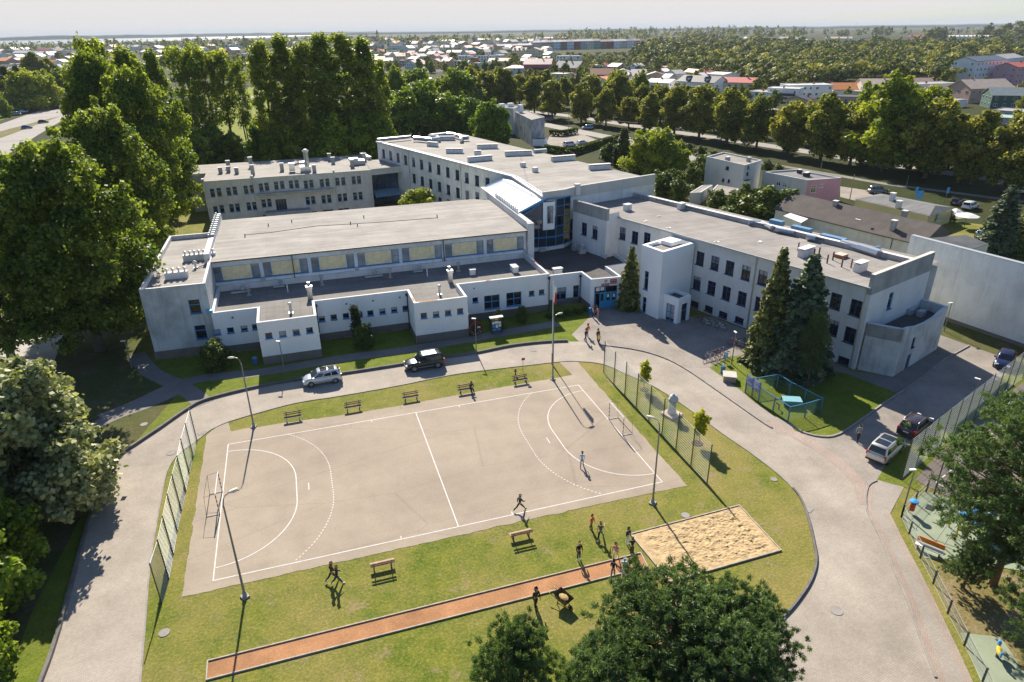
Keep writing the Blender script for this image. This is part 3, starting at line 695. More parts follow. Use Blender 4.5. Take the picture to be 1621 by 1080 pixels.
p = G(456, 463, LZ); mm = MB(); mm.tube([(p.x, p.y, LZ), (p.x, p.y, LZ+1.1)], .07, 6); p = G(676.5, 438, LZ); mm.tube([(p.x, p.y, LZ), (p.x, p.y, LZ+1.1)], .07, 6); mm.build_each('vent_tube', white_paint, gym)
for px, py, d in ((748, 435, (.75, .55, .75)), (814, 430, (.75, 1.5, .8))):
    p = G(px, py, LZ); chimney(gym, (p.x, p.y, LZ), d, 0, pale_render)
m = MB()
for x, y, L, a in ((7.0-2.0, 26.0, 2.3, 0), (3.35, 27.2, 1.1, math.pi/2), (14.0, 30.68, .6, 0), (22.45, 35.8, 1.5, math.pi/2)): m.box((x, y, LP+.01), (L, .2, .03), a)
m.build_each('rusty_flashing', orange_rust, gym)
m = MB()
for x, y in ((-8.2, 30.4), (3.1, 30.4), (22.45, 30.2), (-14.9, 30.5)):
    m.tube([(x, y+.2, LP-.5), (x, y-.15, LP-.75), (x, y, LP-1.2), (x, y, 0)], .07, 6); m.ball((x, y, LP-.55), (.22, .18, .25), 8, 6)
m.build_each('downpipe', paint('brown_pipe', (.045, .03, .025), .4), gym)
m = MB(); m.box((-20.3, 31.0, 5.55), (.7, .6, .35)); m.build('gutter_head', pale_blue, gym)
m = MB()
for x in (-17.9, -4.5, -1.2, 2.2, 12.0, 15.0, 20.5): m.tube([(x, 30.7, 4.55), (x, 30.55, 4.55)], .11, 8)
m.build_each('wall_vent', dark_metal, gym)
# ======== entrance building with the glass hall
ent = empty('entrance_building', (0, 0, 0), 0, 'low white entrance building with blue doors, red plates above them and a dark roof', 'school entrance')
eo = [(22.62, 32.25), (28.0, 32.2), (28.05, 28.9), (32.5, 28.5), (32.5, 33.2), (36.4, 33.6), (36.4, 41), (34.6, 38.4), (33.4, 47.9), (22.62, 45)]
EP, EZ = 4.45, 3.9
m = MB()
def px_open(p0, p1, x0, y0, x1, y1):
    a = on_wall(p0, p1, x0, y0); b = on_wall(p0, p1, x1, y1); return (a[0], b[0], b[1], a[1])
wall_windows(m, ent, eo[0], eo[1], 0, EP, [(887, 465.4, 1.8, 1.9, 'big4'), (912, 461.8, .9, 1.9, 'tall')])
facade(m, eo[1], eo[2], 0, EP)
DX0, DX1, DZ = .55, 3.95, 3.3
facade(m, eo[2], eo[3], 0, EP, [(DX0, DX1, -.2, DZ)], .35)
facade(m, eo[3], eo[4], 0, EP); facade(m, eo[4], eo[5], 0, EP); facade(m, eo[5], eo[6], 0, EP)
parapet(m, eo, EZ, EP, .28, 1)
m.build('wall', [white_clean, pale_render], ent)
roofing(eo, EZ+.01, felt('felt_black', (.13, .125, .12), math.pi/2), ent)
m = MB(); m.prism([(22.7, 32.2), (28.0, 32.15), (28.0, 32.25), (22.7, 32.3)], -.1, .8); m.prism([(27.98, 28.9), (28.1, 28.88), (28.1, 32.2), (27.98, 32.2)], -.1, .8); m.build('plinth', plinth_grey, ent)
dd = Vector((eo[3][0]-eo[2][0], eo[3][1]-eo[2][1])).normalized(); drz = math.atan2(dd.y, dd.x)
dr = empty('entrance_door', (eo[2][0], eo[2][1], 0), drz); dr.parent = ent
m = MB(); y = .2
for x in (DX0+.04, 2.2, DX1-.04): m.box((x, y, DZ/2), (.09, .1, DZ))
for z in (2.28, DZ-.05): m.box(((DX0+DX1)/2, y-.004, z), (DX1-DX0-.1, .1, .1))
m.build('frame', door_blue, dr)
m = MB(); m.quad((DX0, y+.03, 2.3), (DX1, y+.03, 2.3), (DX1, y+.03, DZ), (DX0, y+.03, DZ)); m.quad((DX0, y+.5, 0), (1.4, y+.5, 0), (1.4, y+.5, 2.3), (DX0, y+.5, 2.3)); m.build('pane', glass_dark, dr)
for x0, x1 in ((1.4, 2.16), (2.25, 3.08), (3.09, 3.9)):
    m = MB(); m.box(((x0+x1)/2, y, .55), (x1-x0-.02, .07, 1.1)); m.box(((x0+x1)/2, y, 2.18), (x1-x0-.02, .07, .16))
    for x in (x0+.09, x1-.09): m.box((x, y-.002, 1.6), (.16, .07, 1.1))
    o = m.build('door_leaf', door_blue, dr); m = MB(); m.box(((x0+x1)/2, y+.01, 1.6), (x1-x0-.3, .03, 1.02)); m.build('pane', glass_dark, o)
m = MB(); m.box((.78, .62, 1.1), (.07, .8, 2.2)); m.build('open_door_leaf', door_blue, dr)
m = MB()
for x0, z0, w, h in ((.85, 2.55, .55, .55), (1.5, 2.6, .55, .5), (2.5, 1.55, .3, .45), (3.35, 1.5, .3, .5)): m.box((x0+w/2, y-.04 if z0 < 2.3 else y+.01, z0+h/2), (w, .012, h))
m.build_each('paper_notice', white_paint, dr)
red_sign = paint('red_sign', (.38, .012, .03), .35)
def plate(name, x, z, w, h, lines, lab):
    q = MB(); q.box((x, -.04, z), (w, .05, h)); o = q.build(name, red_sign, ent); o.location = (eo[2][0], eo[2][1], 0); o.rotation_euler = (0, 0, drz); tag(o, lab)
    for i, t in enumerate(lines):
        cu = bpy.data.curves.new('lettering', 'FONT'); cu.body = t; cu.size = h*.8/max(1, len(lines)); cu.align_x = 'CENTER'; cu.align_y = 'CENTER'; cu.extrude = .004
        tmp = bpy.data.objects.new('lettering', cu); COL.objects.link(tmp)
        me = bpy.data.meshes.new_from_object(tmp.evaluated_get(bpy.context.evaluated_depsgraph_get())); bpy.data.objects.remove(tmp)
        if len(me.vertices):
            xs = [v.co.x for v in me.vertices]; k = min(1.0, w*.9/max(.01, max(xs)-min(xs)))
            me.transform(Matrix.Diagonal((k, 1, 1, 1)))
        me.materials.append(white_paint)
        l = link('lettering', me, o, (x, -.07, z+h*(.5-(i+.5)/len(lines)))); l.rotation_euler = (math.pi/2, 0, 0)
plate('name_plate', 2.1, 3.5, 1.15, .34, ['SZKOŁA'], 'red name plate under the round emblem')
plate('name_plate', 3.25, 3.86, .95, .66, ['URZĄD', 'GMINY'][:0] or ['SZKOŁA', 'PODSTAWOWA'], 'larger red plate at the right')
m = MB(); n = 20
m.poly([(2.15+.27*math.cos(2*math.pi*i/n), -.05, 4.02+.27*math.sin(2*math.pi*i/n)) for i in range(n)])
m.poly([(2.15+.20*math.cos(2*math.pi*i/n), -.056, 4.02+.20*math.sin(2*math.pi*i/n)) for i in range(n)], 1)
for s in (-1, 1):
    m.poly([(2.15+s*.02, -.062, 4.0), (2.15+s*.14, -.062, 4.13), (2.15+s*.16, -.062, 4.0), (2.15+s*.09, -.062, 3.93)][::s], 0)
m.poly([(2.11, -.062, 3.9), (2.19, -.062, 3.9), (2.18, -.062, 4.12), (2.12, -.062, 4.12)], 0)
o = m.build('emblem', [white_paint, red_sign], ent); o.location = (eo[2][0], eo[2][1], 0); o.rotation_euler = (0, 0, drz)
m = MB(); m.tube([(27.8, 32.1, 4.0), (27.8, 31.9, 3.8), (27.85, 32.05, 3.4), (27.85, 32.05, 0)], .07, 6); m.ball((27.8, 31.95, 3.95), (.2, .18, .22), 8, 6); m.build_each('downpipe', paint('brown_pipe', (.045, .03, .025)), ent)
chimney(ent, (25.1, 33.9, EZ), (1.25, .6, .75), .05, pale_render, True, 4)
for px, py in ((910.5, 396), (921, 401)):
    p = G(px, py, EZ); m = MB(); m.box((p.x, p.y, EZ+.3), (1.0, .8, .6)); m.box((p.x, p.y, EZ+.65), (1.15, .95, .1)); m.tube([(p.x, p.y, EZ+.7), (p.x, p.y, EZ+1.2)], .2, 8); m.ball((p.x, p.y, EZ+1.3), (.3, .3, .22), 8, 6); m.build('roof_vent', zinc_dull, ent)
p = G(858, 398, EZ); m = MB(); m.box((p.x, p.y, EZ+.25), (.9, .7, .5)); m.build('roof_hatch', zinc_dull, ent)
m = MB(); m.prism([(24.0, 45.3), (27.6, 44.9), (30.7, 45.4), (33.4, 47.6), (33.2, 48), (30.6, 45.8), (27.6, 45.3), (24, 45.7)], EZ, EZ+.55); m.build('curb', pale_render, ent)
# glass hall front
gh = [(23.95, 45.55), (27.6, 45.15), (29.2, 45.2), (30.7, 45.65), (32.1, 46.6), (33.3, 47.85)]; ztop = [9.75, 11.95, 11.9, 11.9, 11.85, 11.8]
glass_hall = glassy('glass_hall', (.03, .045, .055), .03, .4, 2.2, .25)
fr = MB(); pn = MB()
for i in range(5):
    a, b = Vector(gh[i]), Vector(gh[i+1]); nn = 3 if i == 0 else 1
    for k in range(nn):
        t0, t1 = k/nn, (k+1)/nn; p, q = a.lerp(b, t0), a.lerp(b, t1); z0, z1 = ztop[i]*(1-t0)+ztop[i+1]*t0, ztop[i]*(1-t1)+ztop[i+1]*t1
        pn.quad((p.x, p.y, 4.4), (q.x, q.y, 4.4), (q.x, q.y, z1), (p.x, p.y, z0))
        fr.tube([(p.x, p.y, 4.4), (p.x, p.y, z0)], .055, 4)
        for z in (4.5, 5.9, 6.05, 7.6, 9.2, 10.7):
            if z < min(z0, z1): fr.tube([(p.x, p.y-.03, z), (q.x, q.y-.03, z)], .05, 4)
        fr.tube([(p.x, p.y-.05, z0), (q.x, q.y-.05, z1)], .09, 4)
fr.tube([(gh[5][0], gh[5][1], 4.4), (gh[5][0], gh[5][1], 11.8)], .09, 4)
o = pn.build('glass_front', glass_hall, ent); fr.build('mullions', blue_frame, o)
m = MB(); m.box((27.9, 44.95, 9.4), (1.9, .1, 4.3)); o = m.build('white_panel', white_clean, ent)
m = MB(); m.box((28.1, 44.87, 9.6), (.95, .1, 2.7)); m.build('pane', glass_dark, o)
m = MB()
for x in (27.65, 28.1, 28.55): m.box((x, 44.82, 9.6), (.07, .06, 2.7))
for z in (8.3, 9.3, 10.2, 10.9): m.box((28.1, 44.815, z), (.95, .05, .07))
m.build('frame', blue_frame, o)
# white canopy roof over the glass hall
m = MB(); cq = [(23.75, 46.9, 9.75), (27.0, 44.75, 12.0), (26.9, 60.4, 12.0), (25.9, 62.6, 11.95), (24.0, 67.6, 9.75)]
m.poly(cq); m.poly([(x, y, z-.18) for x, y, z in cq][::-1])
for i in range(5):
    a, b = cq[i], cq[(i+1) % 5]; m.quad(a, (a[0], a[1], a[2]-.18), (b[0], b[1], b[2]-.18), b)
ca = m.build('canopy_roof', M('white_sheet', (.86, .86, .87), .5, .05, 1), ent)
m = MB(); m.tube([cq[0], cq[1]], .2, 6); m.tube([cq[0], cq[4]], .08, 6); m.tube([cq[3], cq[4]], .12, 6); m.build('canopy_edge', paint('edge_blue', (.14, .33, .55), .4), ca)
m = MB()
for i in range(6):
    x, y = 24.1+(26.0-24.1)*i/6, 67.5-5*i/6; x2, y2 = 24.1+1.9*(i+1)/6, 67.5-5*(i+1)/6
    m.quad((x2, y2, 4), (x, y, 4), (x, y, 9.6+2.2*i/6), (x2, y2, 9.6+2.2*(i+1)/6))
m.build('side_glass', glass_hall, ent)
# ======== main rear building
rear = empty('rear_school_building', (0, 0, 0), 0, 'long three-storey pale grey school building with a wide flat roof of low brick vents', 'school building')
A, B, C, D1, D2, E = (10.8, 112.4), (27.6, 61.9), (27.15, 45.3), (30.7, 45.9), (33.5, 47.4), (49.6, 51.6); F, F2 = (31.8, 119.6), (11.0, 113.2)
RZ = 12.2; m = MB(); CR = lambda px, py: (px, py, 1.4, 1.95, 'cross')
r8 = lambda x, y: CR(590+x/6, 190+y/6)
ww = [r8(*p) for p in ((103, 320), (170, 338), (240, 357), (312, 380), (387, 400), (463, 423), (542, 447), (625, 470), (712, 497), (803, 523), (893, 550), (990, 577), (1090, 600),
      (393, 555), (470, 580), (550, 607), (633, 633), (718, 662), (808, 690), (898, 720), (993, 735), (405, 690), (480, 717), (557, 757), (640, 780), (720, 800))]
wall_windows(m, rear, A, B, 0, RZ, ww)
facade(m, B, C, 0, RZ); facade(m, C, D1, 8, 13.0); facade(m, D1, D2, 8, 13.0); facade(m, D2, E, 0, 13.0); facade(m, E, F, 0, RZ); facade(m, F, A, 0, RZ)
m.build('wall', [stained('rear_render', (.74, .745, .74), (.38, .38, .37), .55, .45)], rear)
roofing([A, B, C, D1, D2, E, F], RZ, felt_rear, rear)
m = MB()
for a, b in ((C, D1), (D1, D2), (D2, E)):
    a, b = Vector(a), Vector(b); d = (b-a).normalized(); n = Vector((-d.y, d.x)); m.prism([(a.x-n.x*.02, a.y-n.y*.02), (b.x-n.x*.02, b.y-n.y*.02), (b.x+n.x*.4, b.y+n.y*.4), (a.x+n.x*.4, a.y+n.y*.4)], RZ-.8, 13.05)
m.build('parapet', stained('parapet_render', (.56, .55, .52), (.40, .39, .36), .5, .4), rear)
m = MB()
for pts in ([A, B, C],):
    for a, b in zip(pts, pts[1:]):
        a, b = Vector(a), Vector(b); d = (b-a).normalized(); n = Vector((-d.y, d.x))
        for w0, w1, h0, h1 in ((-.3, .35, -.1, .22), (.6, .85, -.05, .16)): m.prism([(a.x+n.x*w0, a.y+n.y*w0), (b.x+n.x*w0, b.y+n.y*w0), (b.x+n.x*w1, b.y+n.y*w1), (a.x+n.x*w1, a.y+n.y*w1)], RZ+h0, RZ+h1)
m.build('eaves_gutter', M('gutter_pale', (.50, .52, .54), .6, .12, 1), rear)
m = MB()
for px, py in ((646.7, 243), (729, 264)):
    u, z = on_wall(A, B, px, py); d = (Vector(B)-Vector(A)).normalized(); x, y = A[0]+d.x*u+d.y*.12, A[1]+d.y*u-d.x*.12; m.tube([(x, y, RZ), (x, y, 0)], .09, 6)
m.build_each('downpipe', zinc_dull, rear)
VR = AX+math.pi/2+math.radians(2)
for x0, y0, x1, y1 in ((523, 232, 615, 240), (698, 300, 857, 300), (990, 260, 1187, 255), (905, 385, 1130, 365), (1255, 328, 1510, 318), (640, 180, 780, 178), (968, 322, 1028, 318)):
    p, q = G(590+x0/6, 190+(y0+14)/6, RZ), G(590+x1/6, 190+(y1+14)/6, RZ); d = q-p; chimney(rear, ((p.x+q.x)/2, (p.y+q.y)/2, RZ), (min(d.length, 8), .75, .75), math.atan2(d.y, d.x), white_render, True, max(3, int(d.length/.9)))
for x0, y0, x1, y1 in ((675, 535, 858, 520), (975, 603, 1140, 592)):
    p, q = G(740+x0/5.066, 150+(y0)/5.066, RZ), G(740+x1/5.066, 150+(y1)/5.066, RZ); d = q-p; chimney(rear, ((p.x+q.x)/2, (p.y+q.y)/2, RZ), (min(d.length, 8), .75, .75), math.atan2(d.y, d.x), white_render, True, 6)
for px, py in ((828, 264), (847, 272)): p = G(px, py, RZ); chimney(rear, (p.x, p.y, RZ), (.8, .8, .7), AX, pale_render)
m = MB()
def duct(pp, r=.5): m.tube([G(590+x/6, 190+y/6, RZ+.7) for x, y in pp], r, 7)
duct([(385, 175), (420, 175), (560, 190), (625, 180), (610, 160), (540, 152)]); duct([(540, 152), (700, 135), (760, 138), (840, 160), (840, 190)], .45); duct([(850, 172), (910, 168)], .5); duct([(45, 190), (200, 175), (360, 160)], .35)
m.build_each('air_duct', zinc, rear)
p = G(863.5, 239.5, RZ); m = MB(); m.tube([G(845, 240, RZ+.3), G(865, 238.5, RZ+.3)], .45, 7); m.tube([G(823.5, 246, RZ), G(823.5, 246, RZ+5)], .03, 4); m.build_each('roof_mast', zinc_dull, rear)
m = MB(); p = Vector(D1).lerp(Vector(D2), .9); m.box((p.x+.3, p.y+.1, 12.6), (.8, .8, 1.7)); m.build('parapet_block', pale_render, rear)
# ======== rear left building
rl = empty('rear_left_school_building', (0, 0, 0), 0, 'two-storey drab grey school building with paired windows behind the gym roof', 'school building')
p0, p1 = (-26.4, 100.1), (7.5, 100.0); m = MB(); z7 = lambda x, y: (280+x/4.266, 210+y/4.266, .88, 1.7, 'tall')
ww = [z7(*p) for p in ((240, 408), (285, 402), (350, 398), (392, 392), (466, 386), (508, 381), (568, 370), (607, 365), (671, 358), (711, 353), (771, 350), (810, 347), (871, 350), (908, 345), (979, 341), (1017, 337), (1085, 331), (1124, 328), (1194, 322), (1230, 318),
      (262, 525), (305, 517), (370, 510), (410, 506), (486, 498), (525, 495), (587, 478), (625, 474), (884, 460), (921, 456), (991, 450), (1029, 446), (1100, 440), (1136, 436), (1204, 430), (1241, 427))]
bs = [(280+x/4.266, 210+y/4.266, 1.1, .5, 'basement') for x, y in ((385, 592), (428, 588), (497, 580), (537, 577), (600, 566), (930, 541), (1003, 531), (1040, 527), (1108, 520), (1145, 517))]
door = px_open(p0, p1, 280+663/4.266, 210+452/4.266, 280+748/4.266, 210+522/4.266)
drab = stained('drab_render', (.57, .565, .545), (.32, .315, .30), .6, .45)
wall_windows(m, rl, p0, p1, 0, 8.1, ww+bs, extra=[door])
facade(m, p1, (7.5, 121), 0, 8.1); facade(m, (7.5, 121), (-30.2, 121), 0, 8.1); facade(m, (-30.2, 121), (-30.2, 109.7), 0, 8.1); facade(m, (-30.2, 109.7), (-26.6, 109.7), 0, 8.1); facade(m, (-26.6, 109.7), p0, 0, 8.1)
m.build('wall', drab, rl); roofing([(-26.5, 100), (7.6, 99.9), (7.6, 121), (-30.3, 121), (-30.3, 109.6), (-26.6, 109.6)], 8.15, felt_rear, rl)
m = MB()
for x, w in ((-16.9, .35), (-.4, .35), (-26.4, .5)): m.box((x, 99.9, 4.2), (w*.4, .2, 8.4)); m.box((x, 100.4, 8.4), (w, 1.2, .6))
m.box((-9.5, 100.0, 8.15), (34, .3, .22)); m.build('eaves_band', drab, rl)
m = MB(); u = on_wall(p0, p1, 476, 309); m.box((-8.7, 99.4, 4.75), (15.6, 1.3, .28)); m.box((-8.7, 98.7, 4.95), (15.6, .12, .3)); m.build('porch_slab', dirty_concrete, rl)
m = MB(); xc = p0[0]+(door[0]+door[1])/2; m.box((xc, 100.15, (door[2]+door[3])/2), (door[1]-door[0], .1, door[3]-door[2])); o = m.build('entrance_door', dark_blue_frame, rl)
m = MB()
for k in range(4): x = xc-(door[1]-door[0])/2+(door[1]-door[0])*(k+.5)/4; m.box((x, 100.08, (door[2]+door[3])/2), ((door[1]-door[0])/4-.15, .05, door[3]-door[2]-.4))
m.build('pane', glass_dark, o)
m = MB(); m.box((xc+1.2, 98.2, .6), (9.0, 3.4, 1.2)); m.box((xc+1.2, 97, .9), (9, .3, 1.0)); m.build('steps', dirty_concrete, rl)
z7p = lambda x, y, z=8.15: G(280+x/4.266, 210+y/4.266, z)
for x, y, h in ((297, 275, 1.2), (350, 268, 1.2), (350, 240, 1.6), (406, 277, 1.2), (503, 235, 2.2), (515, 285, 2.0), (712, 258, 1.6), (1033, 190, 1.6), (1056, 210, 1.4), (930, 268, 1.5), (1186, 235, 1.6), (1268, 195, 1.8)):
    p = z7p(x, y); chimney(rl, (p.x, p.y, 8.15), (.8, .7, h), 0, dirty_concrete)
p = z7p(872, 262); m = MB(); m.box((p.x, p.y, 8.7), (2.2, 1.2, 1.1)); m.tube([(p.x+.4, p.y, 9), (p.x+.4, p.y, 12.2)], .5, 8); m.lathe((p.x+.4, p.y, 12.2), [(.5, 0), (.75, .3), (.3, .6)], 8); m.tube([(p.x-2.5, p.y+.5, 9.5), (p.x-1, p.y, 10), (p.x+.4, p.y, 10)], .3, 7); m.box((p.x-2.8, p.y+.5, 9.2), (1.2, 1, 1.6)); m.build('exhaust_stack', zinc, rl)
p, q = z7p(1245, 160), z7p(1305, 190); m = MB(); d = q-p; m.box(((p.x+q.x)/2, (p.y+q.y)/2, 8.6), (d.length, .8, .9), math.atan2(d.y, d.x)); p = z7p(1225, 215); m.box((p.x, p.y, 8.7), (3, 2.2, .9)); m.box((p.x-1, p.y-.2, 9.4), (2, 1.6, .5)); m.build_each('roof_plant', zinc_dull, rl)
# glass link
m = MB(); m.quad((7.5, 102.0, 0), (13.6, 103.4, 0), (13.6, 103.4, 7.0), (7.5, 102.0, 7.0)); o = m.build('glass_link', glass_hall, rl); q = MB()
for k in range(8):
    t = k/7; x, y = 7.5+6.1*t, 101.95+1.4*t; q.tube([(x, y, 0), (x, y, 7)], .08, 4)
for z in (3.0, 3.6, 4.8, 6.9): q.tube([(7.5, 101.95, z), (13.6, 103.35, z)], .1, 4)
q.build('mullions', dark_blue_frame, o)
m = MB(); m.prism([(7.4, 100.2), (14.4, 101.6), (13.2, 106.5), (12, 112), (7.4, 112)], 7.0, 8.3, 0, 1); m.build('link_roof', [drab, felt_rear], rl)
m = MB(); m.poly([(7.8, 97.5, 2.7), (13.6, 98.8, 2.7), (13.4, 103.2, 3.4), (7.8, 101.9, 3.4)]); m.poly([(7.8, 97.5, 2.6), (7.8, 101.9, 3.3), (13.4, 103.2, 3.3), (13.6, 98.8, 2.6)]); m.build('glass_canopy', paint('canopy_glass', (.2, .33, .40), .15), rl)
# ======== right wing
wing = empty('right_school_wing', (0, 0, 0), 0, 'long school wing with a grey parapet end wall behind the two spruces', 'school wing')
n = Vector((math.sin(-AX), math.cos(AX))); n = Vector((.951, .309)); e0, e1 = Vector((37.0, 39.2)), Vector((48.95, 2.4))
WZ = 9.8; m = MB()
row = [(985.4, 369.6), (1004.8, 376.2), (1024, 378.5), (1108.2, 409.3), (1131.6, 416.7), (1155, 424.4), (1180.7, 432.2), (1207, 440), (1236, 449), (1265, 458), (1294, 467), (1322.7, 477), (1354.4, 487.6),
       (1102.9, 448.2), (1126, 456), (1149.6, 464.4), (1174.4, 472.9), (1202, 482), (1230, 491), (1258, 500), (1288, 509), (1318, 519), (1345, 530.8)]
bas = [(1099.3, 481.6), (1121.8, 489.3), (1144.4, 498.4), (1170, 507), (1307, 558), (1335, 570.8), (1200, 517), (1230, 528)]
wall_windows(m, wing, tuple(e0), tuple(e1), 0, WZ, [(x, y, 1.3, 1.85, 'cross') for x, y in row]+[(x, y, 1.35, .85, 'basement') for x, y in bas])
b0, b1 = (32.2, 45.6), (34.55, 38.4)
wall_windows(m, wing, b0, b1, 0, 10.6, [(924.7, 362.6, 1.2, 1.95, 'cross'), (941.6, 367.9, 1.2, 1.95, 'cross')]); facade(m, b1, tuple(e0), 0, 10.6)
back0, back1 = e0+n*15, e1+n*15
_u, _z = on_wall(tuple(e1), tuple(e1+n*13.2), 1409.4, 476.3); facade(m, tuple(e1), tuple(e1+n*13.2), 0, WZ, [(_u-.5, _u+.5, _z-1, _z+1)]); facade(m, tuple(e1+n*13.2), tuple(back1+Vector((-.5, 1.6))), 0, 9.2); facade(m, tuple(back1), tuple(back0), 0, 9.2)
m.build('wall', stained('wing_render', (.74, .74, .735), (.52, .51, .49), .5, .5), wing)
m = MB(); d = (Vector(b1)-Vector(b0)).normalized(); nn = Vector((-d.y, d.x))
m.prism([(b0[0]-nn.x*.04, b0[1]-nn.y*.04), (b1[0]-nn.x*.04, b1[1]-nn.y*.04), (b1[0]+nn.x*.5, b1[1]+nn.y*.5), (b0[0]+nn.x*.5, b0[1]+nn.y*.5)], 9.6, 11.4); m.build('bay_parapet', dirty_concrete, wing)
m = MB(); m.prism([(e0.x-2.4, e0.y-.6), (b0[0]+.1, b0[1]), (33.6, 47.5), tuple(e0+n*2)], 9.65, 9.7); m.build('bay_roof', felt_wing, wing)
ov = -.35
roofing([tuple(e0+n*ov), tuple(e1+n*ov), tuple(e1+n*11), tuple(e0+n*11+Vector((-4, 13))), (34.2, 47.6)], WZ+.1, felt_wing, wing)
m = MB(); a, b = e0+n*ov, e1+n*ov; m.prism([tuple(a), tuple(b), tuple(b-n*.12), tuple(a-n*.12)], WZ-.05, WZ+.12); m.build('gutter', zinc_dull, wing)
m = MB(); a, b = e0+n*10.9+Vector((-4, 12.6)), e1+n*10.9; dd = (b-a).normalized(); L = (b-a).length
m.prism([tuple(a), tuple(b), tuple(b+n*.7), tuple(a+n*.7)], WZ-.3, WZ+.75, 0, 1)
for k0, cnt in ((.32, 8), (.55, 8), (.62, 6), (.72, 6), (.83, 6), (.2, 6)):
    for i in range(cnt):
        c = a+dd*(L*k0+i*.42); m.box((c.x-n.x*.005, c.y-n.y*.005, WZ+.5), (.24, .03, .16), math.atan2(dd.y, dd.x), 2)
m.build('ridge_vents', [dirty_concrete, pale_render, dark_metal], wing)
roofing([tuple(e0+n*11.5), tuple(e1+n*11.5), tuple(back1), tuple(back0)], WZ+.02, felt_wing, wing, 'rear_roof_strip')
m = MB(); a, b = e1+n*-.15, e1+n*13.2; dd = (b-a).normalized(); w2 = Vector((-dd.y, dd.x))
m.prism([tuple(a-w2*.05), tuple(b-w2*.05), tuple(b+w2*.4), tuple(a+w2*.4)], WZ-.75, 11.35, 0, 1); m.build('end_parapet', [dirty_concrete, M('coping', (.62, .56, .50), .8, .2, .6)], wing)
u, z = on_wall(tuple(e1), tuple(b), 1409.4, 476.3); mm = MB(); dd2 = (b-e1).normalized(); window(wing, tuple(e1), tuple(e1+n*13.2), _u, _z-1, 1.0, 2.0, 'tall')
m = MB(); c = e1+n*-.08+Vector((-.12, .5)); m.tube([(c.x, c.y, WZ), (c.x, c.y, 0)], .08, 6); u, z = on_wall(tuple(e0), tuple(e1), 1193, 450); dd = (e1-e0).normalized(); c = e0+dd*u-n*.1; m.tube([(c.x, c.y, WZ), (c.x, c.y, 0)], .08, 6); m.build_each('downpipe', zinc, wing)
for px, py, d, h in ((1275, 405, (2.3, .8, .9), 5), (1361, 429, (1.7, .75, .95), 3)):
    p = G(px, py, WZ+.1); chimney(wing, (p.x, p.y, WZ+.1), d, n.angle_signed(Vector((1, 0))) if False else math.atan2(n.y, n.x), white_render, True, h)
for px, py in ((993, 333), (1078, 331)): p = G(px, py, WZ+.1); chimney(wing, (p.x, p.y, WZ+.1), (1.1, .8, .9), math.atan2(n.y, n.x), white_render, True)
m = MB()
for px, py in ((1263, 397), (1288, 407), (1296, 405), (1309, 417), (1318, 412), (1332, 423), (1347, 424)): p = G(px, py, WZ+.1); m.tube([(p.x, p.y, p.z), (p.x, p.y, p.z+1.05)], .09, 6)
m.build_each('roof_pipe', paint('rust_pipe', (.10, .045, .04), .5), wing)
p = G(1331, 407, WZ+.1); m = MB(); m.box((p.x, p.y, p.z+.2), (1.1, 1.3, .4), AX, 0, 1); m.build('skylight', [paint('rust_orange', (.40, .12, .04)), M('sky_dome', (.6, .5, .4), .4)], wing)
m = MB(); blu = MB(); rt = WZ+.55
def seg(a, b, r, t=m): t.tube([G(*a, rt), G(*b, rt)], r, 7)
seg((1185, 352), (1205, 353), .35); seg((1205, 353), (1222, 361), .35); seg((1228, 363), (1258, 369), .32); seg((1278, 375), (1292, 378), .4); seg((1332, 384), (1372, 396), .45); seg((1360, 392), (1392, 402), .55); seg((1376, 396), (1392, 392), .3)
m.build_each('air_duct', zinc, wing)
for px, py, L in ((1229, 357, 2.4), (1268, 368, 3.4), (1318, 383, 4.2)): p = G(px, py, WZ+.1); blu.box((p.x, p.y, p.z+.4), (L*.8, .9, .7), AX)
blu.build_each('ventilation_unit', paint('unit_blue', (.13, .27, .44), .4), wing)
m = MB()
for px, py in ((1043, 342), (1022, 350), (1059, 361), (1135, 383), (1202, 383)):
    p = G(px, py, WZ+.13)
    for i in range(4): m.box((p.x+rnd.uniform(-.3, .3), p.y+rnd.uniform(-.25, .25), p.z), (.35, .22, .06), rnd.uniform(0, 3))
m.build_each('roof_patch', white_paint, wing)
# end annex with a swooping parapet
an = [(49.3, 2.3), (51.6, -.4), (62.1, 3.45), (61.4, 6.4)]; m = MB()
facade(m, an[0], an[1], 0, 5.7)
prof = [(0, 5.75), (.12, 5.6), (.3, 5.15), (.5, 4.95), (.7, 5.0), (.86, 5.4), (1, 5.55)]; L = math.dist(an[1], an[2]); d = (Vector(an[2])-Vector(an[1])).normalized(); nn = Vector((-d.y, d.x))
ops = []
for px, py, w, h in ((1446, 542, .7, 1.2), (1437, 573, .95, 1.9), (1478, 546, .8, .9)):
    u, z = on_wall(an[1], an[2], px, py); ops.append((u-w/2, u+w/2, z-h/2, z+h/2))
facade(m, an[1], an[2], 0, 4.85, ops)
for (t0, z0), (t1, z1) in zip(prof, prof[1:]):
    a = Vector(an[1])+d*L*t0; b = Vector(an[1])+d*L*t1
    m.quad((*a, 4.85), (*b, 4.85), (*b, z1), (*a, z0)); a2, b2 = a+nn*.35, b+nn*.35
    m.quad((*a, z0), (*b, z1), (*b2, z1), (*a2, z0), 1); m.quad((*b2, 4.0), (*a2, 4.0), (*a2, z0), (*b2, z1))
facade(m, an[2], an[3], 0, 5.5); a = Vector(an[2]); b = Vector(an[3]); m.prism([an[2], an[3], (an[3][0]-.35, an[3][1]-.1), (an[2][0]-.35, an[2][1]-.1)], 4, 5.55, 0, 1)
m.prism([an[0], an[1], (an[1][0]+.25, an[1][1]+.3), (an[0][0]+.25, an[0][1]+.3)], 4.2, 5.72, 0, 1)
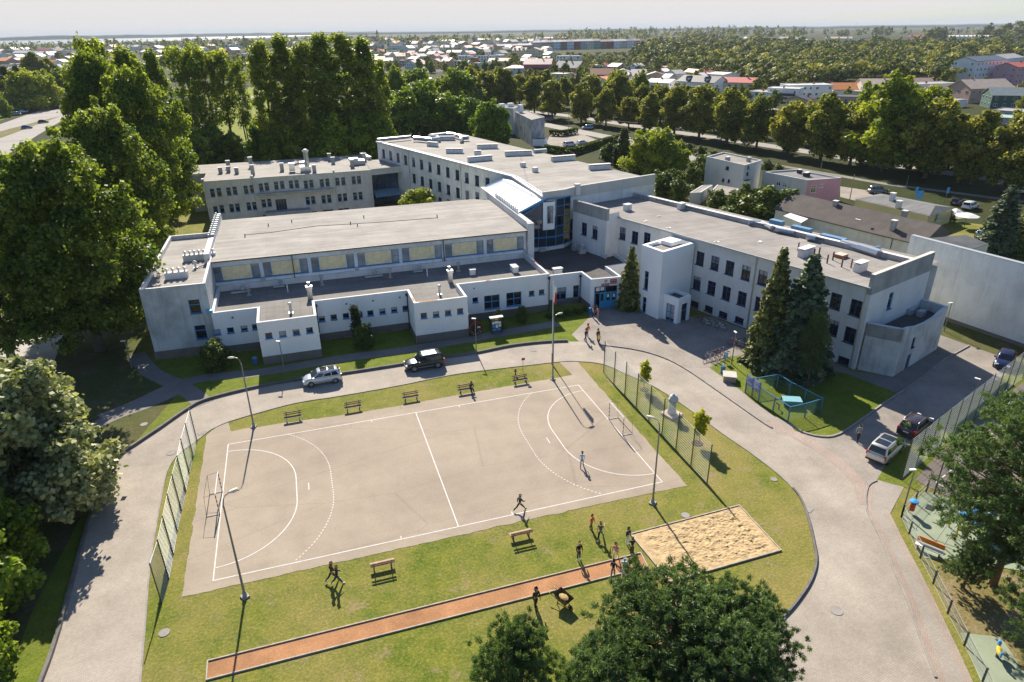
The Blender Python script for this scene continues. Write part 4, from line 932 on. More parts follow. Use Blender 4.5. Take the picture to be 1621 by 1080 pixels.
m.build('annex_wall', [rough_concrete, pale_render], wing); roofing(an, 4.4, felt('felt_black', (.13, .125, .12)), wing, 'annex_roof') if False else roofing(an, 4.4, _mc['felt_black'], wing, 'annex_roof')
window(wing, an[1], an[2], (ops[0][0]+ops[0][1])/2, ops[0][2], .7, 1.2, 'basement'); m = MB(); u = (ops[1][0]+ops[1][1])/2
for o in ops[1:]:
    q = MB(); c = Vector(an[1])+d*((o[0]+o[1])/2)+nn*.12; q.box((c.x, c.y, (o[2]+o[3])/2), (o[1]-o[0], .08, o[3]-o[2]), math.atan2(d.y, d.x)); q.build('side_door', dark_blue_frame if o is ops[1] else zinc_dull, wing)
for px, py in ((1386, 513), (1440, 497), (1457, 500)): p = G(px, py, 4.4); m.box((p.x, p.y, 4.7), (1.0, .7, .75), .3)
m.build('roof_vent', zinc_dull, wing)
# lift tower
lift = empty('lift_tower', (0, 0, 0), 0, 'plain white lift tower with a small glazed porch at the foot of the right wing', 'tower')
t4 = [(34.2, 26.65), (35.18, 22.75), (41.2, 25.0), (40.2, 28.9)]; m = MB(); lo = []
for px, py, w, h in ((1022.9, 444, .8, 2.6), (1019.5, 483, .75, 2.3)):
    u, z = on_wall(t4[0], t4[1], px, py); lo.append((u-w/2, u+w/2, max(.05, z-h/2), z+h/2))
facade(m, t4[0], t4[1], 0, 9.35, lo); facade(m, t4[1], t4[2], 0, 9.35); facade(m, t4[2], t4[3], 0, 9.35); facade(m, t4[3], t4[0], 0, 9.35); parapet(m, t4, 8.95, 9.35, .45)
m.build('wall', stained('lift_white', (.93, .93, .93), (.70, .70, .71), .12, .3, bump=.03), lift); roofing(t4, 8.97, felt_wing, lift)
for o in lo: window(lift, t4[0], t4[1], (o[0]+o[1])/2, o[2], o[1]-o[0], o[3]-o[2], 'tall')
m = MB(); m.box((38.6, 26.6, 9.3), (2.2, 1.7, .5), .37); m.build('roof_hatch', white_clean, lift)
pc = [(35.75, 23.2), (36.75, 20.45), (39.1, 21.35), (38.2, 23.9)]; m = MB()
facade(m, pc[0], pc[1], 0, 3.5, [(.95, 2.35, -.1, 2.45)]); facade(m, pc[1], pc[2], 0, 3.5, [(.75, 1.95, -.1, 2.6)]); facade(m, pc[2], pc[3], 0, 3.5); parapet(m, pc, 3.1, 3.5, .3)
po_ = m.build('porch', _mc['lift_white'], lift); roofing(pc, 3.12, _mc['felt_black'], lift, 'porch_roof')
window(lift, pc[0], pc[1], 1.65, 0.02, 1.4, 2.4, 'big4', False); window(lift, pc[1], pc[2], 1.35, .02, 1.2, 2.55, 'tall', False)
m = MB(); m.tube([(35.65, 22.6, 3.6), (35.65, 22.6, 0)], .07, 6); m.build_each('downpipe', white_paint, lift)
# big blank wall on the right
bw = empty('blank_wall_building', (0, 0, 0), 0, 'big hall with a tall blank grey weathered wall at the right edge', 'building')
w0 = G(1442, 373, 9.7); w1 = G(1621, 419, 9.7); d = (Vector((w1.x, w1.y))-Vector((w0.x, w0.y))).normalized(); w0v = Vector((w0.x, w0.y)); w1v = w0v+d*45; nn = Vector((-d.y, d.x)); m = MB()
facade(m, tuple(w0v), tuple(w1v), 0, 9.7); m.prism([tuple(w0v+nn*.02), tuple(w1v+nn*.02), tuple(w1v+nn*.6), tuple(w0v+nn*.6)], 0, 9.71); facade(m, tuple(w0v+nn*.6), tuple(w0v), 0, 9.7)
m.build('wall', stained('weathered_wall', (.80, .80, .80), (.40, .40, .40), .5, .25, bump=.1), bw)
m = MB(); m.prism([tuple(w0v-nn*.06), tuple(w1v-nn*.06), tuple(w1v), tuple(w0v)], 0, .5); m.build('plinth', plinth_grey, bw)
m = MB(); m.prism([tuple(w0v-nn*.05), tuple(w1v-nn*.05), tuple(w1v+nn*.65), tuple(w0v+nn*.65)], 9.71, 9.78); m.build('coping', zinc_dull, bw)
# ---------------------------------------------------------------- trees and shrubs
nr = np.random.default_rng(11)
lime_leaf = leafmat('lime_leaf', (.06, .09, .014), (.36, .33, .06), .46, .55, .25, .22)
maple_leaf = leafmat('maple_leaf', (.05, .095, .012), (.255, .29, .055), .54, .5, .25, .2)
poplar_leaf = leafmat('poplar_leaf', (.07, .115, .015), (.29, .315, .06), .58, .5, .25, .2)
beam_leaf = leafmat('beam_leaf', (.085, .11, .035), (.38, .385, .20), .3, .5, .35, .1)
bright_leaf = leafmat('bright_leaf', (.10, .145, .014), (.32, .34, .035), .45, .5, .3, .15)
pine_leaf = leafmat('pine_leaf', (.034, .070, .026), (.135, .195, .075), .38, .5, .3, .15)
spruce_leaf = leafmat('spruce_leaf', (.045, .07, .022), (.23, .23, .07), .15, .55, .25, .2)
blue_spruce = leafmat('blue_spruce', (.035, .065, .042), (.16, .195, .10), .15, .55, .25, .1)
yellow_leaf = leafmat('yellow_leaf', (.24, .26, .015), (.46, .44, .03), .45, .5, .3, .1)
bush_leaf = leafmat('bush_leaf', (.04, .07, .014), (.14, .17, .035), .3, .5, .3, .3)
wood_leaf = leafmat('wood_leaf', (.055, .08, .02), (.38, .34, .08), .30, .6, .2, .0)
bark = M('bark', (.13, .105, .085), .95, .35, 3, 14, .4); bark_pale = M('bark_pale', (.24, .20, .16), .95, .35, 3, 14, .4); bark_pine = M('bark_pine', (.17, .11, .075), .95, .35, 2, 12, .4)
def unit(a): return a/np.maximum(1e-6, np.linalg.norm(a, axis=1, keepdims=True))
def leaf_mesh(name, c, nrm, size, tint, mat, aspect=1.0, tan=None):
    N = len(c); nrm = unit(nrm); t = unit(np.cross(nrm, unit(nr.normal(size=(N, 3))))) if tan is None else tan; b = np.cross(nrm, t)
    s = size[:, None]; ta, bb = t*s*aspect, b*s
    v = np.empty((N, 4, 3)); v[:, 0] = c-ta*.5-bb*.12; v[:, 1] = c-bb*.5+ta*.06+nrm*s*.08; v[:, 2] = c+ta*.55; v[:, 3] = c+bb*.5-ta*.04-nrm*s*.06
    me = bpy.data.meshes.new(name); me.vertices.add(N*4); me.loops.add(N*4); me.polygons.add(N)
    me.vertices.foreach_set('co', v.reshape(-1)); me.loops.foreach_set('vertex_index', np.arange(N*4, dtype=np.int32))
    me.polygons.foreach_set('loop_start', np.arange(0, N*4, 4, dtype=np.int32)); me.polygons.foreach_set('loop_total', np.full(N, 4, dtype=np.int32))
    me.update(calc_edges=True); a = me.attributes.new('tint', 'FLOAT', 'FACE'); a.data.foreach_set('value', np.clip(tint, 0, 1).astype(np.float32)); me.materials.append(mat)
    return me
def blob_leaves(blobs, per_m2, size, jit=.35, low=.35, thick=.5):
    C, Nn, S, T = [], [], [], []
    for (c, r, tb) in blobs:
        r = np.array(r); area = 4*math.pi*((r[0]*r[1]+r[0]*r[2]+r[1]*r[2])/3); n = max(6, int(area*per_m2))
        u = unit(nr.normal(size=(n, 3))); keep = (u[:, 2] > -.25) | (nr.random(n) < low); u = u[keep]; n = len(u)
        rad = (1-thick*nr.random(n)**1.6)[:, None]
        p = np.array(c)+u*r*rad*(1+.16*nr.normal(size=(n, 1))); C.append(p)
        Nn.append(u*.7+nr.normal(size=(n, 3))*.75+np.array((0, 0, .35))); S.append(size*(1+jit*(nr.random(n)*2-1))); T.append(np.clip(tb+.22*nr.normal(size=n), 0, 1))
    return np.concatenate(C), np.concatenate(Nn), np.concatenate(S), np.concatenate(T)
def crown_blobs(H, z0, R, n, br, shape='oval', flat=.85, seed=0, core=True):
    """blobs scattered through the outer half of a crown envelope from z0 to H with radius R"""
    g = np.random.default_rng(seed); out = []
    zs = z0+(H-z0)*(np.arange(n)+.5)/n
    for i in range(n):
        t = (zs[i]-z0)/(H-z0)
        if shape == 'oval': k = math.sin(math.pi*min(.97, max(.05, t*.86+.12)))**.6
        elif shape == 'poplar': k = (.55+.55*t if t < .45 else .8*math.cos((t-.45)/.55*1.35)+.12)
        elif shape == 'dome': k = math.sqrt(max(.05, 1-(t*.97)**2))
        elif shape == 'vase': k = .45+.6*math.sin(math.pi*min(.9, t*.8+.1))
        elif shape == 'broad': k = (.75+.5*t if t < .3 else .95*math.cos((t-.3)/.7*1.3)+.05)
        a = i*2.399963+g.uniform(-.5, .5); q = R*k*math.sqrt(g.uniform(.15, 1.0))*(.78+.3*math.sin(3*a+seed)*math.sin(t*9+seed*2)+g.uniform(-.08, .16)); b = br*g.uniform(.55, 1.45)
        out.append(((q*math.cos(a), q*math.sin(a), zs[i]+g.uniform(-.5, .5)*br), (b, b, b*flat), g.uniform(.2, .75)))
    for i in range(int(n*.5)):           # sprigs that break the outline
        c, r, tb = out[g.integers(0, n)]; v = np.array((c[0], c[1], (c[2]-(z0+H)/2)*.5)); v = v/max(.1, np.linalg.norm(v)); q = r[0]*g.uniform(.75, 1.12); b = r[0]*g.uniform(.25, .5); out.append(((c[0]+v[0]*q, c[1]+v[1]*q, c[2]+v[2]*q+b*.5), (b, b, b*1.25), min(1, tb+.2)))
    return out
def trunk_mesh(name, H, r, blobs, mat, nl=9, z0=.25, seed=0, lean=0.0, multi=1):
    g = random.Random(seed); m = MB()
    for q in range(multi):
        ox, oy = (0, 0) if multi == 1 else (g.uniform(-1, 1)*.8, g.uniform(-1, 1)*.8)
        pts = [(ox+g.uniform(-1, 1)*lean*t, oy+g.uniform(-1, 1)*lean*t, H*t*.86) for t in (0, .06, .2, .4, .6, .8, 1.0)]
        m.tube(pts, [r*1.5, r*1.1, r, r*.8, r*.58, r*.36, r*.12], 8)
        for b in g.sample(blobs, min(nl, len(blobs))):
            c = b[0]; zb = max(H*z0*g.uniform(.8, 1.1), c[2]-1.2*math.hypot(c[0], c[1])*g.uniform(.7, 1.1)); zb = min(zb, H*.75)
            m.tube([(ox, oy, zb), (c[0]*.45+ox*.5, c[1]*.45+oy*.5, zb+(c[2]-zb)*.4), (c[0], c[1], c[2])], [r*.42, r*.26, r*.08], 5)
    return m.mesh(name, mat, True)
KIND = {}
def make_kind(key, H, z0, R, n, br, per, size, leaf, bk, shape='oval', tr=.3, flat=.85, seed=1, nl=9, multi=1, lean=.3, low=.35, thick=.5):
    bl = crown_blobs(H, z0, R, n, br, shape, flat, seed)
    c, nn, s, t = blob_leaves(bl, per, size, low=low, thick=thick)
    KIND.setdefault(key, []).append((H, R, leaf_mesh('crown', c, nn, s, t, leaf), trunk_mesh('trunk', H, tr, bl, bk, nl, max(.12, z0/H), seed, lean, multi)))
for s in (1, 2, 3): make_kind('lime', 17, 3.0, 6.0, 62, 1.5, 11, .55, lime_leaf, bark, 'oval', .38, .85, s)
for s in (4, 5): make_kind('maple', 21, 3.0, 8.0, 150, 1.45, 24, .33, maple_leaf, bark, 'oval', .45, .75, s, 14, low=.08)
for s in (6, 7): make_kind('poplar', 30, 6, 4.4, 100, 1.2, 10, .44, poplar_leaf, bark, 'poplar', .4, 1.1, s, 16, 1, .5, low=.15, thick=.8)
for s in (8, 9): make_kind('thin_poplar', 27, 9, 3.8, 40, 1.35, 6.5, .5, poplar_leaf, bark, 'vase', .3, 1.0, s, 14, 2, .6)
make_kind('beam', 11.5, 1.8, 6.2, 150, 1.15, 30, .34, beam_leaf, bark, 'dome', .3, .8, 10, 14)
for s in (11, 12): make_kind('bright', 17, 2.6, 6.4, 60, 1.8, 9, .6, bright_leaf, bark, 'oval', .36, .9, s)
for s in (13, 14): make_kind('bushy', 11, 1.0, 5.2, 62, 1.35, 10, .5, leafmat('bushy_leaf', (.05, .10, .012), (.26, .32, .032), .4, .5, .3, .3), bark, 'oval', .26, .85, s)
for s in (15, 16, 17): make_kind('town', 10, 1.5, 4.0, 16, 1.7, 3.2, .95, leafmat('town_leaf', (.06, .085, .02), (.27, .27, .065), .3, .6, .2, .45) if s == 15 else _mc['town_leaf'], bark, 'oval', .25, .85, s, 5)
for s in (18, 19): make_kind('shrub', 3.0, .1, 1.9, 26, .62, 38, .23, bush_leaf, bark, 'dome', .06, .9, s, 8)
make_kind('ball', 2.4, .05, 1.25, 60, .34, 90, .13, bush_leaf, bark, 'oval', .05, 1.0, 20, 5, low=1.0)
make_kind('sapling', 3.6, 1.3, .75, 22, .33, 45, .22, yellow_leaf, bark_pale, 'oval', .045, 1.1, 21, 8)
make_kind('willow', 8, .3, 6.2, 80, 1.35, 16, .4, bright_leaf, bark, 'dome', .3, .85, 22, 10)
make_kind('column', 4.5, .1, .55, 40, .32, 90, .14, leafmat('thuja_leaf', (.02, .036, .012), (.055, .075, .022), .15, .6, .2, .1), bark, 'poplar', .06, 1.4, 23, 4, low=1.0)
# conifers
def spruce_kind(key, H, R, levels, leaf, seed, size=.28, gap=.06, dens=1.0):
    g = np.random.default_rng(seed); C, Nn, S, T = [], [], [], []; m = MB(); m.tube([(0, 0, 0), (0, 0, H*.5), (0, 0, H*.97)], [H*.016, H*.011, .02], 7)
    for i in range(levels):
        t = (i+.3)/levels; z = H*(gap+(1-gap)*t); L0 = R*(1-t)**.8+.12; nb = max(5, int(11-5*t))
        for j in range(nb):
            a = 2*math.pi*(j+.5*(i % 2))/nb+g.uniform(-.25, .25); L = L0*g.uniform(.72, 1.12); d = np.array((math.cos(a), math.sin(a), 0)); up = .10+.35*t; droop = .42*(1-t)
            k = int(max(14, 46*L*dens)); u = g.random(k)**.7; side = g.normal(size=k)*(.10+.20*(1-u))*L*.9
            p = d*(u*L)[:, None]+np.array((-math.sin(a), math.cos(a), 0))*side[:, None]; p[:, 2] = z+up*L*u-droop*L*u*u-np.abs(side)*.25+g.normal(size=k)*.06
            C.append(p); nn = np.array((0, 0, 1.))+g.normal(size=(k, 3))*.55+d*.3; Nn.append(nn); S.append(size*(.7+.6*g.random(k))); tb = g.uniform(.1, .6); T.append(tb+.35*u*g.random(k))
            if t < .8 and j % 2 == 0: m.tube([(0, 0, z), (d[0]*L*.8, d[1]*L*.8, z+up*L*.8-droop*L*.64)], [.05, .015], 4)
    C, Nn, S, T = map(np.concatenate, (C, Nn, S, T)); me = leaf_mesh('crown', C, Nn, S, T, leaf, 1.5)
    KIND.setdefault(key, []).append((H, R, me, m.mesh('trunk', bark, True)))
spruce_kind('spruce', 13, 3.5, 26, spruce_leaf, 31, .34, .04); spruce_kind('blue_spruce', 13, 3.3, 26, blue_spruce, 32, .34, .05); spruce_kind('young_spruce', 6, 1.7, 20, spruce_leaf, 33, .2, .03)
spruce_kind('far_spruce', 12, 2.6, 13, spruce_leaf, 34, .8, .05, .35)
def pine_kind(key, H, z0, R, nb, seed, per=30, shape='dome', needle=.21, tr=.22, bare=.0):
    g = np.random.default_rng(seed); C, Nn, S, T, D = [], [], [], [], []; m = MB(); gg = random.Random(seed)
    lx, ly = gg.uniform(-.6, .6), gg.uniform(-.6, .6); m.tube([(0, 0, 0), (lx*.3, ly*.3, H*.3), (lx, ly, H*.65), (lx*.8, ly*.8, H*.93)], [tr*1.3, tr, tr*.7, .04], 8)
    for i in range(nb):
        t = (i+.5)/nb; z = z0+(H-z0)*t; k = math.sqrt(max(.04, 1-(t*.98)**2)) if shape == 'dome' else (.5+.7*t if t < .4 else math.cos((t-.4)/.6*1.4))
        a = i*2.399963+gg.uniform(-.4, .4); q = R*k*gg.uniform(.35, 1.0); c = np.array((q*math.cos(a)+lx*t, q*math.sin(a)+ly*t, z+gg.uniform(-.2, .3)))
        m.tube([(lx*t*.8, ly*t*.8, z-.35*q), (c[0]*.6, c[1]*.6, z-.12*q), tuple(c)], [.05, .03, .012], 4)
        nt = gg.randint(8, 13); tb = gg.uniform(.15, .7)
        for _ in range(nt):
            u = np.clip(g.normal(size=3), -1.4, 1.4)*np.array((.62, .62, .40)); tip = c+u; k2 = per
            d = unit(g.normal(size=(k2, 3))+np.array((0, 0, .75))+u*.5); p = tip+d*(needle*.45)*g.random((k2, 1))**.5+g.normal(size=(k2, 3))*.085; D.append(d)
            C.append(p); Nn.append(np.cross(d, g.normal(size=(k2, 3)))); S.append(needle*(.65+.6*g.random(k2))); T.append(np.clip(tb+.3*d[:, 2]*.5+.2*g.normal(size=k2), 0, 1))
    C, Nn, S, T, D = map(np.concatenate, (C, Nn, S, T, D)); N = len(C)
    me = leaf_mesh('crown', C, Nn, S*.22, T, pine_leaf, 4.6, D); KIND.setdefault(key, []).append((H, R, me, m.mesh('trunk', bark_pine, True)))
pine_kind('pine', 10.5, 3.2, 4.4, 130, 41, 95); pine_kind('pine', 9.5, 2.6, 3.6, 105, 42, 95); pine_kind('old_pine', 12, 3.2, 4.8, 125, 43, 70, 'old', tr=.15)
CATN = {'lime': ('lime_tree', 'tree'), 'maple': ('maple_tree', 'tree'), 'poplar': ('poplar_tree', 'tree'), 'thin_poplar': ('poplar_tree', 'tree'), 'beam': ('pale_leaved_tree', 'tree'), 'bright': ('ash_tree', 'tree'), 'bushy': ('bushy_tree', 'tree'),
        'town': ('garden_tree', 'tree'), 'shrub': ('shrub', 'shrub'), 'ball': ('clipped_shrub', 'shrub'), 'sapling': ('young_tree', 'young tree'), 'willow': ('round_tree', 'tree'), 'column': ('columnar_thuja', 'shrub'), 'spruce': ('spruce_tree', 'conifer'),
        'blue_spruce': ('spruce_tree', 'conifer'), 'young_spruce': ('spruce_tree', 'conifer'), 'far_spruce': ('conifer_tree', 'conifer'), 'pine': ('pine_tree', 'pine tree'), 'old_pine': ('pine_tree', 'pine tree')}
_tn = [0]
def height_to(base, ty):
    v = Vector(base)-CPOS; a, b = v.dot(FWD), v.dot(UP); k = (PH/2-ty)
    return (CF*b-k*a)/(k*FWD.z-CF*UP.z)
def tree(kind, loc, H=None, label=None, w=1.0, rz=None, group=None, var=None, parts=True):
    vs = KIND[kind]; _tn[0] += 1; i = _tn[0] if var is None else var; H0, R0, cm, tm = vs[i % len(vs)]; nm, cat = CATN[kind]
    k = (H or H0)/H0; o = empty(nm, (loc[0], loc[1], 0), rnd.uniform(0, 6.28) if rz is None else rz, label, cat, group); o.scale = (k*w, k*w, k)
    link('crown', cm, o); link('trunk', tm, o); return o
def ptree(kind, px, py, ty, label=None, w=1.0, **kw):
    p = G(px, py); return tree(kind, p, height_to(p, ty), label, w, **kw)
# --- trees on the left
tree('beam', (-32.6, 3.6), 12.2, 'broad round tree with pale silvery leaves, lower left beside the road', 1.12)
tree('maple', (-37.5, -12.5), 10.5, 'dark green tree low in the left corner, below the silvery one', .9)
for px, py, ty, w, lb in ((160, 555, 246, 1.0, 'huge dark maple whose crown touches the rough grey gym end'), (20, 570, 288, .85, 'huge dark maple at the left edge above the silvery tree'),
                       (222, 440, 188, .85, 'tall maple directly behind the left end of the gym hall'), (62, 385, 268, .8, 'wide maple at the left edge below the parked cars'),
                       (262, 370, 125, .8, 'maple leaning over the roof corner of the rough grey block'), (205, 352, 96, .72, 'tall maple rising highest at the upper left')):
    ptree('maple', px, py, ty, lb, w)
for px, py, ty, k, w, lb in ((205, 310, 76, 'poplar', 1.15, 'broad poplar with the leftmost high top against the town'), (245, 300, 82, 'poplar', 1.1, 'broad poplar right of the leftmost high top'), (282, 290, 90, 'poplar', .9, 'poplar left of the thin trunked group'),
                       (318, 262, 74, 'thin_poplar', 1.0, 'thin poplar with bare trunks, left of the sunny meadow'), (345, 255, 78, 'thin_poplar', 1.0, 'thin poplar with bare trunks, second from the left by the meadow'), (372, 250, 80, 'thin_poplar', .9, 'thin poplar with bare trunks standing before the meadow'), (396, 246, 100, 'thin_poplar', .75, 'small thin poplar right before the meadow gap'),
                       (440, 272, 72, 'poplar', 1.0, 'tall poplar at the left end of the dense poplar row'), (470, 268, 66, 'poplar', 1.1, 'tall poplar second in the dense row behind the rear school'), (502, 270, 74, 'poplar', 1.1, 'tall poplar third in the dense row behind the rear school'), (530, 266, 64, 'poplar', 1.15, 'tall poplar fourth in the dense row behind the rear school'), (562, 262, 60, 'poplar', 1.2, 'tall poplar fifth and highest in the dense row'), (590, 258, 70, 'poplar', 1.1, 'tall poplar sixth in the dense row behind the rear school'), (612, 250, 100, 'poplar', .9, 'lower poplar at the right end of the dense row')):
    ptree(k, px, py, ty, lb, w)
for i, (px, py, ty, w) in enumerate(((340, 262, 205, 1.1), (372, 262, 215, 1.1), (425, 268, 200, 1.0), (455, 270, 195, 1.0), (490, 268, 205, 1.1), (525, 268, 190, 1.1), (560, 262, 185, 1.0), (595, 258, 180, 1.0), (310, 275, 215, 1.2), (280, 300, 240, 1.2), (255, 345, 270, 1.1), (300, 320, 262, 1.0))):
    ptree('bushy', px, py, ty, 'dark bushy undergrowth tree below the poplars behind the school', w, group='undergrowth trees below the poplars')
ptree('far_spruce', 415, 262, 192, 'dark conical spruce among the poplars left of the meadow trees')
for px, py, ty, k, w, lb in ((640, 222, 150, 'bushy', 1.2, 'dense green tree just behind the left end of the rear roof'), (675, 215, 140, 'bushy', 1.2, 'dense green tree behind the rear roof, second from the poplars'), (712, 218, 155, 'bushy', 1.2, 'dense green tree behind the air ducts'), (745, 222, 165, 'bushy', 1.1, 'dense green tree behind the rear roof near the stained house'), (772, 238, 168, 'bushy', .9, 'leafy tree in front of the stained grey house'), (792, 236, 178, 'bushy', .7, 'small leafy tree touching the stained grey house'),
                       (630, 190, 118, 'bright', .9, 'pale green tree behind the dense trees right of the poplars'), (662, 185, 120, 'bushy', 1.2, 'green tree under the white gabled house'), (698, 188, 132, 'bright', 1.0, 'yellowish tree under the yellow house'), (728, 190, 120, 'bushy', 1.1, 'green tree in the second row behind the rear roof'), (760, 192, 132, 'far_spruce', 1.0, 'slender dark conifer left of the stained house'), (736, 180, 115, 'far_spruce', 1.0, 'slender dark conifer behind the rear school trees')):
    ptree(k, px, py, ty, lb, w)
for px, py, H, w, lb in ((18, 905, 6.5, .9, 'dark leafy tree at the left edge just below the silvery tree'), (-25, 985, 7.5, .9, 'dark leafy tree cut by the left edge near the bottom'), (-10, 1075, 5.5, .8, 'dark leafy tree in the lower left corner')):
    tree('bushy', G(px, py), H, lb, w)
# --- the lime avenue
near = ((745, 172, 104), (772, 176, 108), (800, 178, 106), (846, 180, 118), (874, 188, 122), (920, 194, 128), (959, 200, 138), (995, 202, 148), (1028, 208, 144), (1067, 214, 135), (1106, 220, 132), (1150, 229, 138), (1197, 236, 152), (1246, 247, 158), (1298, 256, 150), (1345, 262, 168), (1463, 283, 165), (1534, 292, 186), (1588, 303, 190), (1632, 312, 196))
words = 'first second third fourth fifth sixth seventh eighth ninth tenth eleventh twelfth thirteenth fourteenth fifteenth sixteenth seventeenth eighteenth nineteenth twentieth'.split()
for i, (px, py, ty) in enumerate(near):
    ptree('lime', px, py, ty+(9 if px < 1360 else 0), f'dark lime tree on the near side of the avenue, {words[i]} from its left end', 1.12, group='lime trees along the avenue')
far = ((735, 158, 100), (790, 162, 98), (822, 165, 105), (860, 170, 100), (892, 172, 112), (935, 180, 107), (980, 186, 108), (1015, 192, 125), (1045, 194, 122), (1085, 200, 126), (1130, 208, 140), (1180, 215, 152), (1230, 222, 162), (1275, 230, 154), (1325, 238, 168), (1500, 268, 172), (1570, 280, 198))
for i, (px, py, ty) in enumerate(far):
    ptree('lime', px, py, ty+16, f'lime tree on the far side of the avenue, {words[i]} from its left end', 1.15, group='lime trees on the far side of the avenue')
for px, py, ty, w, lb in ((1396, 272, 140, 1.15, 'large bright yellow-green tree in the avenue, the tallest one'), (1440, 268, 150, 1.05, 'large bright yellow-green tree in the avenue, right of the tallest'), (1362, 258, 152, .9, 'bright yellow-green tree at the left of the bright avenue group'), (975, 178, 118, .9, 'light green tree rising behind the limes below the brown-red roofs'), (1010, 180, 122, .9, 'light green tree behind the limes below the white gabled house')):
    ptree('bright', px, py, ty, lb, w)
# --- gardens right of the school
ptree('far_spruce', 986, 252, 203, 'dark broad conifer on the lawn beside the round willow', 1.6)
ptree('willow', 1036, 274, 214, 'big rounded bright green bush tree on the garden lawn', 1.05)
ptree('willow', 1070, 262, 228, 'second rounded bush tree right behind the big round one', .8)
ptree('shrub', 962, 256, 230, 'bright shrub left of the dark broad conifer', 1.0); ptree('column', 974, 264, 236, 'small dark columnar conifer on the garden lawn', 1.3)
for i, (px, py, ty, w) in enumerate(((1052, 308, 275, 1.2), (1075, 316, 288, 1.1), (1062, 295, 270, 1.0), (1092, 300, 268, 1.0), (1105, 285, 250, .9), (1180, 340, 302, 1.5), (1205, 345, 300, 1.5), (1160, 336, 312, 1.3), (1135, 330, 305, 1.2), (1225, 350, 322, 1.1))):
    ptree('shrub', px, py, ty, 'leafy garden shrub between the school wing and the cube houses', w, group='garden shrubs behind the right school wing')
for i, (px, py, ty, w) in enumerate(((1090, 240, 228, 1.6), (1108, 246, 234, 1.6), (1130, 250, 240, 1.4), (1215, 268, 256, 1.3), (1060, 228, 218, 1.4), (1232, 274, 262, 1.2))):
    ptree('shrub', px, py, ty, 'low shrub on the shaded verge before the avenue', w, group='low shrubs on the avenue verge')
ptree('blue_spruce', 1572, 402, 292, 'tall dark spruce in the gardens at the right edge', 1.25); ptree('far_spruce', 1618, 398, 318, 'dark conifer at the right edge behind the tall garden spruce', 1.4)
ptree('shrub', 1495, 350, 330, 'green garden shrub by the yellow bungalow'); ptree('shrub', 1600, 405, 380, 'green garden shrub under the tall spruce at the right', 1.3)
# --- trees round the school
ptree('young_spruce', 995, 488, 391, 'fresh green young spruce between the entrance and the white tower', .78)
ptree('spruce', 1212, 578, 391, 'brownish green spruce before the wing, the left and thinner one', .76); ptree('blue_spruce', 1256, 590, 402, 'dense blue-green spruce before the wing, in front of the thinner one', 1.1)
o = tree('old_pine', G(1277, 614), 8.6, 'slim dark pine with a bare trunk right of the two spruces', .5)
ptree('sapling', 1019, 616, 576, 'yellow leaved young tree by the left end of the right fence', 1.0); ptree('sapling', 1106, 702, 655, 'yellow leaved young tree with a soil ring below the statue', 1.0)
ptree('column', 568, 545, 488, 'dark pointed thuja before the white gym front', 1.0); tree('ball', G(577, 550), 2.7, 'round bush at the foot of the pointed thuja', .95)
tree('ball', G(345, 583), 3.0, 'large round bush before the rough grey gym end', 1.15); tree('ball', G(788, 519), 2.1, 'round bush behind the display board', 1.0); tree('ball', G(826, 510), 2.0, 'upright clipped bush right of the display board', .8)
tree('bright', (14.3, 82), 6.6, 'golden green tree crown in the courtyard behind the gym roof', 1.35)
for i in range(9):
    p = G(868+i*7.2, 503-i*1.2+(i % 2)*3); tree('shrub', p, .7, 'tiny shrub in the bed under the entrance windows', 1, group='tiny shrubs in the entrance bed')
# --- pines in front
for x, y, H, w, v, lb in ((7.2, -28.1, 9.1, 1.25, 0, 'big round pine at the bottom centre, the highest in front'), (-1.6, -27.9, 8.6, .8, 1, 'smaller pine at the bottom, left of the big round one'), (11.0, -29.0, 8.2, .95, 0, 'pine at the bottom, right of the big round one'), (3.2, -29.8, 7.8, 1.1, 1, 'low pine at the bottom between the two pine tops'), (8.2, -31.8, 8.8, 1.0, 0, 'pine at the bottom edge below the big round one')):
    tree('pine', (x, y), H, lb, w, var=v)
for px, py, ty, w, v, k, lb in ((1572, 925, 648, 1.2, 0, 'old_pine', 'tall pine over the playground, at the right edge'), (1650, 960, 700, 1.2, 0, 'old_pine', 'second tall pine over the playground, cut by the right edge'), (1524, 930, 862, 1.0, 1, 'pine', 'low bushy pine beside the playground fence'), (1640, 1075, 880, .9, 0, 'old_pine', 'pine cut by the lower right corner')):
    ptree(k, px, py, ty, lb, w, var=v)
# --- far left
for px, py, ty, k, w, lb in ((60, 172, 119, 'willow', 1.2, 'large olive round tree beyond the parked cars at the far left'), (22, 168, 105, 'far_spruce', 1.8, 'dark conifer left of the olive round tree'), (36, 150, 104, 'far_spruce', 1.6, 'dark conifer behind the olive round tree'), (5, 165, 118, 'far_spruce', 2, 'dark conifer at the very left edge'), (62, 140, 88, 'lime', 1.1, 'tall dark tree behind the olive round tree'), (85, 138, 96, 'lime', .9, 'dark tree right of the tall one above the olive tree'), (98, 150, 112, 'bushy', 1.0, 'autumn tinted tree right of the olive round tree'), (10, 185, 160, 'bushy', 1.0, 'dark shrubby tree at the left edge above the road')):
    ptree(k, px, py, ty, lb, w)
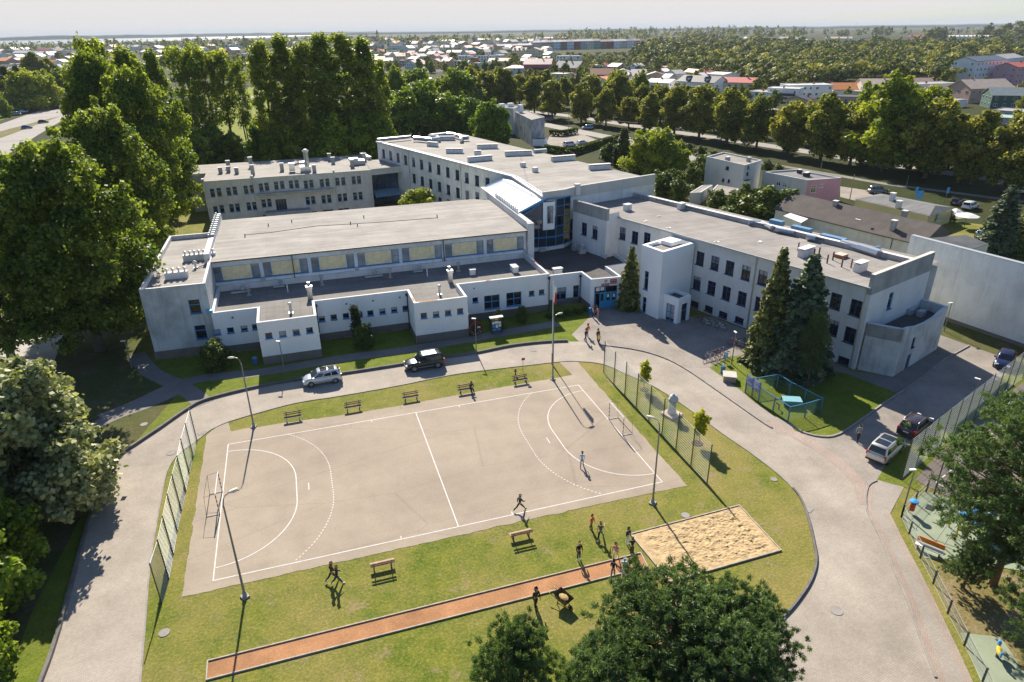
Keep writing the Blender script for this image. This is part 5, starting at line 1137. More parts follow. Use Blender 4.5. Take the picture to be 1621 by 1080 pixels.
# --- woods that read as one mass
def wood(name, label, pts, H, leaf, seed, R=(2.2, 4.0), per=46, size=1.25):
    g = np.random.default_rng(seed); C, Nn, S, T = [], [], [], []
    for (x, y, sc_) in pts:
        h = g.uniform(*H)*sc_; r = g.uniform(*R)*sc_; tb = g.choice((.02, .12, .2, .3, .45, .7), p=(.22, .22, .2, .16, .12, .08)); n = per
        nb = 5; bc = np.stack([g.normal(size=nb)*r*.42, g.normal(size=nb)*r*.42, h*(.45+.45*g.random(nb))], 1); k = g.integers(0, nb, n); u = unit(g.normal(size=(n, 3))); u[:, 2] = np.abs(u[:, 2])*.9-.15
        p = bc[k]+u*np.array((r*.55, r*.55, h*.24))*(.75+.3*g.random((n, 1))); p[:, 0] += x; p[:, 1] += y; p[:, 2] = np.maximum(p[:, 2], .3); C.append(p)
        Nn.append(u*1.1+g.normal(size=(n, 3))*.4+np.array((0, 0, .25))); S.append(size*sc_*(.7+.6*g.random(n))); T.append(np.clip(tb+.12*g.normal(size=n)+.12*(k % 3-1), 0, 1))
    C, Nn, S, T = map(np.concatenate, (C, Nn, S, T)); o = link(name, leaf_mesh(name, C, Nn, S, T, leaf)); return tag(o, label, 'wood', None, 'stuff')
def scatter(poly, n, seed, dens_near=True):
    g = random.Random(seed); out = []; xs = [p[0] for p in poly]; ys = [p[1] for p in poly]
    def inside(x, y):
        c = False; k = len(poly)
        for i in range(k):
            (x1, y1), (x2, y2) = poly[i], poly[(i+1) % k]
            if (y1 > y) != (y2 > y) and x < (x2-x1)*(y-y1)/(y2-y1)+x1: c = not c
        return c
    while len(out) < n:
        x, y = g.uniform(min(xs), max(xs)), g.uniform(min(ys), max(ys))
        if inside(x, y): out.append((x, y))
    return out
HILL = [(1000, 92), (1030, 74), (1100, 70), (1170, 73), (1220, 77), (1300, 78), (1400, 77), (1480, 76), (1560, 78), (1640, 82), (1640, 100), (1560, 96), (1510, 100), (1500, 138), (1420, 128), (1330, 138), (1250, 146), (1200, 142), (1150, 124), (1110, 122), (1060, 112), (1015, 112)]
pts = []
for x, y in scatter(HILL, 1700, 5): p = G(x, y); s = 1.0; pts.append((p.x, p.y, 1.0+.0006*max(0, (p-CPOS).length-600)))
wood('hillside_wood', 'broad mixed wood covering the slope behind the houses on the right', pts, (8, 14), wood_leaf, 51, R=(4.0, 7.5), per=105, size=1.75)
pts = []
for poly, n in (([(890, 62), (930, 57), (1010, 56), (1100, 54), (1220, 55), (1290, 60), (1290, 66), (1100, 68), (1000, 72), (900, 70)], 420), ([(1300, 66), (1440, 62), (1640, 66), (1640, 60), (1450, 57), (1310, 60)], 60), ([(600, 72), (760, 66), (900, 66), (900, 72), (760, 74), (600, 80)], 160)):
    for x, y in scatter(poly, n, n): p = G(x, y); s = (p-CPOS).length/900; pts.append((p.x, p.y, max(1, s**.75)))
wood('far_wood', 'dark far wood along the skyline', pts, (10, 15), wood_leaf, 52, per=34, size=1.5)
pts = []
for poly, n in (([(-40, 84), (60, 80), (180, 78), (300, 74), (420, 70), (600, 66), (600, 74), (420, 80), (300, 84), (180, 84), (60, 86), (-40, 90)], 420),):
    for x, y in scatter(poly, n, n): p = G(x, y); s = (p-CPOS).length/900; pts.append((p.x, p.y, max(1, s**.7)))
wood('shore_wood', 'belt of trees between the town and the sea', pts, (8, 14), wood_leaf, 53, per=34, size=1.5)

pts = []
for poly, n in (([(838, 100), (870, 90), (1005, 88), (1020, 100), (1130, 114), (1140, 124), (1010, 118), (930, 116), (868, 112)], 480), ([(560, 76), (700, 74), (860, 72), (860, 84), (790, 90), (700, 92), (560, 92)], 420), ([(-20, 86), (190, 82), (400, 78), (560, 74), (560, 90), (400, 98), (190, 90), (-20, 94)], 480), ([(240, 100), (420, 96), (430, 150), (330, 140)], 90)):
    for x, y in scatter(poly, n, n): p = G(x, y); pts.append((p.x, p.y, .75))
wood('town_greenery', 'mass of garden trees and scrub between the far houses', pts, (5, 10), wood_leaf, 57, R=(2.8, 5.5), per=60, size=1.7)
# ---------------------------------------------------------------- houses of the town
WALLC = {'white': (.84, .83, .82), 'cream': (.66, .60, .46), 'yellow': (.62, .45, .17), 'pale_yellow': (.62, .54, .30), 'pink': (.62, .36, .38), 'peach': (.60, .42, .32), 'beige': (.64, .56, .48), 'grey': (.42, .42, .42), 'brown': (.24, .17, .13), 'teal': (.20, .38, .36), 'green': (.07, .13, .105),
         'sage': (.40, .42, .30), 'blue': (.58, .68, .80), 'red': (.58, .14, .12), 'darkred': (.26, .07, .06), 'orange': (.62, .28, .08), 'purple': (.10, .06, .10), 'tan': (.46, .36, .25), 'palegrey': (.72, .73, .74), 'dark': (.10, .095, .09), 'brick': (.36, .14, .09), 'salmon': (.50, .33, .27)}
ROOFC = {'red': (.46, .11, .08), 'orange': (.66, .25, .08), 'brown': (.28, .19, .15), 'grey': (.36, .35, .35), 'pale': (.72, .68, .66), 'dark': (.06, .06, .065), 'bluegrey': (.10, .13, .17), 'tan': (.46, .37, .30), 'pinkish': (.62, .44, .40), 'redbrown': (.24, .075, .05), 'flat': (.36, .34, .32), 'flatpale': (.55, .54, .52), 'green': (.34, .44, .38), 'greygreen': (.20, .24, .24)}
def wallm(c): return M('house_wall_'+c, WALLC[c], .9, .08, .4, 5)
def roofm(c): return M('house_roof_'+c, ROOFC[c], .6, .14, .6, 4, spec=.35)
house_glass = glassy('house_glass', (.03, .035, .045), .1)
_uw = MB(); _uw.box((0, -.03, .5), (1, .1, 1)); UW = _uw.mesh('window', white_paint)
_up = MB()
for _x in (-.24, .24): _up.box((_x, -.085, .5), (.40, .03, .84))
UP_ = _up.mesh('pane', house_glass)
_ud = MB(); _ud.box((0, -.05, .5), (1, .12, 1)); UD = _ud.mesh('window', house_glass)
def hwin(par, x, y, z, w, h, rz, fine):
    o = link('window', UW if fine else UD, par, (x, y, z), rz); o.scale = (w, 1, h)
    if fine: link('pane', UP_, o)
def house(xl, yl, xr, yr, eave, roof, rpx, depth, wall, rc, label, group=None, ch=1, storey=None, balc=0, left=True, H=None, cat='house', name='house', nowin=False, dormers=0):
    p0, p1 = G(xl, yl), G(xr, yr); mid = (p0+p1)/2; my = (yl+yr)/2; L = (p1-p0).length; d = (p1-p0).normalized(); rz = math.atan2(d.y, d.x)
    h = H or max(2.6, height_to(mid, my-eave)); rise = max(0.0, height_to(mid, my-eave-rpx)-h)*.62; dist = (mid-CPOS).length; fine = dist < 620
    o = empty(name, p0, rz, label, cat, group); D = depth*1.2; m = MB(); wm, rm = wallm(wall), roofm(rc)
    m.quad((0, 0, -.3), (L, 0, -.3), (L, 0, h), (0, 0, h)); m.quad((L, 0, -.3), (L, D, -.3), (L, D, h), (L, 0, h)); m.quad((L, D, -.3), (0, D, -.3), (0, D, h), (L, D, h)); m.quad((0, D, -.3), (0, 0, -.3), (0, 0, h), (0, D, h))
    r = MB(); ov = .45 if roof != 'flat' else .12; th = .22
    def slab(a, b, c, e):
        a, b, c, e = map(Vector, (a, b, c, e)); up = Vector((0, 0, th)); r.quad(a+up, b+up, c+up, e+up); r.quad(e, c, b, a)
        for s, t in ((a, b), (b, c), (c, e), (e, a)): r.quad(s, t, t+up, s+up)
    if roof == 'g':
        m.poly([(0, D, h), (0, 0, h), (0, D/2, h+rise)]); m.poly([(L, 0, h), (L, D, h), (L, D/2, h+rise)]); k = rise/(D/2)
        slab((-ov, -ov, h-ov*k), (L+ov, -ov, h-ov*k), (L+ov, D/2, h+rise), (-ov, D/2, h+rise)); slab((L+ov, D+ov, h-ov*k), (-ov, D+ov, h-ov*k), (-ov, D/2, h+rise), (L+ov, D/2, h+rise))
    elif roof == 'f':
        m.poly([(0, 0, h), (L, 0, h), (L/2, 0, h+rise)]); m.poly([(L, D, h), (0, D, h), (L/2, D, h+rise)]); k = rise/(L/2)
        slab((-ov, D+ov, h-ov*k), (-ov, -ov, h-ov*k), (L/2, -ov, h+rise), (L/2, D+ov, h+rise)); slab((L+ov, -ov, h-ov*k), (L+ov, D+ov, h-ov*k), (L/2, D+ov, h+rise), (L/2, -ov, h+rise))
    elif roof == 'hip':
        q = min(L, D)*.42; a, b, c, e = (-ov, -ov, h), (L+ov, -ov, h), (L+ov, D+ov, h), (-ov, D+ov, h); s, t = (q, D/2, h+rise), (L-q, D/2, h+rise)
        r.quad(a, b, t, s); r.quad(c, e, s, t); r.poly([b, c, t]); r.poly([e, a, s]); r.quad(a, e, c, b)
    elif roof == 'shed':
        m.quad((0, D, h), (L, D, h), (L, D, h+rise), (0, D, h+rise)); m.poly([(0, D, h), (0, 0, h), (0, D, h+rise)]); m.poly([(L, 0, h), (L, D, h), (L, D, h+rise)]); slab((-ov, -ov, h), (L+ov, -ov, h), (L+ov, D+ov, h+rise), (-ov, D+ov, h+rise))
    else:
        r.box((L/2, D/2, h+.05), (L+.24, D+.24, .12))
        m.box((L/2, .1, h+.2), (L, .2, .3)); m.box((L/2, D-.1, h+.2), (L, .2, .3)); m.box((.1, D/2, h+.2), (.2, D-.4, .3)); m.box((L-.1, D/2, h+.2), (.2, D-.4, .3))
    m.build('wall', wm, o); r.build('roof', rm, o)
    rr = random.Random(int(xl*7+yl))
    for i in range(ch):
        x = L*rr.uniform(.25, .8); y = D*rr.uniform(.4, .7); z0 = h+rise*.4; q = MB(); q.box((x, y, z0+(rise*.6+1.0)/2), (.7, .7, rise*.6+1.2)); q.box((x, y, z0+rise*.6+1.15), (.85, .85, .12)); q.build('chimney', wallm('brick' if i % 2 == 0 else 'grey'), o)
    for i in range(dormers):
        x = L*(i+.5)/dormers; q = MB(); w_ = 1.7; q.box((x, D*.2, h+rise*.35), (w_, D*.28, rise*.7)); dm = q.build('dormer', wm, o); q = MB(); q.poly([(x-w_/2-.2, D*.05, h+rise*.7), (x, D*.05, h+rise*1.05), (x, D*.4, h+rise*1.05), (x-w_/2-.2, D*.4, h+rise*.7)]); q.poly([(x, D*.05, h+rise*1.05), (x+w_/2+.2, D*.05, h+rise*.7), (x+w_/2+.2, D*.4, h+rise*.7), (x, D*.4, h+rise*1.05)]); q.poly([(x-w_/2, D*.06, h+rise*.7), (x+w_/2, D*.06, h+rise*.7), (x, D*.06, h+rise*1.03)]); q.build('dormer_roof', rm, dm)
        q = MB(); q.box((x, D*.055, h+rise*.42), (.9, .04, rise*.4)); q.build('window', house_glass, dm)
    if nowin: return o
    st = storey or max(1, round(h/3.0)); ww, wh = (1.25, 1.35) if fine else (1.4, 1.4)
    nx = max(1, min(8, int(L/3.2))); ny = max(1, min(4, int(D/4)))
    for s in range(st):
        z = h*(s+.32)/st
        for i in range(nx):
            if rr.random() < .12: continue
            hwin(o, L*(i+.5)/nx+rr.uniform(-.25, .25), 0, z, ww*rr.choice((.7, 1, 1, 1.25)), wh, 0, fine)
        if dist < 900 and left:
            for i in range(ny):
                if rr.random() < .25: continue
                hwin(o, 0, D*(i+.5)/ny, z, ww*.85, wh, -math.pi/2, fine)
                if fine and rr.random() < .5: hwin(o, L, D*(i+.5)/ny, z, ww*.85, wh, math.pi/2, fine)
    if roof == 'f' and rise > 2: hwin(o, L/2, 0, h+rise*.15, 1.1, 1.1, 0, fine)
    for i in range(balc):
        q = MB(); z = h*(i+1)/(balc+1); q.box((L*.62, -.7, z), (L*.6, 1.4, .15)); q.box((L*.62, -1.36, z+.55), (L*.6, .06, 1.0)); q.build('balcony', dark_metal, o)
    return o
HS = [
 # right cluster
 (1538, 133, 1585, 129, 35, 'g', 10, 13, 'white', 'bluegrey', 'tall white apartment block with a dark blue-grey roof and brown strips, far right', dict(ch=2)),
 (1584, 128, 1612, 124, 34, 'g', 9, 12, 'palegrey', 'grey', 'tall blank pale grey gabled house beside the white apartment block', dict(nowin=True, ch=0)),
 (1604, 134, 1650, 131, 27, 'g', 10, 12, 'pink', 'red', 'house with a dull red roof at the right edge behind the block', dict()),
 (1532, 164, 1600, 162, 23, 'g', 20, 13, 'salmon', 'tan', 'large salmon house with a big tan tiled roof', dict(ch=1)),
 (1566, 172, 1640, 173, 21, 'g', 17, 11, 'green', 'greygreen', 'dark green house with a grey-green roof at the right edge', dict(ch=1)),
 (1568, 186, 1650, 192, 11, 'flat', 0, 11, 'grey', 'flat', 'low flat grey building in front of the dark green house', dict(ch=1)),
 (1573, 197, 1650, 203, 8, 'shed', 3, 8, 'grey', 'green', 'low shed with a pale green roof behind the avenue at the right', dict(ch=0)),
 (1440, 157, 1512, 154, 22, 'flat', 0, 11, 'white', 'flat', 'white flat-roofed house with a brown wooden end', dict()),
 (1478, 168, 1511, 171, 11, 'flat', 0, 7, 'white', 'flat', 'low white annex in front of the flat house with a wooden end', dict(ch=0)),
 (1363, 152, 1424, 152, 17, 'g', 14, 11, 'beige', 'tan', 'beige two-storey house with a long tan roof', dict()),
 (1426, 142, 1476, 142, 11, 'g', 10, 10, 'tan', 'brown', 'long brown-roofed house behind the beige one', dict(ch=0)),
 (1318, 152, 1356, 152, 10, 'g', 15, 10, 'white', 'orange', 'small house with a bright orange roof', dict(ch=0)),
 (1284, 136, 1318, 136, 8, 'f', 10, 12, 'beige', 'pale', 'small pale-roofed house with a red chimney left of the orange roof', dict()),
 (1247, 155, 1316, 154, 19, 'flat', 0, 11, 'white', 'flatpale', 'long white flat-roofed house, upper one of the white pair', dict()),
 (1212, 160, 1262, 162, 20, 'flat', 0, 10, 'white', 'flatpale', 'white flat-roofed house left of the long white one', dict(balc=1)),
 (1180, 160, 1224, 163, 15, 'flat', 0, 10, 'white', 'flat', 'white flat-roofed house with two dark chimneys above the limes', dict(ch=2)),
 (1137, 150, 1190, 152, 20, 'g', 11, 12, 'beige', 'red', 'beige gabled house with a bright red roof', dict()),
 (1070, 148, 1128, 152, 20, 'g', 14, 12, 'white', 'dark', 'white house with dormers in a dark roof', dict(dormers=2)),
 (1118, 141, 1143, 143, 24, 'g', 4, 12, 'palegrey', 'pale', 'pale grey house behind the white one with dormers', dict()),
 (1022, 144, 1058, 146, 14, 'g', 8, 10, 'white', 'pale', 'white house with a pale roof and balcony above the limes', dict(balc=1)),
 (1024, 126, 1051, 126, 7, 'f', 7, 11, 'peach', 'brown', 'peach house with a brown gable roof', dict()),
 (1026, 115, 1067, 114, 6, 'g', 5, 9, 'white', 'pinkish', 'long low white house with a pinkish roof', dict()),
 (1243, 168, 1276, 170, 11, 'f', 8, 10, 'pale_yellow', 'dark', 'yellow house with a black roof between lime crowns', dict()),
 (1302, 173, 1358, 175, 20, 'flat', 0, 11, 'salmon', 'dark', 'pinkish white flat house with a dark roof terrace', dict(balc=1)),
 (1343, 158, 1386, 160, 13, 'flat', 0, 9, 'pale_yellow', 'flat', 'yellow flat house behind the pinkish white one', dict()),
 # middle cluster
 (829, 124, 872, 124, 22, 'g', 13, 12, 'red', 'pinkish', 'four-storey red house with dark balconies', dict(balc=2, storey=3)),
 (878, 118, 915, 119, 11, 'g', 16, 11, 'brick', 'bluegrey', 'brick-red house with a large dark blue roof', dict()),
 (880, 104, 917, 104, 15, 'flat', 0, 12, 'white', 'flatpale', 'white flat block behind the dark blue roof', dict()),
 (799, 124, 831, 124, 16, 'hip', 7, 11, 'blue', 'pinkish', 'pale blue house left of the red four-storey house', dict()),
 (772, 117, 799, 118, 6, 'hip', 5, 10, 'sage', 'pale', 'low greenish house with a pale roof left of the pale blue one', dict()),
 (773, 105, 808, 105, 8, 'g', 7, 10, 'yellow', 'brown', 'yellow house with a wide dark brown roof', dict()),
 (757, 100, 783, 100, 11, 'flat', 0, 9, 'white', 'flat', 'white flat house left of the dark brown roof', dict()),
 (865, 140, 893, 141, 23, 'flat', 0, 11, 'pale_yellow', 'flatpale', 'pale yellow three-storey flat house below the red one', dict()),
 (892, 138, 913, 138, 16, 'f', 9, 11, 'white', 'dark', 'narrow white house with a dark gable beside the pale yellow one', dict()),
 (933, 124, 975, 124, 5, 'g', 15, 12, 'darkred', 'redbrown', 'house under a big red-brown roof', dict()),
 (935, 139, 962, 140, 12, 'f', 9, 11, 'white', 'orange', 'white gabled house with a pale orange roof above the limes', dict()),
 (971, 123, 999, 123, 8, 'f', 8, 10, 'white', 'grey', 'white timber gabled house with a grey roof', dict()),
 (999, 122, 1022, 122, 7, 'g', 7, 9, 'orange', 'grey', 'orange house with a grey roof', dict()),
 (832, 92, 856, 92, 12, 'f', 7, 12, 'cream', 'tan', 'cream gabled apartment house at the end of its row', dict()),
 (811, 91, 832, 91, 11, 'g', 7, 10, 'cream', 'tan', 'cream apartment row with small gables', dict(dormers=3)),
 (595, 88, 607, 88, 6, 'f', 6, 10, 'white', 'red', 'white gabled house with a red roof right of the poplars', dict()),
 (641, 109, 661, 110, 8, 'f', 9, 12, 'white', 'redbrown', 'white gable-fronted house with a steep red-brown roof', dict()),
 (680, 108, 697, 108, 10, 'f', 7, 11, 'yellow', 'pinkish', 'yellow gable-fronted house right of a big dark tree', dict()),
 (741, 87, 760, 87, 9, 'f', 6, 12, 'teal', 'pinkish', 'teal green gable-fronted house', dict()),
 (697, 82, 718, 82, 7, 'g', 5, 10, 'white', 'pinkish', 'white house with arched dormers and a pink roof', dict(dormers=2)),
 (671, 66, 689, 66, 7, 'flat', 0, 20, 'purple', 'dark', 'dark purple box-shaped hall in the far town', dict(nowin=True, ch=0)),
 (692, 70, 718, 70, 5, 'g', 3, 12, 'white', 'pale', 'pair of white houses above the pink roof', dict()),
 (590, 76, 603, 76, 7, 'flat', 0, 12, 'white', 'flatpale', 'white flat house at the top right of the poplars', dict()),
 (614, 81, 640, 81, 8, 'flat', 0, 12, 'palegrey', 'flat', 'long pale grey flat house in the middle of the far town', dict()),
 (614, 90, 628, 90, 9, 'flat', 0, 10, 'white', 'flatpale', 'white cube house under the long pale grey one', dict()),
 (628, 90, 648, 90, 6, 'flat', 0, 10, 'grey', 'flat', 'grey flat house above the steep red-brown roof', dict()),
 (722, 100, 745, 100, 11, 'flat', 0, 10, 'white', 'flatpale', 'white flat house left of the orange terrace', dict()),
 (745, 100, 758, 100, 8, 'flat', 0, 10, 'orange', 'flat', 'orange terraced house between white flats', dict()),
 (763, 108, 779, 108, 9, 'flat', 0, 10, 'palegrey', 'flatpale', 'pale grey flat house above the low greenish house', dict()),
 (707, 91, 729, 91, 8, 'g', 5, 10, 'white', 'brown', 'white house with a brown roof under the pink roofed one', dict()),
 (635, 67, 648, 67, 5, 'flat', 0, 12, 'white', 'flatpale', 'white flat house left of the dark purple hall', dict()),
 (755, 68, 776, 68, 5, 'g', 3, 12, 'white', 'pale', 'white house above the teal gable', dict()),
 (628, 105, 641, 105, 9, 'flat', 0, 10, 'grey', 'dark', 'dark grey flat house left of the steep red-brown roof', dict()),
 (558, 100, 580, 100, 6, 'g', 4, 10, 'white', 'pale', 'small white house showing through the poplars', dict()),
 # left town
 (22, 92, 47, 92, 8, 'g', 6, 12, 'white', 'pale', 'large white house with a pale roof in the left town', dict()),
 (10, 99, 30, 100, 6, 'g', 6, 12, 'grey', 'pinkish', 'grey house with a pinkish roof below the large white one', dict()),
 (50, 92, 68, 92, 7, 'g', 5, 11, 'palegrey', 'pale', 'pale grey house right of the large white one', dict()),
 (59, 86, 78, 86, 6, 'g', 5, 11, 'white', 'red', 'white house with a red roof at the top of the left town', dict()),
 (70, 84, 86, 84, 5, 'g', 4, 11, 'white', 'pale', 'white house with a pale roof at the top of the left town', dict()),
 (88, 82, 104, 82, 5, 'g', 4, 11, 'beige', 'pale', 'beige house at the upper right of the left town', dict()),
 (97, 100, 114, 100, 7, 'f', 6, 12, 'tan', 'pale', 'tan gable-fronted house in the left town', dict()),
 (80, 104, 98, 104, 6, 'g', 6, 12, 'grey', 'pale', 'grey house with a large bright roof in the left town', dict()),
 (85, 113, 103, 113, 6, 'g', 7, 12, 'beige', 'pale', 'beige house with a wide pale roof above the pale blue gable', dict()),
 (98, 125, 121, 127, 11, 'f', 9, 13, 'blue', 'pale', 'pale blue gable-fronted house in the left town, nearest one', dict()),
 (-2, 116, 15, 116, 9, 'g', 7, 12, 'white', 'dark', 'white house with a dark roof at the left edge', dict()),
 (12, 112, 32, 112, 7, 'g', 7, 12, 'grey', 'dark', 'grey house with dormers in a dark roof', dict(dormers=2)),
 (33, 112, 43, 112, 7, 'f', 6, 12, 'white', 'dark', 'narrow white gable-fronted house left of the dark tree', dict()),
 (-4, 134, 17, 134, 16, 'g', 6, 12, 'white', 'pale', 'big white house at the left edge, the lowest one', dict()),
 (113, 90, 127, 90, 6, 'g', 4, 11, 'palegrey', 'brown', 'pale grey house with a brown roof at the right of the left town', dict()),
 (127, 90, 148, 90, 6, 'g', 4, 11, 'white', 'tan', 'white house with a tan roof at the right of the left town', dict()),
 (110, 94, 121, 94, 7, 'f', 4, 10, 'brick', 'red', 'small brick-red house in the left town', dict()),
 (192, 80, 219, 80, 6, 'g', 4, 12, 'white', 'pale', 'white house above the highest left poplar', dict()),
 (223, 89, 238, 90, 7, 'g', 5, 12, 'palegrey', 'pale', 'pale grey house between poplar tops', dict()),
 (238, 82, 253, 84, 7, 'f', 6, 12, 'grey', 'grey', 'grey gable-fronted house between poplar tops', dict()),
 (240, 98, 253, 98, 6, 'f', 6, 12, 'blue', 'pale', 'small pale blue gable-fronted house between poplar tops', dict()),
 (282, 79, 294, 79, 4, 'g', 3, 12, 'white', 'pale', 'small white house above the thin poplars', dict()),
 (309, 82, 322, 82, 5, 'f', 4, 12, 'white', 'dark', 'white gable-fronted house with a dark roof above the thin poplars', dict()),
 (349, 77, 362, 77, 4, 'g', 3, 12, 'palegrey', 'grey', 'pale grey house above the meadow gap', dict()),
 (376, 92, 424, 92, 7, 'flat', 0, 14, 'white', 'flatpale', 'long white workshop hall beyond the meadow gap', dict(ch=0)),
 (386, 106, 404, 106, 5, 'g', 3, 10, 'palegrey', 'pale', 'small pale house under the long workshop hall', dict()),
 # far right skyline
 (1305, 69, 1347, 69, 8, 'g', 4, 14, 'white', 'tan', 'row of white gabled houses on the right skyline', dict(dormers=3, ch=0)),
 (1358, 68, 1382, 68, 7, 'g', 5, 14, 'grey', 'dark', 'dark roofed row of houses on the right skyline', dict(ch=0)),
 (1382, 70, 1398, 70, 9, 'g', 5, 14, 'white', 'dark', 'white house with a dark roof on the right skyline', dict(ch=0)),
 (1434, 68, 1461, 68, 9, 'hip', 6, 14, 'white', 'red', 'white house with a red hipped roof on the right skyline', dict(dormers=2, ch=0)),
 (1499, 67, 1562, 67, 9, 'g', 3, 20, 'palegrey', 'pale', 'long pale hall with a toothed roof on the right skyline', dict(dormers=9, ch=0)),
 (1232, 67, 1250, 67, 6, 'g', 4, 14, 'white', 'grey', 'grey roofed white house above the wood, left', dict(ch=0)),
 (1251, 68, 1268, 68, 6, 'g', 4, 14, 'white', 'grey', 'grey roofed white house above the wood, right', dict(ch=0)),
 (1262, 71, 1284, 71, 6, 'f', 4, 14, 'white', 'pale', 'white house with a bright roof above the wood', dict(ch=0)),
 (1176, 67, 1190, 67, 6, 'g', 4, 14, 'white', 'pale', 'small white house half hidden above the wood', dict(ch=0)),
]
for h in HS: house(*h[:11], **h[11])
# colourful terrace row
x = 845.0
for i, (wc, rc, lb) in enumerate((('beige', 'pale', 'beige terraced house at the left end of the coloured row'), ('sage', 'pale', 'sage green terraced house, second in the coloured row'), ('sage', 'pinkish', 'green-grey terraced house left of the first pale blue one'), ('blue', 'pale', 'pale blue terraced house, the first of two around a brown one'), ('brown', 'pale', 'brown terraced house between two pale blue ones'), ('blue', 'pinkish', 'pale blue terraced house left of the dark red one'), ('darkred', 'pale', 'dark red terraced house in the coloured row'), ('grey', 'pale', 'grey terraced house right of the dark red one'), ('cream', 'pale', 'cream terraced house left of the teal one'), ('teal', 'pinkish', 'teal terraced house in the coloured row'), ('brown', 'pinkish', 'brown terraced house right of the teal one'), ('darkred', 'pinkish', 'dull red terraced house right of the teal one'), ('white', 'pale', 'white terraced house right of the dull red one'), ('cream', 'pale', 'cream terraced house between white ones'), ('white', 'grey', 'white terraced house left of the pink end house'), ('pink', 'pinkish', 'pink end house of the coloured row'))):
    y = 80.5-.30*i; house(x, y, x+10.4, y-.3, 13 if i < 10 else 11.5, 'g', 4.5, 11, wc, rc, lb, group='coloured terraced houses', ch=1, left=False, name='terraced_house', storey=3); x += 10.55
x = 788.0
for i, (wc, rc) in enumerate((('salmon', 'pinkish'), ('brown', 'pale'), ('beige', 'pinkish'), ('brown', 'pale'), ('salmon', 'pale'))):
    house(x, 82-.3*i, x+11, 81.7-.3*i, 9, 'g', 4, 11, wc, rc, f'{wc} terraced house with {rc} roof, {words[i]} from the left of its line', group='terraced houses left of the coloured row', ch=1, left=False, name='terraced_house'); x += 11.2
x = 818
for i in range(6): house(x, 66.5-.2*i, x+12, 66.4-.2*i, 5, 'g', 3, 12, ('cream', 'white', 'salmon')[i % 3], ('pale', 'pinkish')[i % 2], 'small far house in the line behind the coloured row', group='far houses behind the coloured row', ch=0, left=False); x += 13.5
# the many small houses further off
hr = random.Random(17); taken = [((h[0]+h[2])/2, h[1], (h[2]-h[0])/2) for h in HS]
for poly, n, where in (([(560, 70), (870, 68), (870, 104), (760, 112), (600, 104), (560, 92)], 84, 'middle town'), ([(-5, 84), (200, 80), (200, 96), (120, 116), (-5, 128)], 52, 'left town'), ([(200, 76), (560, 66), (560, 82), (420, 92), (200, 94)], 36, 'strip behind the poplars'), ([(930, 108), (1130, 124), (1130, 140), (960, 132)], 14, 'slope above the limes')):
    k = 0
    for x, y in scatter(poly, 1800, n):
        if k >= n: break
        w = hr.uniform(9, 17)*(.55+.45*(y-60)/60)
        if any(abs(x-a) < (w/2+c)*.9 and abs(y-b) < 5 for a, b, c in taken): continue
        taken.append((x, y, w/2)); k += 1; wc = hr.choice(('white', 'white', 'cream', 'palegrey', 'beige', 'yellow', 'peach')); rc = hr.choice(('pale', 'pale', 'pinkish', 'red', 'grey', 'orange', 'tan')); rf = hr.choice('gggf') if hr.random() < .75 else 'flat'; e = 4+.09*(y-66)+hr.uniform(0, 3); sl = hr.uniform(-.5, .5)
        house(x-w/2, y-sl, x+w/2, y+sl, e, rf, 0 if rf == 'flat' else e*.75, hr.uniform(9, 13), wc, 'flatpale' if rf == 'flat' else rc, f"small {wc} house with a {'flat' if rf == 'flat' else rc} roof far off in the {where}", group='small houses in the '+where, ch=1 if hr.random() < .5 else 0)
# houses just behind the school
Z5 = lambda x, y: (1030+x/5.4, 200+y/5.4)
def block(name, label, cat, pts, h, wall, roof, par=.3):
    o = empty(name, (0, 0, 0), 0, label, cat); m = MB(); mats = [wall] if not isinstance(wall, list) else wall
    for i in range(len(pts)): facade(m, pts[i], pts[(i+1) % len(pts)], -.2, h, m=0 if i < len(mats) and len(mats) == 1 else min(i, len(mats)-1))
    if par: parapet(m, pts, h-par, h, .3, 0)
    m.build('wall', mats, o); roofing(pts, h-par+.02 if par else h+.02, roof, o); return o
def quad_from(a, b, c):
    a, b, c = (Vector(p[:2]) for p in (a, b, c)); return [tuple(a), tuple(b), tuple(c), tuple(a+c-b)]
cube_w = stained('cube_wall', (.58, .58, .565), (.40, .40, .39), .35, .4); flat_r = felt('flat_roof_near', (.38, .345, .31), .3)
a, b, c = G(*Z5(450, 510)), G(*Z5(770, 600)), G(*Z5(915, 548)); q4 = quad_from(a, b, c)
o = block('cube_house', 'tall pale grey cube-shaped house with few small windows, left of the pink one', 'house', q4, 7.1, cube_w, flat_r, .35)
def nwin(par, p0, p1, px, py, w, h, kind='plainw'): u, z = on_wall(p0, p1, px, py); window(par, (p0[0]+(p1[1]-p0[1])/math.dist(p0, p1)*.19, p0[1]-(p1[0]-p0[0])/math.dist(p0, p1)*.19), (p1[0]+(p1[1]-p0[1])/math.dist(p0, p1)*.19, p1[1]-(p1[0]-p0[0])/math.dist(p0, p1)*.19), u, z-h/2, w, h, kind)
for x, y in ((658, 358), (622, 460), (670, 468)): nwin(o, q4[0], q4[1], *Z5(x, y), .95 if y < 400 else .6, .75, 'basement')
for x, y in ((832, 352), (825, 405)): nwin(o, q4[1], q4[2], *Z5(x, y), .8, .7, 'basement')
p = Vector(q4[1]).lerp(Vector(q4[2]), .3); m = MB(); m.prism([q4[1], (q4[1][0]+.3, q4[1][1]-1.0), (p.x+.3, p.y-1.0), tuple(p)], 0, 3.6, 0, 1); m.build('porch', [M('porch_white', (.62, .56, .50), .9, .1), felt_dark], o)
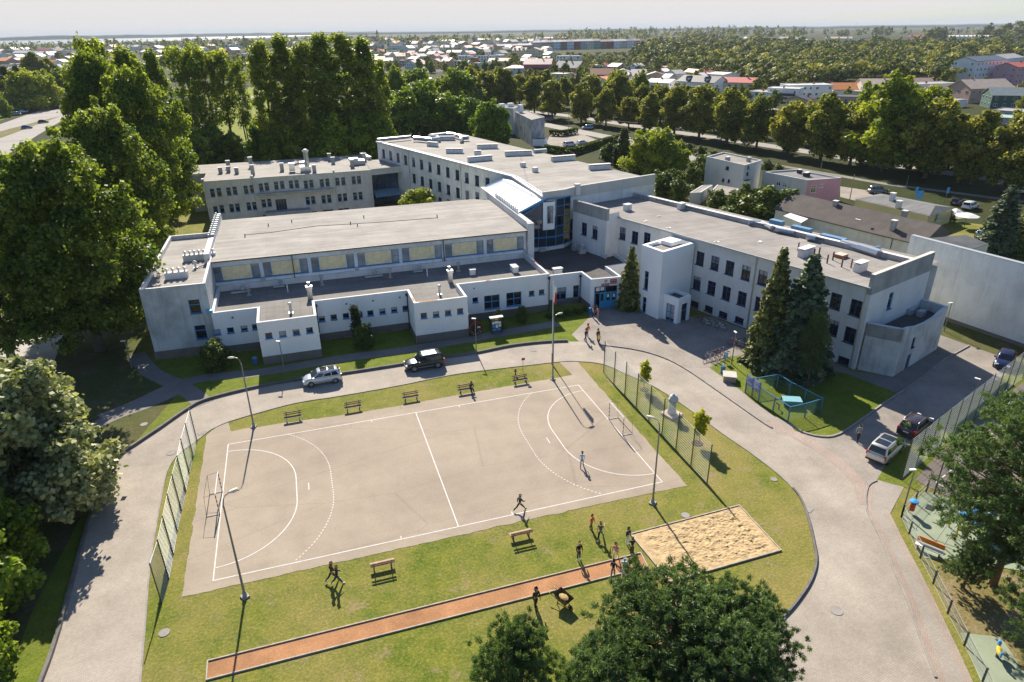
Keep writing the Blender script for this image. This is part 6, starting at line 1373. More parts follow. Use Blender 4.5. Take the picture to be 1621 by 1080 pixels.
p = G(*Z5(658, 285), 7.1); chimney(o, (p.x, p.y, 6.8), (1.0, .7, .9), .2, dirty_concrete); p = G(*Z5(838, 290), 7.1); chimney(o, (p.x, p.y, 6.8), (.8, .7, .95), .2, dirty_concrete)
m = MB(); u0 = Vector(q4[0]).lerp(Vector(q4[1]), .06)
for s in (0, .4): m.tube([(u0.x+s, u0.y-.25-s*.4, .5), (u0.x+s, u0.y-.25-s*.4, 7.3)], .025, 4)
for k in range(18): m.tube([(u0.x, u0.y-.25, .7+k*.37), (u0.x+.4, u0.y-.41, .7+k*.37)], .02, 4)
m.build('wall_ladder', zinc_dull, o)
a, b, c = G(*Z5(935, 572)), G(*Z5(1310, 655)), G(*Z5(1597, 632)); q4 = quad_from(a, b, c); pink_w = stained('pink_wall', (.62, .34, .40), (.36, .22, .26), .45, .35)
o = block('pink_house', 'flat-roofed house with a pink right side and a pale front', 'house', q4, 5.0, [cube_w, pink_w, cube_w, cube_w], felt('flat_grey', (.27, .27, .28), .3), .35)
for x, y in ((1095, 490), (1148, 503)): nwin(o, q4[0], q4[1], *Z5(x, y), 1.1, .9)
nwin(o, q4[1], q4[2], *Z5(1388, 535), 1.3, 1.6); nwin(o, q4[1], q4[2], *Z5(1455, 507), .9, .7); nwin(o, q4[0], q4[1], *Z5(1078, 620), .9, 1.7, 'basement')
for x, y, s in ((1272, 390, .9), (1333, 415, 1.6)): p = G(*Z5(x, y), 5.0); chimney(o, (p.x, p.y, 4.7), (s, .8, .8), .3, M('dark_chimney', (.07, .05, .045), .8, .2))
# small sheds between
for pts, h, lb in (((Z5(325, 668), Z5(420, 665), Z5(520, 598)), 2.6, 'small white gabled shed left of the cube house'), ((Z5(500, 650), Z5(690, 690), Z5(742, 625)), 2.4, 'low flat garage roof behind the leafy hedge')):
    q4 = quad_from(*[G(*p) for p in pts]); block('garden_shed', lb, 'shed', q4, h, cube_w, flat_r, .1)
# brown tiled long bungalow
Y4 = lambda x, y: (1220+x/4.04, 270+y/4.04)
tile = None
def tiled(name, col):
    m, nt, b = _bsdf(name); w = nt.nodes.new('ShaderNodeTexWave'); w.inputs['Scale'].default_value = 1.6; w.inputs['Distortion'].default_value = .3; w.bands_direction = 'X'
    tc = nt.nodes.new('ShaderNodeTexCoord'); mp = nt.nodes.new('ShaderNodeMapping'); mp.inputs['Rotation'].default_value = (0, 0, .55); nt.links.new(tc.outputs['Object'], mp.inputs[0]); nt.links.new(mp.outputs[0], w.inputs[0])
    w2 = nt.nodes.new('ShaderNodeTexWave'); w2.inputs['Scale'].default_value = .9; w2.bands_direction = 'Y'; nt.links.new(mp.outputs[0], w2.inputs[0])
    c = _mix(nt, sc3(col, .72), sc3(col, 1.12), w.outputs['Fac']); c = _mix(nt, c, _ramp(nt, w2.outputs['Fac'], [(0, .8), (.3, 1.05)]), 1.0, 'MULTIPLY'); c = _mix(nt, c, _ramp(nt, _noise(nt, .5, 5), [(.3, .8), (.7, 1.15)]), 1.0, 'MULTIPLY')
    nt.links.new(c, b.inputs['Base Color']); b.inputs['Roughness'].default_value = .9; b.inputs['Specular IOR Level'].default_value = .15; _bump(nt, b, w.outputs['Fac'], .5, .05); return m
brown_tile = tiled('brown_tile', (.125, .11, .10)); grey_tile = tiled('grey_tile', (.11, .115, .125))
o = empty('long_bungalow', (0, 0, 0), 0, 'long bungalow with a big brown tiled roof right behind the school wing', 'house')
e0_, e1_ = G(*Y4(15, 245), 3.2), G(*Y4(780, 435), 3.2); r0, r1 = G(*Y4(135, 140), 5.6), G(*Y4(1090, 345), 5.6); r1 = r0+(e1_-e0_)*1.2; e2 = e1_+(e1_-e0_)*.2; bk = (r0-e0_); b0_, b1_ = r0+Vector((bk.x, bk.y, -2.4)), r1+Vector((bk.x, bk.y, -2.4))
m = MB(); m.poly([e0_, e1_, e2, r1, r0]); m.poly([r0, r1, b1_, b0_]); m.poly([e0_, r0, b0_]); m.poly([e2, b1_, r1])
m.build('roof', brown_tile, o)
m = MB(); dn = Vector((0, 0, -.14)); ins = Vector((.35, .35, 0))
for s, t in ((e0_, e1_), (e1_, e2), (e2, b1_), (b1_, b0_), (b0_, e0_)):
    s2, t2 = s+(r0.lerp(r1, .5)-s).normalized()*.5, t+(r0.lerp(r1, .5)-t).normalized()*.5; m.quad((s2.x, s2.y, -.1), (t2.x, t2.y, -.1), (t2.x, t2.y, 3.25), (s2.x, s2.y, 3.25))
m.build('wall', pale_render, o)
m = MB(); m.tube([e0_, e1_], .1, 6); m.tube([e1_, e2], .08, 6); m.tube([e1_, (e1_.x+.3, e1_.y+.3, 0)], .06, 6); m.build('gutter', dark_metal, o)
for x, y, h in ((408, 250, 1.5), (850, 305, 1.2), (783, 365, 1.1)): p = G(*Y4(x, y), 4.4); chimney(o, (p.x, p.y, 3.9), (.75, .75, h+.6), .3, dirty_concrete)
for x, y in ((100, 190), (680, 285), (650, 377)): p = G(*Y4(x, y), 4.4); m = MB(); m.box((p.x, p.y, 4.5), (.35, .35, .35), .3); m.build('roof_vent', dark_metal, o)
p = G(*Y4(565, 318), 4.1); m = MB(); m.box((p.x, p.y, 4.25), (.9, 1.0, .12), .3); m.build('skylight', white_paint, o)
a, b, c, d = G(*Y4(80, 290), 2.9), G(*Y4(195, 335), 2.9), G(*Y4(240, 308), 3.3), G(*Y4(125, 272), 3.3); m = MB(); m.quad(a, b, c, d); m.quad(a, (a.x, a.y, 0), (b.x, b.y, 0), b); m.build('white_lean_to', pale_render, o)
a, b, c = G(*Y4(275, 400), 2.4), G(*Y4(450, 425), 2.4), G(*Y4(455, 405), 2.7); m = MB(); m.quad(a, b, c, tuple(Vector(a)+(Vector(c)-Vector(b)))); m.build('canopy', dark_metal, o)
a, b, c, d, e = G(*Y4(765, 385), 3.0), G(*Y4(880, 385), 3.1), G(*Y4(935, 345), 4.3), G(*Y4(990, 415), 3.0), G(*Y4(930, 420), 3.0); m = MB(); m.poly([b, d, c]); m.poly([a, b, c]); m.quad((b.x, b.y, 0), (e.x, e.y, 0), (e.x, e.y, 3), (b.x, b.y, 3.1)); m.build('porch_roof', grey_tile, o)
p = G(*Y4(845, 470), 0); m = MB(); m.box((p.x, p.y, 1.2), (1.6, .1, 2.2), -.6); m.build('patio_door', white_paint, o)
# yellow bungalow with a grey roof
o = empty('yellow_bungalow', (0, 0, 0), 0, 'yellow bungalow with a low grey roof and two chimneys behind the long brown roof', 'house')
P5 = lambda x, y, z: G(*Y4(x, y), z); e = [P5(430, 205, 2.9), P5(1012, 290, 2.9), P5(1178, 237, 2.9), P5(700, 150, 2.9)]; rg = [P5(620, 185, 4.0), P5(1000, 215, 4.0)]
e = [P5(530, 185, 3.0), P5(1015, 292, 3.0), P5(1178, 238, 3.0), P5(705, 148, 3.0)]; c0 = sum((Vector(v) for v in e), Vector())/4; rg0, rg1 = Vector(e[0]).lerp(Vector(e[3]), .5).lerp(c0, .35)+Vector((0, 0, .9)), Vector(e[1]).lerp(Vector(e[2]), .5).lerp(c0, .2)+Vector((0, 0, .9))
m = MB(); m.poly([e[0], e[1], rg1, rg0]); m.poly([e[2], e[3], rg0, rg1]); m.poly([e[1], e[2], rg1]); m.poly([e[3], e[0], rg0]); m.build('roof', felt('grey_roof', (.25, .25, .25), .3), o)
m = MB()
for i in range(4): s, t = Vector(e[i]).lerp(c0, .04), Vector(e[(i+1) % 4]).lerp(c0, .04); m.quad((s.x, s.y, -.1), (t.x, t.y, -.1), (t.x, t.y, 3.1), (s.x, s.y, 3.1))
m.build('wall', wallm('pale_yellow'), o); nwin(o, tuple(e[1])[:2], tuple(e[2])[:2], *Y4(1072, 300), .9, 1.3)
for x, y, h in ((775, 190, 1.8), (818, 225, 1.3)): p = P5(x, y, 3.6); chimney(o, (p.x, p.y, 3.2), (.9, .8, h), .3, pale_render)
# grey metal shed behind the blank wall
o = empty('metal_roof_shed', (0, 0, 0), 0, 'shed with a ribbed dark grey metal roof behind the blank wall', 'shed'); e = [P5(1010, 432, 4.2), P5(1250, 412, 4.4), P5(1395, 470, 4.2), P5(1280, 505, 3.8)]; m = MB(); m.poly(e); m.build('roof', grey_tile, o); m = MB()
for i in range(4): s, t = e[i], e[(i+1) % 4]; m.quad((s.x, s.y, 0), (t.x, t.y, 0), (t.x, t.y, t.z-.05), (s.x, s.y, s.z-.05))
m.build('wall', cube_w, o)
# stained house behind the rear roof
X5 = lambda x, y: (740+x/5.066, 150+y/5.066)
a, b, c = G(*X5(375, 400)), G(*X5(515, 412)), G(*X5(618, 382)); q4 = [tuple(G(*X5(385, 330)))[:2], tuple(b)[:2], tuple(c)[:2], tuple(G(*X5(470, 310)))[:2]]
st_w = stained('soot_wall', (.52, .53, .54), (.09, .09, .10), 1.0, .28); o = block('stained_house', 'tall grey house with a black streaked side wall behind the rear roof', 'house', q4, 8.4, st_w, felt_rear, .25)
q5 = quad_from(G(*X5(200, 300)), G(*X5(370, 320)), G(*X5(440, 290))); o2_ = block('flat_block', 'pale flat-roofed block with roof boxes left of the stained house', 'house', q5, 9.3, pale_render, felt_dark, .3)
for x, y, s in ((275, 95, 2.0), (345, 90, 2.2), (200, 100, 1.5)): p = G(*X5(x, y), 9.3); m = MB(); m.box((p.x, p.y, 9.7), (s, 1.4, 1.2), .3); m.build('roof_box', white_clean, o2_)
p = G(*X5(425, 140), 8.4); m = MB(); m.box((p.x, p.y, 9.6), (1.5, 1.5, 2.6), .3); m.build('roof_box', white_clean, o)
q6 = quad_from(G(*X5(520, 412)), G(*X5(618, 412)), G(*X5(640, 395))); block('white_garage', 'small white garage at the foot of the stained house', 'garage', q6, 2.2, white_clean, felt_dark, .1)
# ---------------------------------------------------------------- streets beyond the school
def street(name, s, w, z, mat=street_m, n=4):
    m = MB(); strip(m, smooth_line(P(s), n), w, z); return tag(m.build(name, mat), kind='structure')
avenue = '740,178 800,183 870,190 930,199 1000,209 1081,220 1150,230 1230,241 1320,256 1400,270 1500,284 1621,301 1700,314'
street('avenue_road', '740,170 800,174 870,180 930,188 1000,199 1081,211 1150,221 1230,233 1320,247 1400,261 1500,274 1621,291 1700,304', 6.5, .03)
street('avenue_path', '1081,237 1150,248 1230,262 1320,277 1400,291 1500,304 1621,320', 2.4, .03, path_m)
street('side_street', '855,196 900,205 950,215 985,222 1035,236 1090,249 1140,262', 7.0, .04)
sheet('avenue_verge', P('870,194 1000,215 1081,226 1230,250 1400,278 1621,311 1700,325 1700,365 1621,352 1540,340 1400,310 1230,270 1081,245 1000,226'), .015, grass_mat('verge_shade', (.026, .042, .008), (.05, .065, .014), (.09, .085, .03), (.14, .11, .06), .5, .4, .7))  # shade on the verge painted into the dark ground-cover colours
sheet('house_yard', P('872,212 905,205 945,222 905,240 860,236'), .02, plaza_m); sheet('bungalow_yard', P('1330,295 1395,305 1440,318 1500,330 1530,345 1480,352 1400,330 1330,312'), .02, plaza_m)
sheet('town_road', P('-60,225 0,197 60,176 105,162 150,150 170,158 130,172 100,190 60,214 20,240 -60,280'), .03, street_m)
sheet('median', P('-20,214 20,203 70,190 100,183 60,197 20,212 -20,226'), .045, grass_mat('median_g', (.16, .16, .05), (.22, .2, .08), (.3, .25, .14), (.34, .28, .19), .7, .3, .6)); sheet('roadside_lawn', P('-40,200 -10,172 20,166 32,178 5,190 -40,205'), .045, lush_m)
street('park_path', '300,210 330,180 360,165 390,155 420,150 470,140', 5, .03); sheet('park_meadow', P('330,235 420,235 440,160 420,130 360,150 300,200'), .02, grass_mat('bright_meadow', (.20, .27, .03), (.26, .30, .05), (.33, .28, .08), (.35, .29, .15), .4, .2, .75))
sheet('skate_park', P('-60,505 30,497 110,510 75,600 55,625 20,665 -60,680'), .02, M('skate_concrete', (.42, .39, .36), .9, .2, .5, 5)); sheet('skate_verge', P('-60,440 30,430 60,470 30,496 -60,505'), .02, lush_m)
street('town_street', '560,112 640,116 720,112 800,132 860,146 930,150', 6, .02); street('town_street', '1000,132 1100,160 1200,170 1300,182 1420,178 1560,200', 6, .02)
# sea and the far shore
def sea_z(name, pts, z, mat): return sheet(name, pts, z, mat)
sea_m, _nt2, _b2 = _bsdf('sea_m'); _b2.inputs['Base Color'].default_value = (.10, .17, .21, 1); _b2.inputs['Roughness'].default_value = .25
def polar(px, dist, z=0.0):
    d = FWD+RIGHT*((px-PW/2)/CF); d = Vector((d.x, d.y)).normalized(); return (CPOS.x+d.x*dist, CPOS.y+d.y*dist)
sheet('sea', [polar(-250, 2700), polar(-100, 2700), polar(40, 3300), polar(130, 3900), polar(290, 4300), polar(420, 5200), polar(560, 9000), polar(620, 40000), polar(250, 52000), polar(-250, 52000)], .05, sea_m)
m = MB(); rr = random.Random(2); top = []; n_ = 60
for i in range(n_+1):
    px = 78+(640-78)*i/n_; dist = 7600+i*60; a = polar(px, dist); b = polar(px, dist+1500); h = 6+26*min(1, i/12)*(.8+.3*rr.random()); top.append((a, b, h))
for (a, b, h), (a2, b2, h2) in zip(top, top[1:]): m.quad((*a, 0), (*a2, 0), (*a2, h2), (*a, h)); m.quad((*a, h), (*a2, h2), (*b2, h2+6), (*b, h+6)); m.quad((*b2, 0), (*b, 0), (*b, h+6), (*b2, h2+6))
tag(m.build('far_shore_hills', M('shore_forest', (.035, .055, .035), .95, .3, .004, .02)), kind='structure')
m = MB(); ridge = []
for i in range(81):
    px = 560+(1750-560)*i/80; dist = 9000; h = 22+16*mnoise.noise(Vector((px*.006, 1, 0)))+10*mnoise.noise(Vector((px*.03, 4, 0))); ridge.append((polar(px, dist), polar(px, dist+4000), max(4, h)))
for (a, b, h), (a2, b2, h2) in zip(ridge, ridge[1:]): m.quad((*a, 0), (*a2, 0), (*a2, h2), (*a, h)); m.quad((*a, h), (*a2, h2), (*b2, h2+8), (*b, h+8))
tag(m.build('far_hills', _mc['shore_forest']), kind='structure')
# garden trees between the houses
hx = [(a, b, c+3) for a, b, c in taken]
def clear(x, y): return all(not (abs(x-a) < w and -3 < y-b < 7) for a, b, w in hx)
for poly, n, lo, hi, lb, gp in (([(560, 74), (800, 72), (860, 96), (870, 118), (930, 112), (935, 148), (860, 150), (800, 132), (720, 116), (560, 118)], 120, 6, 11, 'green garden tree among the houses of the middle town', 'garden trees in the middle town'),
                                ([(-10, 88), (200, 84), (330, 84), (420, 96), (420, 120), (250, 108), (150, 112), (90, 118), (-10, 118)], 80, 6, 11, 'green garden tree among the houses of the left town', 'garden trees in the left town'),
                                ([(930, 112), (1020, 118), (1130, 128), (1280, 140), (1360, 136), (1500, 140), (1621, 150), (1621, 182), (1500, 176), (1400, 176), (1280, 180), (1130, 166), (930, 146)], 80, 5, 10, 'green garden tree between the houses behind the avenue', 'garden trees behind the avenue')):
    k = 0
    for x, y in scatter(poly, n*4, n+1):
        if k >= n: break
        if not clear(x, y): continue
        k += 1; p = G(x, y); g = rnd.random()
        if g < .14: tree('far_spruce', p, rnd.uniform(7, 13), 'dark pointed '+lb.replace('green garden tree', 'garden conifer'), 1.0, group=gp.replace('trees', 'conifers'))
        else: tree('town', p, rnd.uniform(lo, hi)*(.8 if y > 130 else 1.0), lb, rnd.uniform(.8, 1.25), group=gp)
for px, H, lb in ((470, 14, 'group'), (520, 15, 'group'), (300, 15, 'group'), (318, 16, 'group'), (340, 14, 'group'), (262, 13, 'group'), (390, 15, 'group'), (400, 13, 'group'), (172, 15, 'group'), (185, 14, 'group')):
    p = G(px, 76 if px < 420 else 72); tree('town', p, H*1.4, 'tall rounded tree standing before the sea on the left skyline', 1.3, group='tall trees before the sea')
for px, py, H in ((1385, 57, 16), (1393, 56, 18), (1405, 57, 15), (1338, 58, 13), (1330, 58, 12), (1560, 62, 18), (1590, 62, 20), (1610, 64, 22), (1615, 66, 16), (1575, 66, 14), (1480, 64, 16), (1490, 64, 15), (1470, 66, 14)):
    tree('town', G(px, py), H*1.5, 'tree standing up on the right skyline', 1.4, group='trees on the right skyline')
# ---------------------------------------------------------------- lamps, poles
def lamp_arm(px, py, h, ang, label):
    p = G(px, py); o = empty('street_lamp', (p.x, p.y, 0), ang, label, 'lamp', 'floodlight lamps round the court'); m = MB()
    m.tube([(0, 0, 0), (0, 0, h*.35), (0, 0, h-.7)], [.095, .075, .055], 8); m.tube([(0, 0, h-.7), (.08, 0, h-.3), (.25, 0, h-.08), (.55, 0, h)], .04, 6); m.build('pole', lamp_grey, o)
    m = MB(); m.ball((.8, 0, h+.01), (.36, .15, .10), 10, 6); m.build('lamp_head', M('lamp_head', (.62, .57, .45), .5, .1), o)
    m = MB(); m.box((0, 0, .06), (.5, .5, .12)); m.lathe((0, 0, .12), [(.16, 0), (.14, .35), (.09, .4)], 8); m.build('base', [M('lamp_base', (.33, .32, .30), .9)], o)
lamp_arm(402, 676, 7.7, math.pi*.93, 'tall curved lamp at the upper left corner of the court'); lamp_arm(875, 601, 7.8, .2, 'tall curved lamp at the upper right corner of the court, before the flag')
lamp_arm(1033, 797, 8.0, math.pi*.72, 'tall curved lamp at the lower right corner of the court'); lamp_arm(388, 945, 8.6, .5, 'tall curved lamp at the lower left corner of the court')
def lamp_small(px, py, ty, label, ang=0.0, head=True):
    p = G(px, py); h = height_to(p, ty); o = empty('path_lamp', (p.x, p.y, 0), ang, label, 'lamp', 'small grey path lamps'); m = MB(); m.tube([(0, 0, 0), (0, 0, h*.4), (0, 0, h)], [.075, .06, .045], 7); m.build('pole', lamp_grey, o)
    m = MB(); m.box((.16, 0, h+.03), (.5, .2, .09)); m.build('lamp_head', white_paint, o)
lamp_small(451, 592, 541, 'small path lamp before the left projecting gym front', 2.6); lamp_small(754, 558, 505, 'small path lamp left of the display board', 2.6); lamp_small(209, 583, 540, 'small path lamp under the big maple left of the gym', 3.0)
lamp_small(994, 490, 446, 'small lamp beside the young spruce at the entrance', 1.4); lamp_small(1158, 577, 527, 'small lamp on the lawn beside the bicycles', 1.4); lamp_small(1534, 653, 601, 'small lamp at the fence beside the dark car', 2.0)
lamp_small(1494, 525, 480, 'small lamp before the blank grey wall', 2.9); lamp_small(1428, 813, 744, 'small lamp at the corner of the playground', 2.9)
def pole(px, py, ty, label, name='utility_pole', mat=None, r=.11, cat='pole', sign=None):
    p = G(px, py); h = height_to(p, ty); o = empty(name, (p.x, p.y, 0), 0, label, cat); m = MB(); m.tube([(0, 0, 0), (0, 0, h)], [r, r*.7], 7); m.build('pole', mat or lamp_grey, o)
    if sign: m = MB(); m.box((0, -.1, h-sign[1]/2), (sign[0], .05, sign[1])); s = m.build('sign_panel', sign[2], o)
    return o
wood_pole = M('wood_pole', (.34, .24, .15), .9, .2, 2)
sgn_blue = paint('sign_blue', (.05, .30, .62), .4)
pole(900, 208, 170, 'grey concrete power pole beside the parked cars behind the rear roof'); pole(1345, 316, 276, 'leaning wooden pole beside the pink house', mat=wood_pole); pole(1299, 270, 252, 'pale pole behind the pink house roof')
pole(970, 222, 208, 'thin post at the yard hedge left of the conifer', r=.06); pole(1434, 298, 278, 'thin lamp post on the verge of the avenue', r=.07, name='lamp_post')
m = MB(); m.tube([G(900, 171, 12), G(960, 190, 8), G(1010, 195, 9)], .03, 4); tag(m.build('power_line', dark_metal), 'thin power line from the grey pole towards the limes', 'cable')
pole(1449, 337, 302, 'road sign with a blue and white square panel behind the yellow bungalow', 'road_sign', r=.06, cat='sign', sign=(1.5, 1.7, sgn_blue)); pole(1495, 322, 297, 'smaller blue road sign on the avenue verge', 'road_sign', r=.05, cat='sign', sign=(.7, 1.2, sgn_blue)); pole(1447, 318, 296, 'narrow blue sign panel beside the handrail', 'road_sign', r=.05, cat='sign', sign=(.7, 1.5, sgn_blue))
pole(1003, 202, 193, 'orange road sign under the limes', 'road_sign', r=.05, cat='sign', sign=(.9, .9, orange_rust))
# flag
p = G(874, 577); h = height_to(p, 447); o = empty('flagpole', (p.x, p.y, 0), 0, 'white flagpole with a red foot and a hanging white and red flag', 'flagpole')
m = MB(); m.tube([(0, 0, 1.4), (0, 0, h)], [.055, .035], 7); m.ball((0, 0, h), .07, 8, 6); m.build('pole', white_paint, o)
m = MB(); m.tube([(0, 0, 0), (0, 0, 1.45)], .085, 7); m.build('foot', paint('red_foot', (.30, .03, .03)), o)
fm = MB(); hh_ = h-.25; N_ = 10
for j in range(12):
    for i in range(N_):
        def fp(i, j):
            u, v = i/N_, j/12; return (.06+.42*u*(1-.45*v), .14*math.sin(u*9+v*3)*u, hh_-2.1*v-.5*u*(1-v*.3))
        fm.quad(fp(i, j), fp(i+1, j), fp(i+1, j+1), fp(i, j+1), 0 if i < N_/2 and j > 2 else 0 if j < 4 else 1)
fm.build('flag', [M('flag_white', (.80, .79, .78), .8, .05), M('flag_red', (.60, .03, .05), .8, .08)], o)
# ---------------------------------------------------------------- benches
bw_ = M('bench_wood', (.34, .20, .12), .7, .3, 2, 12); bw_l = M('bench_wood_pale', (.42, .30, .24), .7, .2, 2, 12); bench_iron = paint('bench_iron', (.10, .09, .08), .6)
def make_bench():
    o = empty('park_bench', (0, 0, 0), 0, 'wooden park bench', 'bench', 'wooden benches round the court')
    for i in range(3): m = MB(); m.box((0, -.17+.15*i, .44), (1.75, .125, .045)); m.build('seat_slat', bw_l if i == 0 else bw_, o)
    for z in (.62, .80): m = MB(); m.box((0, .30+(z-.44)*.22, z), (1.75, .035, .125)); m.build('back_slat', bw_, o)
    for x in (-.62, .62):
        m = MB(); m.box((x, -.15, .21), (.07, .07, .42)); m.box((x, .2, .21), (.07, .07, .42)); m.box((x, .02, .405), (.07, .5, .05)); m.tube([(x, .22, .4), (x, .42, .9)], .035, 5); m.box((x, .02, .03), (.1, .62, .06)); m.build('leg_frame', bench_iron, o)
    return o
bench0 = make_bench()
for i, (px, py, rz, lb) in enumerate(((465, 666, .02, 'wooden bench on the grass above the court, leftmost one'), (560, 650, .02, 'wooden bench on the grass above the court, second from the left'), (651, 634, .02, 'wooden bench above the centre line of the court'), (738, 622, .02, 'wooden bench with a person in black sitting on it'), (824, 607, .02, 'wooden bench beside the red hydrant above the court'), (606, 899, math.pi, 'wooden bench on the lawn below the court, near the walking pair'), (824, 851, math.pi, 'wooden bench on the lawn below the court, under the striding child'))):
    b = bench0 if i == 0 else copy_tree(bench0); p = G(px, py); place(b, (p.x, p.y, 0.02), rz, 1.0, lb)
# ---------------------------------------------------------------- goals
goal_red = paint('goal_red', (.40, .03, .03)); goal_white = paint('goal_white', (.78, .77, .76))
def make_goal():
    o = empty('handball_goal', (0, 0, 0), 0, '', 'goal', 'handball goals')
    def striped(a, b, n):
        m = MB(); a, b = Vector(a), Vector(b); d = (b-a); k = d.length/n; rz = math.atan2(d.y, d.x)
        for i in range(n):
            p0, p1 = a+d*(i/n), a+d*((i+1)/n); m.tube([p0, p1], .045, 4, i % 2)
        return m
    for y in (-1.55, 1.55): striped((0, y, 0), (0, y, 2.05), 10).build('post', [goal_red, goal_white], o)
    m = MB(); m.tube([(0, -1.6, 2.05), (0, 1.6, 2.05)], .045, 4); m.build('crossbar', [goal_white], o)
    for y in (-1.55, 1.55):
        m = MB(); m.tube([(0, y, .03), (-1.0, y, .03)], .03, 5); m.build('ground_bar', goal_white, o)
        m = MB(); m.tube([(-1.0, y, .03), (-.85, y, 1.9), (0, y, 2.03)], .018, 4); m.build('net_support', dark_metal, o)
    m = MB(); m.tube([(-1.0, -1.55, .03), (-1.0, 1.55, .03)], .025, 5); m.tube([(-.85, -1.55, 1.9), (-.85, 1.55, 1.9)], .015, 4); m.build('rear_bar', dark_metal, o)
    return o
g0 = make_goal(); place(g0, (-18.05, 0, .02), 0, 1.0, 'handball goal with red and white posts at the left end of the court'); g1 = copy_tree(g0); place(g1, (18.05, 0, .02), math.pi, 1.0, 'handball goal with red and white posts at the right end of the court')
# ---------------------------------------------------------------- mesh fences
def fence(label, pts, h, mat=None, wire=None, gx=.16, gz=.25, name='mesh_fence', post_r=.035, rail=False, wr=.009, closed=False):
    o = empty(name, (0, 0, 0), 0, label, 'fence'); pts = [tuple(p[:2]) for p in pts]; seq = pts+([pts[0]] if closed else [])
    for p in pts: m = MB(); m.box((p[0], p[1], h/2+.02), (post_r*2, post_r*2, h+.04)); m.build('post', mat or fence_metal, o)
    for a, b in zip(seq, seq[1:]):
        a, b = Vector(a), Vector(b); d = b-a; L = d.length; e = d/L; m = MB(); n = max(1, int(L/gx))
        for i in range(1, n):
            p = a+e*(L*i/n); m.quad((p.x-e.x*wr, p.y-e.y*wr, .06), (p.x+e.x*wr, p.y+e.y*wr, .06), (p.x+e.x*wr, p.y+e.y*wr, h-.02), (p.x-e.x*wr, p.y-e.y*wr, h-.02))
        k = max(1, int(h/gz)); 
        for i in range(k+1):
            z = .06+(h-.1)*i/k; q = Vector((-e.y, e.x))*wr*1.7; m.quad((a.x-q.x, a.y-q.y, z), (b.x-q.x, b.y-q.y, z), (b.x+q.x, b.y+q.y, z), (a.x+q.x, a.y+q.y, z))
        m.build('mesh_panel', wire or wire_metal, o)
        if rail: m = MB(); m.box(((a.x+b.x)/2, (a.y+b.y)/2, h), (L, .09, .07), math.atan2(e.y, e.x)); m.build('top_rail', mat, o)
    return o
B27 = lambda x, y: G(x/2.7, 680+y/2.7)
fence('tall wire mesh fence with dark posts along the left end of the court', [B27(*p) for p in ((692, 745), (722, 640), (741, 535), (758, 435), (776, 347), (795, 264), (809, 187), (827, 117), (843, 52))], 3.6)
B54 = lambda x, y: G(800+x/5.4, 560+y/5.4)
fence('tall wire mesh fence with dark posts along the right end of the court', [B54(*p) for p in ((840, 162), (927, 258), (1020, 352), (1118, 458), (1226, 575), (1337, 690), (1457, 820), (1585, 960), (1724, 1107))], 3.9)
B50 = lambda x, y: G(1300+x/5.05, 600+y/5.05)
fence('long tall wire mesh fence between the car park and the sports court', [B50(*p) for p in ((640, 808), (750, 715), (853, 628), (950, 547), (1043, 467), (1132, 392), (1220, 322), (1303, 247), (1385, 178), (1458, 122), (1533, 55), (1610, -5), (1690, -65))], 4.1)
B31 = lambda x, y: G(1400+x/3.176, 740+y/3.176)
fence('low dark fence along the pavement side of the playground', [B31(*p) for p in ((85, 252), (124, 335), (180, 457), (245, 585), (318, 735), (401, 897), (492, 1080), (540, 1190))], 1.15, gx=.12, gz=.5, post_r=.05)
fence('low dark gate and fence at the top of the playground', [B31(*p) for p in ((85, 252), (152, 178), (208, 125), (250, 135), (330, 165), (420, 200))], 1.15, gx=.12, gz=.5, post_r=.05)
fence('tall thin ball-stop posts at the near end of the sports court', [B50(*p) for p in ((900, 925), (1115, 890), (1330, 850))], 3.9, gx=3, gz=4)
# blue enclosure with its equipment
B6 = lambda x, y, z=0: G(1100+x/6, 520+y/6, z)
enc = [B6(475, 612), B6(600, 697), B6(740, 787), B6(882, 884), B6(1040, 848), B6(1192, 800), B6(1035, 715), B6(890, 640), B6(776, 566), B6(578, 600)]
fence('blue framed low enclosure with green mesh on the lawn by the spruces', enc, 1.65, paint('post_blue', (.05, .18, .32)), paint('mesh_green', (.05, .13, .09)), .12, .14, 'blue_enclosure', .045, True, .010, True)
p = B6(912, 730); m = MB(); o = empty('gas_cabinet', (p.x, p.y, 0), -.45, 'pale teal flat box standing inside the blue enclosure', 'cabinet'); m.box((0, 0, .45), (1.7, 1.0, .5)); m.build('box', paint('teal_box', (.12, .30, .36), .4), o); m = MB(); m.box((0, 0, .73), (1.85, 1.15, .06)); m.build('lid', paint('teal_lid', (.22, .44, .50), .4), o)
for sx in (-.7, .7):
    for sy in (-.4, .4): m = MB(); m.box((sx, sy, .1), (.08, .08, .2)); m.build('leg', dark_metal, o)
p = B6(795, 770); m = MB(); m.tube([(p.x, p.y, 0), (p.x, p.y, .55), (p.x-.35, p.y+.1, .8)], .07, 6); tag(m.build('bent_pipe', dark_metal), 'bent dark pipe on the grass inside the blue enclosure', 'pipe')
p = B6(818, 690); m = MB(); m.tube([(p.x, p.y, 0), (p.x, p.y, .5)], .06, 6); m.ball((p.x, p.y, .55), .09, 8, 6); tag(m.build('vent_post', dark_metal), 'short dark vent post inside the blue enclosure', 'post')
p = B6(912, 480); h = 1.3; m = MB(); m.tube([(p.x, p.y, 0), (p.x, p.y, h)], .03, 5); m.ball((p.x, p.y, h+.1), .13, 8, 6); tag(m.build('garden_lamp', white_paint), 'small white globe lamp under the spruces', 'lamp')
board_blue = paint('board_blue', (.10, .17, .42), .4)
